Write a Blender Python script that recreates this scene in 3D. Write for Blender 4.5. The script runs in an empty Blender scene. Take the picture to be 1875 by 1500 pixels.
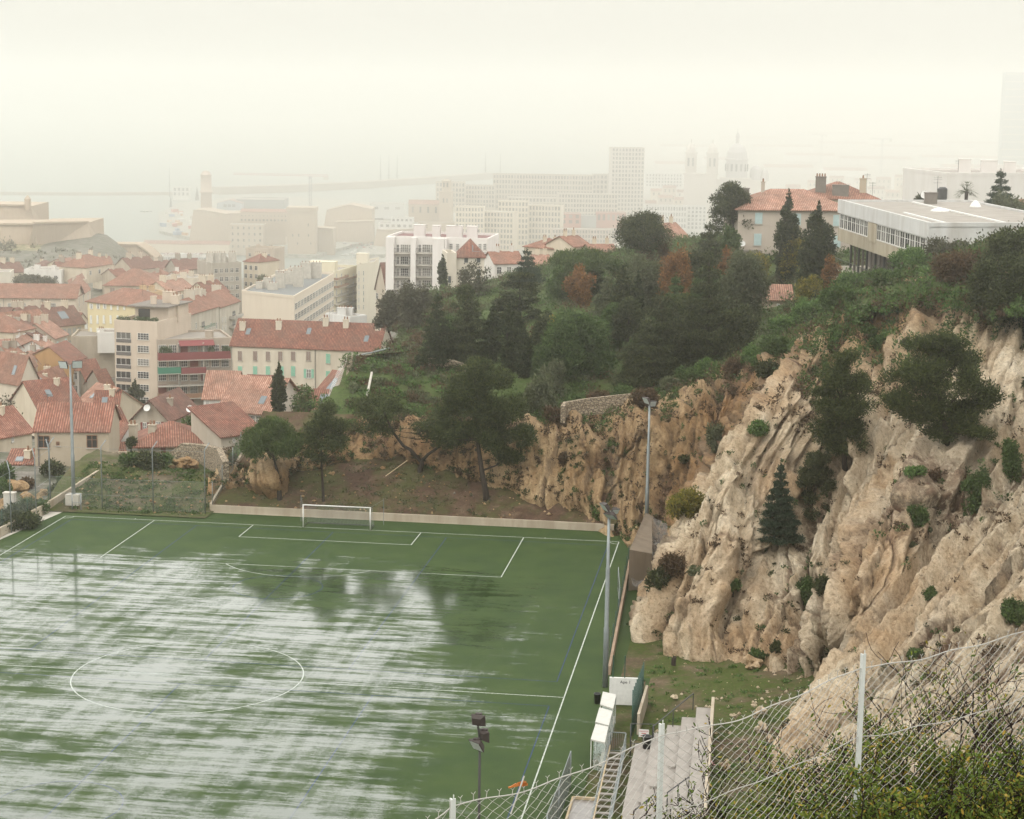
import bpy, bmesh, math, random
import numpy as np
from mathutils import Vector, Matrix, noise
random.seed(7); np.random.seed(7)
R_ = math.radians
SC = bpy.context.scene
COL = SC.collection

# ------------------------------------------------------------------ camera
CAM = np.array([44.8459, -189.4728, 46.5439])
YAW, PITCH, ROLL, FPX = .137, .1705, .0139, 3410.3943
_cy, _sy, _cp, _sp, _cr, _sr = math.cos(YAW), math.sin(YAW), math.cos(PITCH), math.sin(PITCH), math.cos(ROLL), math.sin(ROLL)
CF = np.array([-_sy*_cp, _cy*_cp, -_sp]); _r = np.array([_cy, _sy, 0]); _u = np.cross(_r, CF)
CR = _cr*_r + _sr*_u; CU = -_sr*_r + _cr*_u
cam = bpy.data.cameras.new('camera'); camo = bpy.data.objects.new('camera', cam); COL.objects.link(camo)
m = Matrix(((CR[0], CU[0], -CF[0], CAM[0]), (CR[1], CU[1], -CF[1], CAM[1]), (CR[2], CU[2], -CF[2], CAM[2]), (0, 0, 0, 1)))
camo.matrix_world = m
cam.sensor_width = 36; cam.lens = 36*FPX/1875.0
cam.clip_start = .5; cam.clip_end = 20000
SC.camera = camo

# ------------------------------------------------------------------ world, sun, exposure
SUN_EL, SUN_AZ = R_(52), R_(200)
W = bpy.data.worlds.new('World'); SC.world = W; W.use_nodes = True
wt = W.node_tree; wt.nodes.clear()
wo = wt.nodes.new('ShaderNodeOutputWorld'); wb = wt.nodes.new('ShaderNodeBackground')
sky = wt.nodes.new('ShaderNodeTexSky'); sky.sky_type = 'NISHITA'; sky.sun_disc = False
sky.sun_elevation = SUN_EL; sky.sun_rotation = SUN_AZ; sky.dust_density = 6
hs = wt.nodes.new('ShaderNodeHueSaturation'); hs.inputs['Saturation'].default_value = .12
tc = wt.nodes.new('ShaderNodeTexCoord'); sx = wt.nodes.new('ShaderNodeSeparateXYZ')
rp = wt.nodes.new('ShaderNodeValToRGB')                    # overcast: dim at the horizon, bright overhead
rp.color_ramp.interpolation = 'EASE'
e = rp.color_ramp.elements
e[0].position = 0.0; e[0].color = (.210, .208, .186, 1)
e[1].position = .28; e[1].color = (.86, .86, .83, 1)
for p_, c_ in ((.05, (.250, .245, .216, 1)), (.11, (.25, .246, .222, 1)), (.45, (.84, .84, .81, 1)), (1., (.60, .60, .58, 1))): n = e.new(p_); n.color = c_
sc_ = wt.nodes.new('ShaderNodeVectorMath'); sc_.operation = 'SCALE'; sc_.inputs['Scale'].default_value = 31.0
mx = wt.nodes.new('ShaderNodeMixRGB'); mx.inputs[0].default_value = .02
wt.links.new(tc.outputs['Generated'], sx.inputs[0]); wt.links.new(sx.outputs['Z'], rp.inputs[0])
wt.links.new(rp.outputs[0], sc_.inputs[0]); wt.links.new(sky.outputs[0], hs.inputs['Color'])
wt.links.new(sc_.outputs[0], mx.inputs[1]); wt.links.new(hs.outputs[0], mx.inputs[2])
wt.links.new(mx.outputs[0], wb.inputs['Color']); wb.inputs['Strength'].default_value = .1
wt.links.new(wb.outputs[0], wo.inputs['Surface'])
sl = bpy.data.lights.new('sun', 'SUN'); sl.energy = .9; sl.angle = R_(18); sl.color = (1, .95, .86)
so = bpy.data.objects.new('sun', sl); COL.objects.link(so)
so.rotation_euler = (math.pi/2 - SUN_EL, 0, math.pi - SUN_AZ)
SC.view_settings.view_transform = 'Standard'; SC.view_settings.look = 'None'
SC.view_settings.exposure = .12; SC.view_settings.gamma = 1
SC.render.engine = 'CYCLES'
cy = SC.cycles
cy.use_denoising = True
try: cy.denoiser = 'OPENIMAGEDENOISE'
except Exception: pass
cy.max_bounces = 14; cy.diffuse_bounces = 3; cy.glossy_bounces = 2; cy.transmission_bounces = 3; cy.volume_bounces = 12
cy.transparent_max_bounces = 8; cy.use_adaptive_sampling = True; cy.adaptive_threshold = .01
cy.sample_clamp_indirect = 2.5; cy.sample_clamp_direct = 12; cy.caustics_reflective = False; cy.caustics_refractive = False

# ------------------------------------------------------------------ helpers
def ray(px, py): return CF + (px-937.5)/FPX*CR - (py-750)/FPX*CU
def PD(px, py, D): return CAM + D*ray(px, py)
def PZ(px, py, z):
    k = ray(px, py); return CAM + (z-CAM[2])/k[2]*k
def PS(px, py, y0, z0, s):          # ray meets the plane z = z0 + s (y - y0)
    k = ray(px, py); t = (z0 + s*(CAM[1]-y0) - CAM[2])/(k[2] - s*k[1]); return CAM + t*k
def proj(P):
    d = np.asarray(P) - CAM; w = d@CF; return 937.5+FPX*(d@CR)/w, 750-FPX*(d@CU)/w, w

MATS = {}
class N:                                  # tiny node-graph helper
    def __init__(s, name):
        s.m = bpy.data.materials.new(name); s.m.use_nodes = True; s.t = s.m.node_tree
        s.b = s.t.nodes['Principled BSDF']; MATS[name] = s.m
    def n(s, kind, **kw):
        nd = s.t.nodes.new('ShaderNode'+kind)
        for k, v in kw.items():
            if k in nd.inputs: s.put(nd.inputs[k], v)
            else: setattr(nd, k, v)
        return nd
    def put(s, inp, v):
        if isinstance(v, bpy.types.NodeSocket): s.t.links.new(v, inp)
        else: inp.default_value = v
    def geo(s): return s.n('NewGeometry').outputs['Position']
    def obj(s): return s.n('TexCoord').outputs['Object']
    def mapping(s, vec, scale=(1,1,1), rot=(0,0,0), loc=(0,0,0)):
        nd = s.n('Mapping'); s.put(nd.inputs['Vector'], vec); nd.inputs['Scale'].default_value = scale
        nd.inputs['Rotation'].default_value = rot; nd.inputs['Location'].default_value = loc; return nd.outputs[0]
    def noise(s, vec, scale=1., detail=4., rough=.6, dist=0.):
        nd = s.n('TexNoise'); s.put(nd.inputs['Vector'], vec); nd.inputs['Scale'].default_value = scale
        nd.inputs['Detail'].default_value = detail; nd.inputs['Roughness'].default_value = rough; nd.inputs['Distortion'].default_value = dist
        return nd.outputs['Fac']
    def voro(s, vec, scale=1., feature='F1', out='Distance'):
        nd = s.n('TexVoronoi', feature=feature); s.put(nd.inputs['Vector'], vec); nd.inputs['Scale'].default_value = scale
        return nd.outputs[out]
    def ramp(s, fac, *stops):
        nd = s.n('ValToRGB'); s.put(nd.inputs[0], fac); el = nd.color_ramp.elements
        while len(el) < len(stops): el.new(.5)
        for q, (p, c) in zip(el, stops):
            q.position = p; q.color = (c, c, c, 1) if isinstance(c, (int, float)) else (*c, 1)
        return nd.outputs[0]
    def mix(s, f, a, b, mode='MIX'):
        nd = s.n('MixRGB', blend_type=mode)
        for i, v in zip((0, 1, 2), (f, a, b)):
            if isinstance(v, (tuple, list)): v = (*v, 1) if len(v) == 3 else v
            s.put(nd.inputs[i], v)
        return nd.outputs[0]
    def math(s, op, a, b=0., c=None):
        nd = s.n('Math', operation=op); s.put(nd.inputs[0], a); s.put(nd.inputs[1], b)
        if c is not None: s.put(nd.inputs[2], c)
        return nd.outputs[0]
    def bump(s, h, strength=.5, dist=.1):
        nd = s.n('Bump'); s.put(nd.inputs['Height'], h); nd.inputs['Strength'].default_value = strength; nd.inputs['Distance'].default_value = dist
        s.t.links.new(nd.outputs[0], s.b.inputs['Normal']); return nd
    def set(s, **kw):
        for k, v in kw.items():
            k = {'color': 'Base Color', 'rough': 'Roughness', 'metal': 'Metallic', 'ior': 'IOR', 'spec': 'Specular IOR Level', 'alpha': 'Alpha'}.get(k, k)
            if isinstance(v, (tuple, list)) and len(v) == 3: v = (*v, 1)
            s.put(s.b.inputs[k], v)
        return s.m

def link(name, me, mats=None, parent=None, loc=None):
    o = bpy.data.objects.new(name, me); COL.objects.link(o)
    if mats is not None and not me.materials:
        for mm in (mats if isinstance(mats, (list, tuple)) else [mats]): me.materials.append(mm)
    if parent is not None: o.parent = parent
    if loc is not None: o.location = loc
    return o
def tag(o, label=None, cat=None, group=None, kind=None):
    if label: o['label'] = label
    if cat: o['category'] = cat
    if group: o['group'] = group
    if kind: o['kind'] = kind
    return o
def thing(name, label, cat, loc=(0,0,0), rz=0, group=None):
    o = bpy.data.objects.new(name, None); COL.objects.link(o); o.location = loc; o.rotation_euler = (0, 0, rz)
    o.empty_display_size = .2
    return tag(o, label, cat, group)

class MB:                                  # mesh collector
    def __init__(s): s.v = []; s.f = []; s.mi = []
    def add(s, vs, fs, mi=0):
        b = len(s.v); s.v += [tuple(map(float, p)) for p in vs]
        for f in fs: s.f.append(tuple(b+i for i in f)); s.mi.append(mi)
    def quad(s, a, b, c, d, mi=0): s.add([a, b, c, d], [(0, 1, 2, 3)], mi)
    def box(s, x0, x1, y0, y1, z0, z1, mi=0):
        s.add([(x0,y0,z0),(x1,y0,z0),(x1,y1,z0),(x0,y1,z0),(x0,y0,z1),(x1,y0,z1),(x1,y1,z1),(x0,y1,z1)],
              [(0,3,2,1),(4,5,6,7),(0,1,5,4),(1,2,6,5),(2,3,7,6),(3,0,4,7)], mi)
    def bar(s, a, b, w, h=None, mi=0, up=(0,0,1)):       # square bar between two points
        a = Vector(a); b = Vector(b); h = h or w; t = (b-a)
        if t.length < 1e-6: return
        t.normalize(); u = Vector(up)
        if abs(t.dot(u)) > .98: u = Vector((0,1,0))
        x = t.cross(u).normalized()*w/2; y = x.cross(t).normalized()*h/2
        s.add([a-x-y, a+x-y, a+x+y, a-x+y, b-x-y, b+x-y, b+x+y, b-x+y],
              [(0,3,2,1),(4,5,6,7),(0,1,5,4),(1,2,6,5),(2,3,7,6),(3,0,4,7)], mi)
    def tube(s, pts, rad, seg=8, mi=0, cap=True):
        pts = [Vector(p) for p in pts]; n = len(pts)
        rr = [float(q) for q in (rad if isinstance(rad, (list, tuple)) else [rad]*n)]
        rings = []; px = None
        for i in range(n):
            t = (pts[min(i+1, n-1)] - pts[max(i-1, 0)])
            if t.length < 1e-9: t = Vector((0,0,1))
            t.normalize()
            if px is None: px = t.orthogonal().normalized()
            px = (px - t*px.dot(t))
            px = px.normalized() if px.length > 1e-6 else t.orthogonal().normalized()
            q = t.cross(px)
            rings.append([pts[i] + rr[i]*(math.cos(2*math.pi*k/seg)*px + math.sin(2*math.pi*k/seg)*q) for k in range(seg)])
        vs = [p for r in rings for p in r]; fs = []
        for i in range(n-1):
            for k in range(seg):
                k2 = (k+1) % seg; fs.append((i*seg+k, i*seg+k2, (i+1)*seg+k2, (i+1)*seg+k))
        if cap: fs += [tuple(range(seg-1, -1, -1)), tuple((n-1)*seg+k for k in range(seg))]
        s.add(vs, fs, mi)
    def lathe(s, c, prof, seg=16, mi=0):                 # profile of (r, z) about a vertical axis
        s.tube_rings = None; vs = []; fs = []
        for r, z in prof:
            for k in range(seg): vs.append((c[0]+r*math.cos(2*math.pi*k/seg), c[1]+r*math.sin(2*math.pi*k/seg), c[2]+z))
        for i in range(len(prof)-1):
            for k in range(seg):
                k2 = (k+1) % seg; fs.append((i*seg+k, i*seg+k2, (i+1)*seg+k2, (i+1)*seg+k))
        fs += [tuple(range(seg-1, -1, -1)), tuple((len(prof)-1)*seg+k for k in range(seg))]
        s.add(vs, fs, mi)
    def prism(s, poly, z0, z1, mi=0):                    # poly counter-clockwise in plan
        n = len(poly); vs = [(x, y, z0) for x, y in poly] + [(x, y, z1) for x, y in poly]
        s.add(vs, [tuple(range(n-1, -1, -1)), tuple(range(n, 2*n))] + [(i, (i+1) % n, n+(i+1) % n, n+i) for i in range(n)], mi)
    def mesh(s, name, smooth=False):
        me = bpy.data.meshes.new(name); me.from_pydata(s.v, [], s.f)
        if any(s.mi): me.polygons.foreach_set('material_index', s.mi)
        if smooth: me.polygons.foreach_set('use_smooth', [True]*len(s.f))
        me.update(); return me
    def build(s, name, mats, parent=None, loc=None, smooth=False): return link(name, s.mesh(name, smooth), mats, parent, loc)

def grid_mesh(name, V, smooth=True):                     # V: (n, m, 3)
    n, m_ = V.shape[:2]; me = bpy.data.meshes.new(name)
    idx = np.arange(n*m_).reshape(n, m_)
    f = np.stack([idx[:-1, :-1], idx[:-1, 1:], idx[1:, 1:], idx[1:, :-1]], -1).reshape(-1, 4)
    raw_mesh(me, V.reshape(-1, 3), f, smooth); return me
def raw_mesh(me, v, f, smooth=False):
    k = f.shape[1]
    me.vertices.add(len(v)); me.vertices.foreach_set('co', np.ascontiguousarray(v, np.float32).ravel())
    me.loops.add(f.size); me.loops.foreach_set('vertex_index', np.ascontiguousarray(f, np.int32).ravel())
    me.polygons.add(len(f)); me.polygons.foreach_set('loop_start', np.arange(0, f.size, k, dtype=np.int32))
    if smooth: me.polygons.foreach_set('use_smooth', np.ones(len(f), bool))
    me.update(calc_edges=True); me.validate(); return me

# vectorised value noise (for terrain displacement)
_perm = np.random.RandomState(3).randint(0, 2**31-1, 4096)
def _h(ix, iy, iz): return ((_perm[(ix*73 + iy*179 + iz*283) & 4095] ^ _perm[(ix*31 + iy*17 + iz*7 + 991) & 4095]) & 0xffff)/65535.0
def vnoise(x, y, z):
    ix, iy, iz = np.floor(x).astype(np.int64), np.floor(y).astype(np.int64), np.floor(z).astype(np.int64)
    fx, fy, fz = x-ix, y-iy, z-iz
    fx = fx*fx*(3-2*fx); fy = fy*fy*(3-2*fy); fz = fz*fz*(3-2*fz); o = 0
    for dx in (0, 1):
        for dy in (0, 1):
            for dz in (0, 1):
                o = o + _h(ix+dx, iy+dy, iz+dz)*(fx if dx else 1-fx)*(fy if dy else 1-fy)*(fz if dz else 1-fz)
    return o
def fbm(x, y, z, oct=4, lac=2.1, g=.5):
    o = 0; a = 1; t = 0
    for i in range(oct):
        o = o + a*vnoise(x+i*17.3, y+i*9.1, z+i*5.7); t += a; a *= g; x, y, z = x*lac, y*lac, z*lac
    return o/t
def ridged(x, y, z, oct=4, lac=2.1, g=.5):
    o = 0; a = 1; t = 0
    for i in range(oct):
        o = o + a*(1-abs(2*vnoise(x+i*11.3, y+i*23.1, z+i*3.7)-1)); t += a; a *= g; x, y, z = x*lac, y*lac, z*lac
    return o/t
def cr_resample(P, n):                                   # Catmull-Rom along axis 0
    P = np.asarray(P, float); k = len(P); t = np.linspace(0, k-1-1e-9, n); i = t.astype(int); u = (t-i)
    u = u.reshape((-1,)+(1,)*(P.ndim-1))
    a = P[np.clip(i-1, 0, k-1)]; b = P[i]; c = P[np.clip(i+1, 0, k-1)]; d = P[np.clip(i+2, 0, k-1)]
    return .5*((2*b) + (c-a)*u + (2*a-5*b+4*c-d)*u*u + (3*b-a-3*c+d)*u**3)
def rbf_fit(P, smooth=0.0):
    P = np.asarray(P, float); X = P[:, :2]; n = len(P)
    K = -np.hypot(X[:, None, 0]-X[None, :, 0], X[:, None, 1]-X[None, :, 1]); K -= smooth*np.eye(n)
    A = np.zeros((n+3, n+3)); A[:n, :n] = K; Q = np.c_[np.ones(n), X]; A[:n, n:] = Q; A[n:, :n] = Q.T
    w = np.linalg.solve(A, np.r_[P[:, 2], 0, 0, 0])
    def ev(x, y):
        x = np.asarray(x, float); y = np.asarray(y, float); o = w[n] + w[n+1]*x + w[n+2]*y
        for i in range(n): o = o - w[i]*np.hypot(x-X[i, 0], y-X[i, 1])
        return o
    return ev
SEA = -150.0
# ------------------------------------------------------------------ setting materials
def _mr(g, v, a, b):
    nd = g.n('MapRange', interpolation_type='SMOOTHSTEP'); g.put(nd.inputs[0], v); nd.inputs[1].default_value = a; nd.inputs[2].default_value = b
    return nd.outputs[0]
def mat_rock(name, tint=(1,1,1), orange=.6, scale=1.):
    g = N(name); p = g.geo(); rot = (R_(18), R_(-34), R_(20))
    st = g.mapping(p, (1.1, 1.1, .22), rot)                               # strata lean up to the right
    n1 = g.noise(st, .35*scale, 9, .66, .5); n2 = g.noise(st, 2.6*scale, 7, .7, .3); n3 = g.noise(p, 3.2*scale, 5, .78); n4 = g.noise(p, 13*scale, 3, .7)
    big = g.noise(p, .085, 4, .55); big2 = g.noise(p, .13, 3, .5)
    a = g.ramp(n1, (.28, (.42,.315,.20)), (.42, (.61,.49,.345)), (.56, (.73,.615,.455)), (.74, (.80,.71,.57)))
    a = g.mix(g.math('MULTIPLY', g.ramp(big, (.47, 0.), (.64, 1.)), orange), a, (.42,.235,.10))
    a = g.mix(g.math('MULTIPLY', g.ramp(big2, (.52, 0.), (.68, 1.)), .45), a, (.26,.20,.15))     # weathered grey brown
    yy = g.n('SeparateXYZ'); g.put(yy.inputs[0], p); bk = _mr(g, g.math('ADD', yy.outputs[1], g.math('MULTIPLY', big2, 14.)), -22, 2)
    a = g.mix(bk, a, g.mix(1., a, (.66,.555,.43), 'MULTIPLY'))
    if name == 'cliff_rock':
        so = g.n('Attribute', attribute_name='soil').outputs['Fac']; so = g.math('MULTIPLY', so, g.ramp(g.noise(p, 1.1, 5, .75), (.36, 0.), (.52, 1.)))  # gully and ledge soil, plus crack shade put into the colour
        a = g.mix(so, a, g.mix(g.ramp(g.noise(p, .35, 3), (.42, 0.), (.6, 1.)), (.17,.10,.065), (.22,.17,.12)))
    f = g.ramp(n3, (.33, (.30,.24,.19)), (.42, (.78,.75,.71)), (.60, (1.1,1.1,1.1)))
    d = g.mix(.85, a, f, 'MULTIPLY')
    ln = g.ramp(n2, (.30, 1.), (.40, 0.)); d = g.mix(g.math('MULTIPLY', ln, .75), d, (.12,.085,.06))       # thin joints
    sp = g.ramp(g.voro(p, .75*scale), (.03, 1.), (.10, 0.)); d = g.mix(sp, d, (.05,.045,.028))
    d = g.mix(.35, d, g.ramp(n4, (.3, (.6,.6,.6)), (.7, (1.3,1.3,1.3))), 'MULTIPLY')
    d = g.mix(1., d, tint, 'MULTIPLY')
    h = g.math('ADD', g.math('MULTIPLY', n1, 1.2), g.math('ADD', g.math('MULTIPLY', n2, .55), g.math('MULTIPLY', n3, .6)))
    g.bump(g.math('ADD', h, g.math('MULTIPLY', n4, .16)), 1., .6); return g.set(color=d, rough=.9, spec=.2)
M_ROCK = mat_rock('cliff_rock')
def mat_earth(name, c1, c2, c3, grass, gs=.5, pebble=.5):
    g = N(name); p = g.geo()
    n = g.noise(p, .5, 6, .65); n2 = g.noise(p, 4, 5, .7)
    a = g.ramp(n, (.3, c1), (.5, c2), (.7, c3))
    a = g.mix(.6, a, g.ramp(n2, (.3, (.5,.5,.5)), (.7, (1.4,1.4,1.4))), 'MULTIPLY')
    gr = g.ramp(g.noise(p, .22, 7, .7), (.5-gs*.25, 0.), (.62-gs*.2, 1.))
    gr = g.math('MULTIPLY', gr, g.ramp(g.noise(p, 5, 3, .7), (.3, .3), (.55, 1.)))
    gc = g.ramp(g.noise(p, 2.5, 4), (.3, tuple(x*.55 for x in grass)), (.7, grass))
    a = g.mix(gr, a, gc)
    pb = g.ramp(g.voro(p, 1.6), (.06, 1.), (.11, 0.)); pb = g.math('MULTIPLY', pb, g.ramp(g.noise(p, .3, 2), (.45, 0.), (.6, pebble)))
    a = g.mix(pb, a, (.36,.31,.24))
    g.bump(g.math('ADD', n2, g.math('MULTIPLY', pb, .6)), .8, .12); return g.set(color=a, rough=.95, spec=.1)
M_EARTH = mat_earth('slope_earth', (.045,.024,.018), (.075,.045,.03), (.13,.09,.06), (.07,.075,.025), .25, .7)
M_BANK = mat_earth('bank_earth', (.06,.048,.032), (.095,.075,.05), (.15,.12,.085), (.065,.082,.022), .45, 1.)
M_GRASS = mat_earth('yard_grass', (.075,.052,.033), (.10,.072,.046), (.14,.105,.07), (.055,.082,.015), .42, 1.)
M_HILL = mat_earth('hill_grass', (.045,.034,.022), (.055,.048,.026), (.08,.062,.04), (.070,.105,.030), .75, .2)
M_TOWN = mat_earth('town_earth', (.13,.115,.10), (.17,.155,.135), (.22,.2,.175), (.08,.09,.05), .3, 0)
M_CITY = mat_earth('city_earth', (.30,.28,.25), (.36,.34,.31), (.42,.39,.35), (.20,.22,.15), .2, 0)

def wet_mask(g, p):
    """standing water: long drainage streaks across the pitch, dry at the far end and along the right side"""
    sx_ = g.n('SeparateXYZ'); g.put(sx_.inputs[0], p); X, Y = sx_.outputs[0], sx_.outputs[1]
    st = g.mapping(p, (.13, .80, 1), (0, 0, R_(-3)))
    st2 = g.mapping(p, (.40, 2.6, 1), (0, 0, R_(-3)))
    col = g.mapping(p, (.95, .05, 1), (0, 0, R_(4)))
    a = g.noise(st, 1., 7, .6, .35); b = g.noise(st2, 1., 6, .7, .3); c = g.noise(col, 1., 3, .5); d = g.noise(p, 3.2, 7, .9); bl = g.noise(p, .11, 3, .5)
    s = g.math('ADD', g.math('MULTIPLY', a, 1.0), g.math('ADD', g.math('MULTIPLY', b, .55), g.math('ADD', g.math('MULTIPLY', c, .30), g.math('MULTIPLY', d, .60))))
    ym = g.n('MapRange'); g.put(ym.inputs[0], Y); ym.inputs[1].default_value = -5; ym.inputs[2].default_value = -19; ym.inputs[3].default_value = -.42; ym.inputs[4].default_value = 0
    xm = g.n('MapRange'); g.put(xm.inputs[0], X); xm.inputs[1].default_value = 33; xm.inputs[2].default_value = 16; xm.inputs[3].default_value = -.34; xm.inputs[4].default_value = .06
    s = g.math('ADD', g.math('ADD', s, g.math('MULTIPLY', bl, .62)), -.425)
    s = g.math('ADD', s, g.math('ADD', ym.outputs[0], xm.outputs[0]))
    return _mr(g, s, .98, 1.33)
def wet_surface(name, basefn, bump=.4):
    g = N(name); p = g.geo(); base, hh = basefn(g, p); w = wet_mask(g, p)
    out = g.t.nodes['Material Output']
    g.set(color=base, rough=.85, spec=.15)
    if hh is not None: g.bump(hh, bump, .03)
    wetb = g.n('BsdfPrincipled'); g.put(wetb.inputs['Base Color'], g.mix(1., base, (.55,.6,.6,1), 'MULTIPLY'))
    wetb.inputs['Roughness'].default_value = .10; wetb.inputs['IOR'].default_value = 1.72
    mxs = g.n('MixShader'); g.put(mxs.inputs[0], w); g.t.links.new(g.b.outputs[0], mxs.inputs[1]); g.t.links.new(wetb.outputs[0], mxs.inputs[2])
    g.t.links.new(mxs.outputs[0], out.inputs['Surface']); return g.m
def turf(g, p):
    n = g.noise(p, 14, 3, .8); b = g.noise(p, .25, 4)
    c = g.mix(g.ramp(b, (.35, 0.), (.65, 1.)), (.025,.046,.012), (.037,.060,.015))
    c = g.mix(.7, c, g.ramp(n, (.3, (.45,.45,.45)), (.7, (1.5,1.5,1.5))), 'MULTIPLY'); return c, n
M_TURF = wet_surface('wet_turf', turf)
M_LINE = wet_surface('white_line', lambda g, p: (g.ramp(g.noise(p, 8, 3), (.3, (.20,.22,.19)), (.65, (.46,.48,.43))), None))
M_BLUE = wet_surface('blue_line', lambda g, p: (g.ramp(g.noise(p, 8, 3), (.3, (.02,.035,.06)), (.65, (.03,.05,.13))), None))
def mat_sea():
    g = N('sea_water'); p = g.geo(); n = g.noise(g.mapping(p, (.02,.05,.05)), 1, 5)
    g.bump(n, .2, 3.); return g.set(color=(.205,.225,.20), rough=.6, ior=1.33, spec=.12)
M_SEA = mat_sea()

# ------------------------------------------------------------------ setting: pitch, slopes, cliffs, hill, town ground, sea
def sheet(name, poly, z, mat):
    b = MB(); b.add([(x, y, z) for x, y in poly], [tuple(range(len(poly)))]); return tag(b.build(name, mat), kind='structure')
PX0, PX1, PYB = -33.2, 33.4, 4.6
sheet('pitch', [(PX0-1, -128), (PX1+.3, -128), (PX1+.3, -46), (36.2, -46), (36.2,-60),(40,-60),(40,-44),(31.8,-4.2), (29.6,4.4), (-15.5,4.7),(-32.4,1.8), (PX0-1,-14)], 0, M_TURF)

def lines(name, segs, w, z, mat):
    b = MB()
    for s in segs:
        s = [np.array(q, float) for q in s]; n = len(s); L = []; Rr = []
        for i in range(n):
            t = s[min(i+1, n-1)]-s[max(i-1, 0)]; t /= np.hypot(*t); nn = np.array([-t[1], t[0]])*w/2
            L.append((*(s[i]+nn), z)); Rr.append((*(s[i]-nn), z))
        b.add(L+Rr, [(n+i, n+i+1, i+1, i) for i in range(n-1)])
    return tag(b.build(name, mat), kind='structure')
HY = -51.35
def arc(cx, cy, r, a0, a1, n=48): return [(cx+r*math.cos(R_(a0+(a1-a0)*i/n)), cy+r*math.sin(R_(a0+(a1-a0)*i/n))) for i in range(n+1)]
WX = 30.2
lines('pitch_lines', [[(-WX,0),(WX,0)], [(WX,0),(WX,-102.7)], [(-WX,0),(-WX,-102.7)], [(-WX,HY),(WX,HY)],
    [(-20.16,0),(-20.16,-16.5)], [(-20.16,-16.5),(20.16,-16.5)], [(20.16,-16.5),(20.16,0)],
    [(-9.16,0),(-9.16,-5.5)], [(-9.16,-5.5),(9.16,-5.5)], [(9.16,-5.5),(9.16,0)],
    arc(0,HY,9.15,0,360,96), arc(0,-11,9.15,217,323,24), arc(-WX,0,1,-90,0,8), arc(WX,0,1,180,270,8),
    [(-20.16,-86.2),(20.16,-86.2)], [(20.16,-86.2),(20.16,-102.7)], [(-20.16,-86.2),(-20.16,-102.7)], [(-WX,-102.7),(WX,-102.7)],
    [(22.4,0),(22.4,.35)], [(-22.4,0),(-22.4,.35)]], .10, .004, M_LINE)
lines('pitch_blue_lines', [[(-29,-1.4),(29.2,-1.8)], [(29.2,-1.8),(29.2,-47.6)], [(29.2,-47.6),(-29,-47)], [(-29,-47),(-29,-1.4)],
    [(29.3,-53.6),(-29,-53.2)], [(29.3,-53.6),(29.3,-101)], [(-29,-53.2),(-29,-101)],
    [(12.2,-1.7),(12.2,-47.4)], [(-15,-1.5),(-15,-47)], [(0,-1.5),(0,-47)], [(0,-53.4),(0,-101)], [(15.5,-53.5),(15.5,-101)],
    arc(0,-24,4.2,0,360,40), arc(0,-79,4.2,0,360,40)], .08, .008, M_BLUE)

def earth_z(x, y): return .55 + .34*np.maximum(y-4.9, 0)
def hf_grid(xs, ys, fn): 
    X, Y = np.meshgrid(xs, ys); return np.stack([X, Y, fn(X, Y)], -1)
V = hf_grid(np.linspace(-15.2, 31, 120), np.linspace(4.9, 26, 60), lambda X, Y: earth_z(X, Y)+.35*(fbm(X*.5, Y*.5, X*0, 4)-.5) + .12*fbm(X*2.5,Y*2.5,X*0,2))
tag(link('earth_slope', grid_mesh('earth_slope', V), M_EARTH), kind='structure')
V = hf_grid(np.linspace(-34, -15.0, 70), np.linspace(1.6, 20, 60), lambda X, Y: .1+np.minimum(.30*np.maximum(Y-(4.6+(X+15.5)*.17), 0), 2.3-.05*(X+15))+.5*(fbm(X*.5, Y*.5, X*0+4, 4)-.5)*np.clip((Y-4)/4,0,1))
tag(link('grass_bank', grid_mesh('grass_bank', V), M_BANK), kind='structure')
# yard between pitch and cliff
V = hf_grid(np.linspace(31.5, 62, 90), np.linspace(-100, 2, 200), lambda X, Y: np.where(X < np.where(Y < -45.6, 36.5, 33.9), -.12, .06) + .13*np.clip(X-36.5, 0, 30) + .25*(fbm(X*.4, Y*.4, X*0+9, 4)-.5)*np.clip((X-36)/3,0,1) - .0)
tag(link('yard_ground', grid_mesh('yard_ground', V), M_GRASS), kind='structure')

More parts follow.
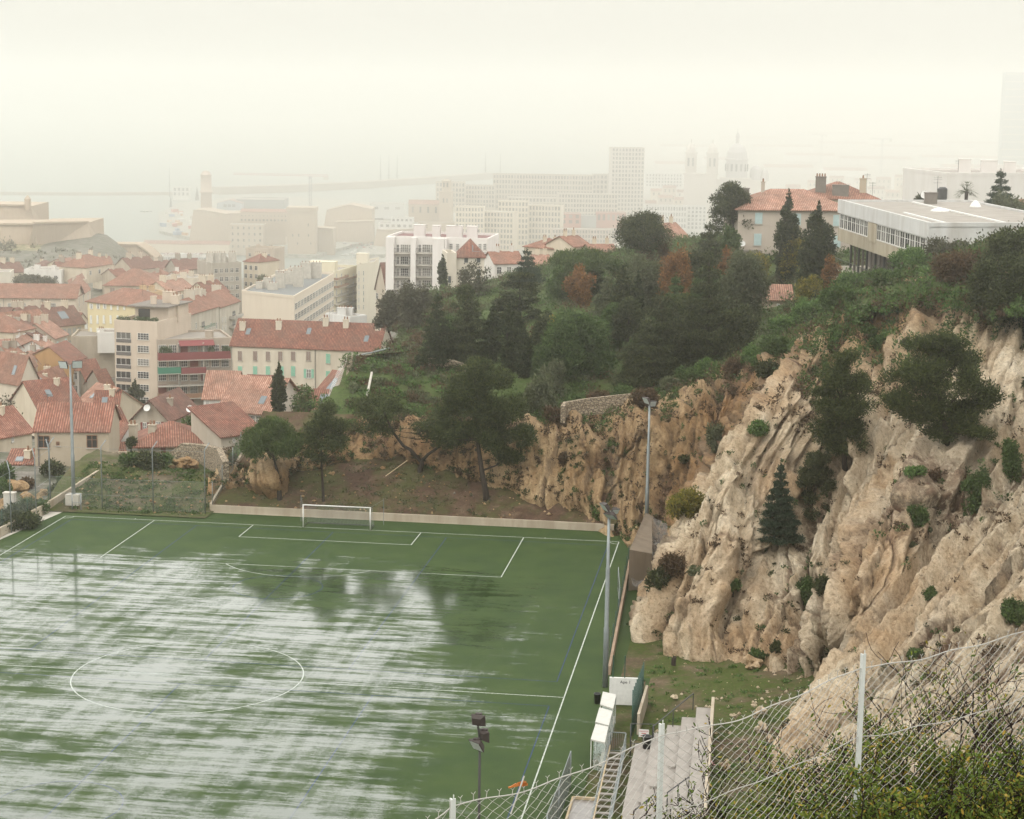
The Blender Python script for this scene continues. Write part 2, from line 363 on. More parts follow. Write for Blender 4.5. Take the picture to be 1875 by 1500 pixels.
# cliffs: profiles from foot to top, (px, py, D); one loft
def ES(px, py, dip=0): 
    return PS(px, py-9, 4.9, .55, .34)
def foot(px, py, z): return PZ(px, py, z)
def prof(ft, *pts):
    P = [ft + np.array([0, -.4, -1.2]), ft]
    P += [PD(*p) for p in pts]; return np.array(P)
PROFS = [
 prof(ES(380,905), (385,880,211), (395,862,213), (410,845,214), (415,838,219)),
 prof(ES(440,905), (438,880,208.5), (440,862,210.5), (450,845,213), (455,835,219)),
 prof(ES(500,914), (495,880,206), (500,858,208.5), (505,838,213), (510,828,220)),
 prof(ES(552,878), (560,852,211.5), (565,828,213), (570,805,216), (572,795,224)),
 prof(ES(610,862), (615,838,212.5), (622,815,214.5), (630,795,217), (632,785,226)),
 prof(ES(660,850), (662,828,215), (668,803,217), (672,780,219), (674,768,228)),
 prof(ES(722,850), (720,825,214), (725,800,216), (730,775,218.5), (730,760,229)),
 prof(ES(775,868), (775,838,211.5), (780,805,213.5), (785,770,216), (785,755,228)),
 prof(ES(835,888), (835,855,209.5), (842,815,211.5), (850,772,215), (850,755,228)),
 prof(ES(890,905), (890,868,208), (898,825,210), (910,775,213), (912,755,227)),
 prof(ES(950,920), (948,880,206), (965,835,208), (985,780,210.5), (990,750,226)),
 prof(ES(1010,940), (1010,895,204), (1020,845,206), (1035,778,208.5), (1040,745,225)),
 prof(ES(1070,955), (1072,905,202), (1088,850,204), (1105,775,207), (1112,735,224)),
 prof(foot(1120,972,.6), (1130,915,201.5), (1150,850,203.5), (1175,757,206), (1185,722,222)),
 prof(foot(1165,985,.6), (1180,920,200), (1215,840,202), (1255,738,205), (1265,705,220)),
 prof(foot(1200,995,.8), (1225,930,197), (1270,835,200), (1322,715,204), (1335,672,219)),
 prof(foot(1215,1010,.8), (1260,925,194), (1310,820,198), (1395,680,203), (1425,640,217)),
 prof(foot(1185,1105,.4), (1262,955,175), (1330,830,183), (1425,685,190), (1470,610,208)),     # left flank of the first rib
 prof(foot(1162,1158,.2), (1248,990,164), (1318,868,168), (1432,707,173), (1520,580,188)),     # first rib crest
 prof(foot(1210,1180,.4), (1290,1020,160.5), (1370,880,166), (1470,725,171), (1560,545,187)),
 prof(foot(1265,1192,.9), (1340,1050,159), (1420,905,165), (1510,740,172), (1605,520,188)),
 prof(foot(1310,1195,1.2), (1385,1060,160), (1455,925,166), (1545,765,172), (1640,512,187)),   # bowl with trees
 prof(foot(1372,1205,1.4), (1440,1070,156), (1500,930,163), (1590,760,168), (1690,505,184)),
 prof(foot(1430,1222,1.6), (1475,1110,152.5), (1540,960,160), (1640,760,165), (1760,480,180)),
 prof(foot(1490,1235,1.9), (1500,1120,147), (1572,985,155), (1690,800,161.5), (1830,455,176)),
 prof(foot(1530,1215,2.5), (1512,1120,143.5), (1580,968,149.5), (1720,812,157), (1880,520,172)),  # second rib
 prof(foot(1552,1212,3.5), (1570,1110,140.5), (1640,975,145.5), (1780,800,153), (1920,590,168)),
 prof(foot(1545,1235,3.5), (1620,1120,140), (1710,990,145), (1830,830,151), (1960,640,163)),
 prof(foot(1480,1310,2.2), (1590,1195,136), (1720,1040,141), (1850,890,146.5), (1990,700,157)),
 prof(foot(1447,1375,2.0), (1575,1265,130.5), (1720,1120,135.5), (1880,950,141.5), (2040,760,151)),
 prof(foot(1430,1460,1.8), (1580,1350,124), (1750,1200,129), (1920,1040,135), (2090,850,144)),
 prof(foot(1430,1560,1.5), (1600,1440,117.5), (1790,1290,122.5), (1970,1130,128), (2140,950,137)),
 prof(foot(1450,1680,1.5), (1640,1560,110), (1840,1400,115), (2030,1230,121), (2190,1060,130)),
]
NP, NM = 1150, 200
A = np.array(PROFS)                                      # (profiles, 6, 3)
A = cr_resample(A, NP); A = cr_resample(A.transpose(1, 0, 2), NM)     # (NM, NP, 3)
du = np.gradient(A, axis=1); dv = np.gradient(A, axis=0); Nn = np.cross(du, dv); Nn /= np.linalg.norm(Nn, axis=-1, keepdims=True)
vv, uu = np.meshgrid(np.linspace(0, 1, NM), np.linspace(0, len(PROFS)-1, NP), indexing='ij')
x, y, z = A[..., 0], A[..., 1], A[..., 2]
# strata frame: blocks and ribs run up the profile (v) and are narrow across it (u)
lenu = np.cumsum(np.linalg.norm(du, axis=-1), axis=1); lenu = np.repeat(lenu[NM//2:NM//2+1], NM, 0); lenv = np.cumsum(np.linalg.norm(dv, axis=-1), axis=0)
def cells(X, Y, off=0):
    """jittered cells: random value, tilt vector and the gap to the cell edge"""
    ix, iy = np.floor(X).astype(np.int64), np.floor(Y).astype(np.int64); F1 = np.full(X.shape, 9.); F2 = F1.copy(); val = np.zeros(X.shape); tx = val.copy(); ty = val.copy()
    for a in (-1, 0, 1):
        for b_ in (-1, 0, 1):
            cx = ix+a+_h(ix+a, iy+b_, ix*0+off); cy_ = iy+b_+_h(ix+a, iy+b_, ix*0+off+7); d = np.hypot(X-cx, Y-cy_); nw = d < F1
            F2 = np.where(nw, F1, np.minimum(F2, d)); F1 = np.where(nw, d, F1)
            val = np.where(nw, _h(ix+a, iy+b_, ix*0+off+13), val); tx = np.where(nw, (X-cx)*(_h(ix+a, iy+b_, ix*0+off+17)-.5), tx); ty = np.where(nw, (Y-cy_)*(_h(ix+a, iy+b_, ix*0+off+23)-.5), ty)
    return val, tx+ty, F2-F1
w1, w2 = .45*(fbm(x*.25, y*.25, z*.25, 3)-.5), .45*(fbm(x*.25+9, y*.25, z*.25+4, 3)-.5)
va, ta, ga = cells(lenu*.19+lenv*.03+w1, lenv*.052+w2); vb, tb_, gb = cells(lenu*.50+lenv*.06+w1*1.3, lenv*.14+w2*1.5, 40); vc, tc_, gc = cells(lenu*1.3+lenv*.15+w1*2, lenv*.42+w2*2, 80)
s1 = ridged(lenu*.15, lenv*.045, z*.03, 4); s3 = fbm(x*1.3, y*1.3, z*1.3, 4); s4 = fbm(x*.22, y*.22, z*.22, 3)
saw = lambda q: np.where((q % 1) < .86, (q % 1)/.86, (1-(q % 1))/.14)-.5
sw1 = saw(lenu*.135 + .05*lenv + 0.5*s4 + .25*w1); sw2 = saw(lenu*.42 + .10*lenv + 0.8*s4 + .5*w2); sw3 = saw(lenu*1.1+.2*lenv+1.2*s4+1.*w1)
groove = lambda g_, w_: -np.clip(1-g_/w_, 0, 1)**1.5
disp = 1.8*sw1*(.4+1.2*s4) + .85*sw2 + .28*sw3 + .8*(s1-.62) + 1.9*(va-.5) + 3.0*ta + .95*(vb-.5) + 1.9*tb_ + .30*(vc-.5) + .7*tc_ + .55*groove(ga, .05) + .32*groove(gb, .06) + .14*groove(gc, .09) + .34*(ridged(x*.9, y*.9, z*.9, 3)-.6) + .34*(fbm(x*2.3, y*2.3, z*2.3, 3)-.5) + .6*(s4-.5)
fade = np.clip(vv*7-.6, .15, 1)*np.clip((1.02-vv)*5, .1, 1)
ramp_r = np.clip((uu-6)/8, .45, 1)*np.clip(1-(uu-25.5)/9, .5, 1)
CL = A + Nn*(disp*fade*ramp_r)[..., None]
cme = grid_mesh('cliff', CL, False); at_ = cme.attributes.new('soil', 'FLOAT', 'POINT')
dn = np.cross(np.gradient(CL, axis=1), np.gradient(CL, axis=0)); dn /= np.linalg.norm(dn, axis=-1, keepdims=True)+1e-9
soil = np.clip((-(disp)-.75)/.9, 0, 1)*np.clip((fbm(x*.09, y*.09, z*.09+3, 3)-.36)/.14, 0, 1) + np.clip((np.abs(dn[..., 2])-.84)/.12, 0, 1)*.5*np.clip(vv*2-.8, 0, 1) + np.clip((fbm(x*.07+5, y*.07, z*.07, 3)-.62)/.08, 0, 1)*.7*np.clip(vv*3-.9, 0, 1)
soil = soil + .9*np.clip(1-ga/.05, 0, 1) + .75*np.clip(1-gb/.055, 0, 1)*np.clip((fbm(x*.2, y*.2, z*.2+8, 2)-.38)/.15, 0, 1)  # soil colour also painted into the cracks, deepening their too soft shade
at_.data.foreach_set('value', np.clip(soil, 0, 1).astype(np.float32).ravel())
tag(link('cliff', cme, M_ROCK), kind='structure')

# hill above the cliffs (garden plateau), from spots of ground seen in the photo
HC = [tuple(P[-2]-np.array([0,0,.3])) for P in PROFS[:20]] + [tuple(P[-1]+np.array([0, 0, -.2])) for P in PROFS[:26]]
HC += [tuple(PD(*q)) for q in [(640,655,238),(620,770,226),(600,700,240),(700,640,262),(660,720,232),(760,690,238),(720,600,300),(780,580,290),(700,548,330),(850,620,262),(850,700,236),(920,570,300),(930,690,235),
   (1000,650,240),(1000,560,285),(1000,505,330),(1100,600,262),(1100,660,240),(1200,560,285),(1200,640,240),(1290,655,228),(1300,560,270),(1400,560,262),(1350,460,305),(1500,530,280),(1500,575,240),(1600,515,256),(1535,524,264),(1700,472,240),
   (1840,440,232),(1875,430,215),(900,520,380),(1100,480,380),(1300,440,360),(1450,420,360)]]
HC += [(-40,160,-6),(-30,220,-10),(60,260,0),(120,200,12),(120,100,25),(100,20,33),(90,-30,37),(85,-70,39),(85,-110,41),(-16,70,2),(-20,30,3.),(-16,45,2.)]
hill_h = rbf_fit(HC, .5)
def hill_z(x, y): return float(hill_h(np.array([x]), np.array([y]))[0])
V = hf_grid(np.linspace(-24, 130, 260), np.linspace(8, 260, 300), lambda X, Y: hill_h(X, Y) + .6*(fbm(X*.2, Y*.2, X*0+2, 4)-.5))
# keep the hill behind the cliff brow: cut away the cells in front of the loft's back edge
BL = np.array([(P[-2]*.35+P[-1]*.65)[:2] for P in PROFS])
HPOLY = np.vstack([BL, [(90,-118),(175,-118),(175,262)], [PD(*q)[:2] for q in ((715,535,372),(688,550,345),(690,578,333),(722,600,310),(724,624,285),(700,639,265),(652,650,250),(634,700,241),(612,768,235),(560,790,230),(415,826,227))]])
def inside(X, Y, poly):
    r = np.zeros(X.shape, bool); n = len(poly); j = n-1
    for i in range(n):
        xi, yi = poly[i]; xj, yj = poly[j]
        c = ((yi > Y) != (yj > Y)) & (X < (xj-xi)*(Y-yi)/((yj-yi) if yj != yi else 1e-9) + xi); r ^= c; j = i
    return r
def hf_cut(name, xs, ys, fn, keep, mat):
    V = hf_grid(xs, ys, fn); n, m_ = V.shape[:2]; idx = np.arange(n*m_).reshape(n, m_)
    f = np.stack([idx[:-1, :-1], idx[:-1, 1:], idx[1:, 1:], idx[1:, :-1]], -1).reshape(-1, 4)
    k = keep(V[..., 0], V[..., 1]).ravel(); f = f[k[f].all(1)]
    used = np.unique(f); mp = np.full(n*m_, -1); mp[used] = np.arange(len(used))
    me = bpy.data.meshes.new(name); raw_mesh(me, V.reshape(-1, 3)[used], mp[f], True)
    return tag(link(name, me, mat), kind='structure')
hf_cut('hill', np.linspace(-24, 175, 240), np.linspace(-118, 262, 400), lambda X, Y: hill_h(X, Y) + .7*(fbm(X*.2, Y*.2, X*0+2, 4)-.5), lambda X, Y: inside(X, Y, HPOLY), M_HILL)

def interp(t, *kv): return np.interp(t, [k for k, _ in kv], [v for _, v in kv])
def city_h(X, Y):
    dx, dy = X-CAM[0], Y-CAM[1]
    D = dx*_r[0] + dy*_r[1]; Fh = -_sy*dx + _cy*dy; lat = D/np.maximum(Fh, 1)       # lateral tangent
    a = interp(Fh, (205,-.2), (222,.2), (235,-.6), (260,-5), (300,-11), (350,-16.5), (410,-24), (600,-34), (800,-50), (1000,-70), (1150,-84), (1300,-98), (1900,-148))
    b = interp(Fh, (205,-12), (250,-12), (330,-4), (450,-3), (520,-8), (700,-34), (1000,-66), (1200,-80), (1300,-94), (1900,-148))
    c = interp(Fh, (205,-12), (300,5), (420,2), (520,-6), (700,-38), (1000,-72), (1200,-84), (1300,-96), (1900,-148))
    w1 = np.clip((lat+.085)/.05, 0, 1); w2 = np.clip((lat-.02)/.06, 0, 1)
    fort = np.clip((-.17-lat)/.05, 0, 1)*np.clip((Fh-760)/90, 0, 1)*np.clip((1120-Fh)/60, 0, 1)
    a = a*(1-fort) + np.maximum(a, -37.)*fort
    return (a*(1-w1)+b*w1)*(1-w2)+c*w2
def city_z(x, y): return float(city_h(np.array([x]), np.array([y]))[0])
V = []
for Fh in np.concatenate([np.linspace(203, 420, 90), np.linspace(425, 1900, 130)]):
    lat = np.linspace(-.36, .42, 150); X = CAM[0] + Fh*(-_sy + lat*_r[0]); Y = CAM[1] + Fh*(_cy + lat*_r[1])
    V.append(np.stack([X, Y, city_h(X, Y)], -1))
V = np.array(V)
keep_t = lambda X, Y: (Y > 6) & ~inside(X, Y, np.array([(-15,3),(31,3),(60,-10),(60,40),(-15,18)]))
n, m_ = V.shape[:2]; idx = np.arange(n*m_).reshape(n, m_)
f = np.stack([idx[:-1, :-1], idx[:-1, 1:], idx[1:, 1:], idx[1:, :-1]], -1).reshape(-1, 4)
k = keep_t(V[..., 0], V[..., 1]).ravel(); f = f[k[f].all(1)]
me = bpy.data.meshes.new('town_ground'); raw_mesh(me, V.reshape(-1, 3), f, True)
tag(link('town_ground', me, M_TOWN), kind='structure')

# slope under the viewpoint
def view_h(X, Y):
    d = Y-CAM[1]
    z = interp(d, (-30, 46), (0, 44.7), (6, 42.8), (11.5, 40.2), (16, 37.), (30, 24), (60, 8), (92, 1.2), (110, -1.))
    return z + np.clip((X-CAM[0]-1)*.10, -2.2, 3)*np.clip((20-d)/10, 0, 1) + .3*(fbm(X*.8, Y*.8, X*0, 3)-.5)
tag(link('viewpoint_slope', grid_mesh('viewpoint_slope', hf_grid(np.linspace(5, 100, 120), np.linspace(-215, -86, 150), view_h)), M_BANK), kind='structure')

# sea, far shore
sheet('sea', [(-7000, 250), (7000, 250), (7000, 9600), (-7000, 9600)], SEA, M_SEA)
def LZ(px, py): return PZ(px, py, SEA)[:2]
FARLAND = [LZ(560,480), LZ(700,478), LZ(760,462), LZ(840,440), LZ(930,400), LZ(1010,372), LZ(1080,340), LZ(1130,300), LZ(1090,268), LZ(1010,248), LZ(940,240), (5000, 9500), (6900, 9500), (6900, 300), (300, 300)]
b = MB(); b.prism(FARLAND, SEA-3, SEA+3); tag(b.build('far_shore', M_CITY), kind='structure')

def haze_box():
    g = N('haze_air'); g.t.nodes.remove(g.b)
    v = g.n('VolumePrincipled'); v.inputs['Color'].default_value = (.93,.925,.90,1); v.inputs['Density'].default_value = HAZE_D
    v.inputs['Anisotropy'].default_value = HAZE_G; v.inputs['Absorption Color'].default_value = (0,0,0,1)
    g.t.links.new(v.outputs[0], g.t.nodes['Material Output'].inputs['Volume'])
    b = MB(); b.box(-7200, 7200, -420, 9800, SEA-5, 112); tag(b.build('haze', g.m), kind='stuff')
HAZE_D, HAZE_G = .00046, .90
haze_box()
# ------------------------------------------------------------------ plants
def mat_leaf(name, c1, c2, c3, c4=None):
    g = N(name); ge = g.n('NewGeometry'); rnd = ge.outputs['Random Per Island']
    st = [(0., c1), (.5, c2), (1., c3)] if c4 is None else [(0., c1), (.45, c2), (.8, c3), (1., c4)]
    c = g.ramp(rnd, *st)
    g.set(color=c, rough=.75, spec=.2)
    tr = g.n('BsdfTranslucent'); g.put(tr.inputs[0], g.mix(1., c, (1.2,1.3,.7), 'MULTIPLY'))
    mxs = g.n('MixShader'); mxs.inputs[0].default_value = .22
    g.t.links.new(g.b.outputs[0], mxs.inputs[1]); g.t.links.new(tr.outputs[0], mxs.inputs[2])
    g.t.links.new(mxs.outputs[0], g.t.nodes['Material Output'].inputs['Surface']); return g.m
LEAF = {
 'pine': mat_leaf('pine_needles', (.014,.021,.007), (.034,.046,.013), (.085,.098,.028)),
 'umbrella': mat_leaf('umbrella_pine_needles', (.030,.048,.014), (.052,.080,.022), (.088,.118,.034)),
 'cypress': mat_leaf('cypress_leaves', (.011,.017,.007), (.027,.036,.014), (.062,.073,.028)),
 'dark': mat_leaf('dark_leaves', (.014,.019,.008), (.034,.042,.016), (.080,.088,.034)),
 'fir': mat_leaf('fir_needles', (0.0153,0.0289,0.0170), (0.0255,0.0425,0.0255), (0.0408,0.0612,0.0357)),
 'green': mat_leaf('green_leaves', (.030,.050,.016), (.052,.085,.026), (.085,.125,.038)),
 'bright': mat_leaf('bright_leaves', (.040,.075,.022), (.068,.120,.034), (.11,.17,.05)),
 'olive': mat_leaf('olive_leaves', (.050,.058,.030), (.078,.088,.046), (.115,.122,.07)),
 'yellow': mat_leaf('yellowing_leaves', (.07,.075,.018), (.13,.12,.026), (.24,.18,.03)),
 'gold': mat_leaf('gold_leaves', (.16,.10,.02), (.30,.19,.025), (.42,.27,.03)),
 'rust': mat_leaf('rust_leaves', (.09,.045,.02), (.16,.075,.028), (.24,.11,.035)),
 'grey': mat_leaf('grey_scrub_leaves', (.045,.042,.030), (.070,.066,.045), (.10,.095,.062)),
 'brown': mat_leaf('dry_scrub_leaves', (.045,.028,.018), (.075,.045,.026), (.11,.070,.04)),
 'near': mat_leaf('near_bush_leaves', (.045,.075,.012), (.085,.12,.018), (.13,.15,.025), (.28,.18,.03)),
}
def mat_bark(name, a, b):
    g = N(name); p = g.obj(); n = g.noise(g.mapping(p, (3,3,.8)), 2., 5, .7)
    g.bump(n, .8, .08); return g.set(color=g.ramp(n, (.3, a), (.7, b)), rough=.95, spec=.1)
BARK = mat_bark('bark', (.018,.014,.012), (.055,.042,.034)); TWIG = mat_bark('twig_bark', (.035,.024,.018), (.07,.05,.038))
NTWIG = mat_bark('dark_twig_bark', (.012,.008,.008), (.035,.022,.018))

def leafcloud(rng, cen, rad, n, size, asp=.45, up=.3, shell=.5, out=.8, jit=.15):
    """diamond leaves in a set of ellipsoid clumps; returns verts, quads"""
    cen = np.asarray(cen, float); rad = np.asarray(rad, float)
    w = (rad[:, 0]*rad[:, 1] + rad[:, 0]*rad[:, 2]); w = w/w.sum(); k = rng.choice(len(cen), n, p=w)
    d = rng.normal(size=(n, 3)); d /= np.linalg.norm(d, axis=1, keepdims=True)
    r = shell + (1-shell)*rng.rand(n)**.7; r *= 1 + jit*rng.normal(size=n)
    p = cen[k] + d*rad[k]*r[:, None]
    t = d*out + rng.normal(size=(n, 3))*.6 + np.array([0, 0, up]); t /= np.linalg.norm(t, axis=1, keepdims=True)
    q = np.cross(t, rng.normal(size=(n, 3))); q /= np.linalg.norm(q, axis=1, keepdims=True)
    s = size*(.55 + .9*rng.rand(n))[:, None]
    V = np.stack([p-t*s, p+q*s*asp, p+t*s, p-q*s*asp], 1).reshape(-1, 3)
    return V, np.arange(4*n).reshape(n, 4)
def leaf_obj(name, V, F, mat, parent):
    me = bpy.data.meshes.new(name); raw_mesh(me, V, F); return link(name, me, mat, parent)

def crown_shape(rng, kind, h, w):
    """clump centres and radii for a crown of height h and width w standing on z = 0"""
    C, Rr = [], []; R0 = w/2
    if kind == 'cypress':
        m_ = max(9, int(h/w*7))
        for i in range(m_):
            t = (i+.5)/m_; r = R0*min(1, 1.05*math.sin(math.pi*(t*.86+.10))**.55)*(1 if t < .62 else max(.16, 1-((t-.62)/.38)**1.5*.85))
            for j in range(3):
                a = rng.rand()*6.28; o = r*.42
                C.append((o*math.cos(a), o*math.sin(a), t*h)); Rr.append((r*.62, r*.62, h/m_*1.25))
    elif kind == 'fir':
        m_ = max(7, int(h/w*6))
        for i in range(m_):
            t = i/m_; r = R0*(1-t)**.8*(.8+.3*rng.rand())+.05*R0
            nb = 6 if t < .7 else 4
            for j in range(nb):
                a = 6.28*j/nb + rng.rand()*.8; o = r*(.55+.2*rng.rand())
                C.append((o*math.cos(a), o*math.sin(a), (t+.04)*h*.97 - .1*r)); Rr.append((r*.42, r*.42, h/m_*.42))
            C.append((0, 0, (t+.06)*h*.97)); Rr.append((r*.3, r*.3, h/m_*.7))
    elif kind == 'umbrella':
        for i in range(42):
            a = rng.rand()*6.28; q = math.sqrt(rng.rand()); z = .25 + .62*math.sqrt(max(0, 1-q*q*.96)) - .12*rng.rand()
            C.append((R0*.86*q*math.cos(a), R0*.86*q*math.sin(a), h*z)); Rr.append((R0*.26, R0*.26, h*.15))
    elif kind == 'pine':
        for i in range(34):
            t = rng.rand()**.8; a = rng.rand()*6.28; q = (math.sin(math.pi*(t*.8+.16))**.8)*math.sqrt(rng.rand())*.95
            C.append((R0*q*.85*math.cos(a), R0*q*.85*math.sin(a), h*(.08+.86*t))); s = .18+.13*rng.rand(); Rr.append((R0*s*1.35, R0*s*1.35, R0*s*.95))
    elif kind == 'cedar':
        for i in range(46):
            lv = rng.randint(0, 6); t = lv/6; r = R0*(1-t*.8); a = rng.rand()*6.28; q = math.sqrt(rng.rand())
            C.append((r*q*math.cos(a), r*q*math.sin(a), h*(t*.9+.05)+.03*h*rng.rand())); Rr.append((R0*.24, R0*.24, h*.045))
    elif kind == 'shrub':
        for i in range(12):
            a = rng.rand()*6.28; q = math.sqrt(rng.rand())*.72
            C.append((R0*q*math.cos(a), R0*q*math.sin(a), h*(.30+.38*rng.rand()*(1-q*.6)))); s = .30+.16*rng.rand(); Rr.append((R0*s, R0*s, h*s*.85))
    else:                                                   # broad
        for i in range(26):
            a = rng.rand()*6.28; q = math.sqrt(rng.rand())*.78; t = rng.rand(); q *= math.sin(math.pi*(t*.78+.14))**.6
            C.append((R0*q*math.cos(a), R0*q*math.sin(a), h*(.10+.78*t))); s = .22+.12*rng.rand(); Rr.append((R0*s*1.2, R0*s*1.2, h*s*.75))
    return np.array(C), np.array(Rr)

_seed = [100]
def limbs(rng, mb, cen, base, top, r0, n=9, md=None):
    base = Vector(base); top = Vector(top); md = Vector(md) if md is not None else base.lerp(top, .5)
    sel = rng.permutation(len(cen))[:n]
    for i in sel:
        c = Vector(cen[i]); t = max(0., min(.92, (c.z-base.z)/max(.1, top.z-base.z) - .18)); s = base.lerp(md, t*2) if t < .5 else md.lerp(top, t*2-1)
        mid = s.lerp(c, .5) + Vector((rng.normal()*.12, rng.normal()*.12, .1*(c-s).length*-.4)); rr = r0*(1-t*.8)*.42
        mb.tube([s, mid, c], [rr, rr*.65, rr*.25], 5)
    return sel
def plant(kind, name, label, cat, base, h, w, leaf, crown0=.0, trunk_r=None, group=None, dens=1., size=None, bark=None, lean=(0,0), twigs=0, D=220, under=0.):
    """root Empty at the ground; parts trunk and crown. h: total height, crown0: where the crown starts (fraction), under: trunk below the base"""
    _seed[0] += 1; rng = np.random.RandomState(_seed[0])
    root = thing(name, label, cat, tuple(base), 0, group)
    ch = h*(1-crown0); C, Rr = crown_shape(rng, kind, ch, w)
    C = C + np.array([lean[0], lean[1], h*crown0]); 
    C[:, 0] += lean[0]*0; size = size or max(.11, D*2.0/1862*.66)
    n = int(min(42000, dens*max(500, 7.5*(w*ch)/(size*size*.9))))
    V, F = leafcloud(rng, C, Rr, n, size, .5 if kind not in ('pine','umbrella','fir') else .30, .55 if kind in ('cypress','umbrella') else .2, .35, .8, .07 if kind == 'cypress' else .15)
    tb = MB(); tr = trunk_r or max(.08, h*.020)
    top = (lean[0], lean[1], h*(.92 if kind in ('cypress','fir','pine','cedar') else crown0+.35*(1-crown0)))
    md = (lean[0]*.25+rng.normal()*.02*h, lean[1]*.3+rng.normal()*.02*h, top[2]*.5)
    tb.tube([(0,0,-under-.5), (0,0,h*.02), md, top], [tr*1.35, tr*1.15, tr*.8, tr*.18], 8)
    sel = limbs(rng, tb, C, (0,0,h*.02), top, tr, 12 if kind != 'shrub' else 8, md)
    if twigs:
        for i in range(twigs):
            c = C[sel[rng.randint(len(sel))]]; d = rng.normal(size=3); d[2] = abs(d[2])*.8; d /= np.linalg.norm(d); L = w*.16
            a = c; bq = c+d*L; tb.tube([Vector(a), Vector(a+d*L*.5+rng.normal(size=3)*L*.08), Vector(bq)], [.035, .025, .012], 3)
    tb.build('trunk' if kind != 'shrub' else 'stem', bark or BARK, root, smooth=True)
    leaf_obj('crown' if kind != 'shrub' else 'foliage', V, F, LEAF[leaf], root)
    return root
def up_h(px, y0, y1, D): return (y1-y0)/FPX*D/1.0
def tree_at(kind, name, label, cat, px, y0, y1, wpx, D, leaf, crown_y=None, ground=None, **kw):
    """from the photo: crown top row y0, foot row y1, width wpx, distance D. ground(x, y) carries the foot down to the terrain"""
    if ground is hill_z:
        Ds = np.arange(206, 420, .7); Q = CAM[None] + Ds[:, None]*ray(px, y1)[None]; k = np.nonzero(Q[:, 2] < hill_h(Q[:, 0], Q[:, 1]))[0]
        if len(k): D = float(Ds[k[0]])
    P = PD(px, y1, D); h = (y1-y0)*D/FPX*1.015; under = 0
    if ground is not None:
        gz = ground(P[0], P[1])
        if gz < P[2]: under = P[2]-gz
    c0 = 0 if crown_y is None else max(0, (y1-crown_y)/(y1-y0))
    return plant(kind, name, label, cat, P, h, wpx*D/FPX, leaf, c0, D=D, under=under+.3, **kw)

def clump_tree(name, label, base, D, trunk, clumps, leaf, r0=.3, n=16000, size=.15, seed=1, cat='tree'):
    """tree shaped after the photo: trunk path and foliage masses (px, py, rx, ry) at distance D"""
    D = D or float((np.array(base)-CAM)@CF)-.6
    rg = np.random.RandomState(seed); root = thing(name, label, cat, tuple(base)); k = D/FPX; tb = MB(); L = lambda px, py, dd=0.: PD(px, py, D+dd)-base
    tp = [np.array([0,0,-.7])]+[L(x, y) for x, y in trunk]; tb.tube([Vector(p) for p in tp], list(np.linspace(r0*1.15, r0*.2, len(tp))), 9); C, Q = [], []
    for x, y, rx, ry in clumps:
        dd = rg.uniform(-.5,.5)*min(rx, 60)*k; c = L(x, y, dd)
        s = min(tp[1:], key=lambda p: np.linalg.norm((p-c)*np.array([1,1,.6]))+(3 if p[2] > c[2] else 0)); tb.tube([Vector(s), Vector(s*.5+c*.5+np.array([0,0,-.25])), Vector(c)], [r0*.38, r0*.25, r0*.1], 6)
        for i in range(9):
            d = rg.normal(size=3); d /= np.linalg.norm(d); q = rg.rand()**.5*.72; C.append(c+d*np.array([rx, rx, ry])*k*q); f = rg.uniform(.40,.58); Q.append((rx*k*f, rx*k*f, ry*k*f))
    tb.build('trunk', BARK, root, smooth=True); V, F = leafcloud(rg, C, Q, n, size, .3, .35, .3); leaf_obj('crown', V, F, LEAF[leaf], root); return root
from mathutils.bvhtree import BVHTree
_n, _m = CL.shape[:2]; _st = 2
_ci = np.arange(_n*_m).reshape(_n, _m)[::_st, ::_st]
_cf = np.stack([_ci[:-1, :-1], _ci[:-1, 1:], _ci[1:, 1:], _ci[1:, :-1]], -1).reshape(-1, 4)
BV = BVHTree.FromPolygons([tuple(p) for p in CL.reshape(-1, 3)], [tuple(map(int, q)) for q in _cf])
def hit(px, py):
    d = Vector(ray(px, py)).normalized(); loc, nor, i, dist = BV.ray_cast(Vector(CAM), d)
    return None if loc is None else (np.array(loc), float((np.array(loc)-CAM)@CF))
def on_cliff(kind, name, label, cat, px, y0, y1, wpx, leaf, **kw):
    q = hit(px, y1)
    if q is None: q = (PD(px, y1, 178), 178)
    P, D = q; P = np.array(P) + np.array([0, .25, -.2])
    return plant(kind, name, label, cat, P, (y1-y0)*D/FPX, wpx*D/FPX, leaf, D=D, **kw)
def on_hill(px, py, D0=205, D1=420):                     # where the ray meets the hill
    for D in np.arange(D0, D1, 1.0):
        P = PD(px, py, D)
        if P[2] < hill_z(P[0], P[1]): return P, D
    return PD(px, py, D1), D1
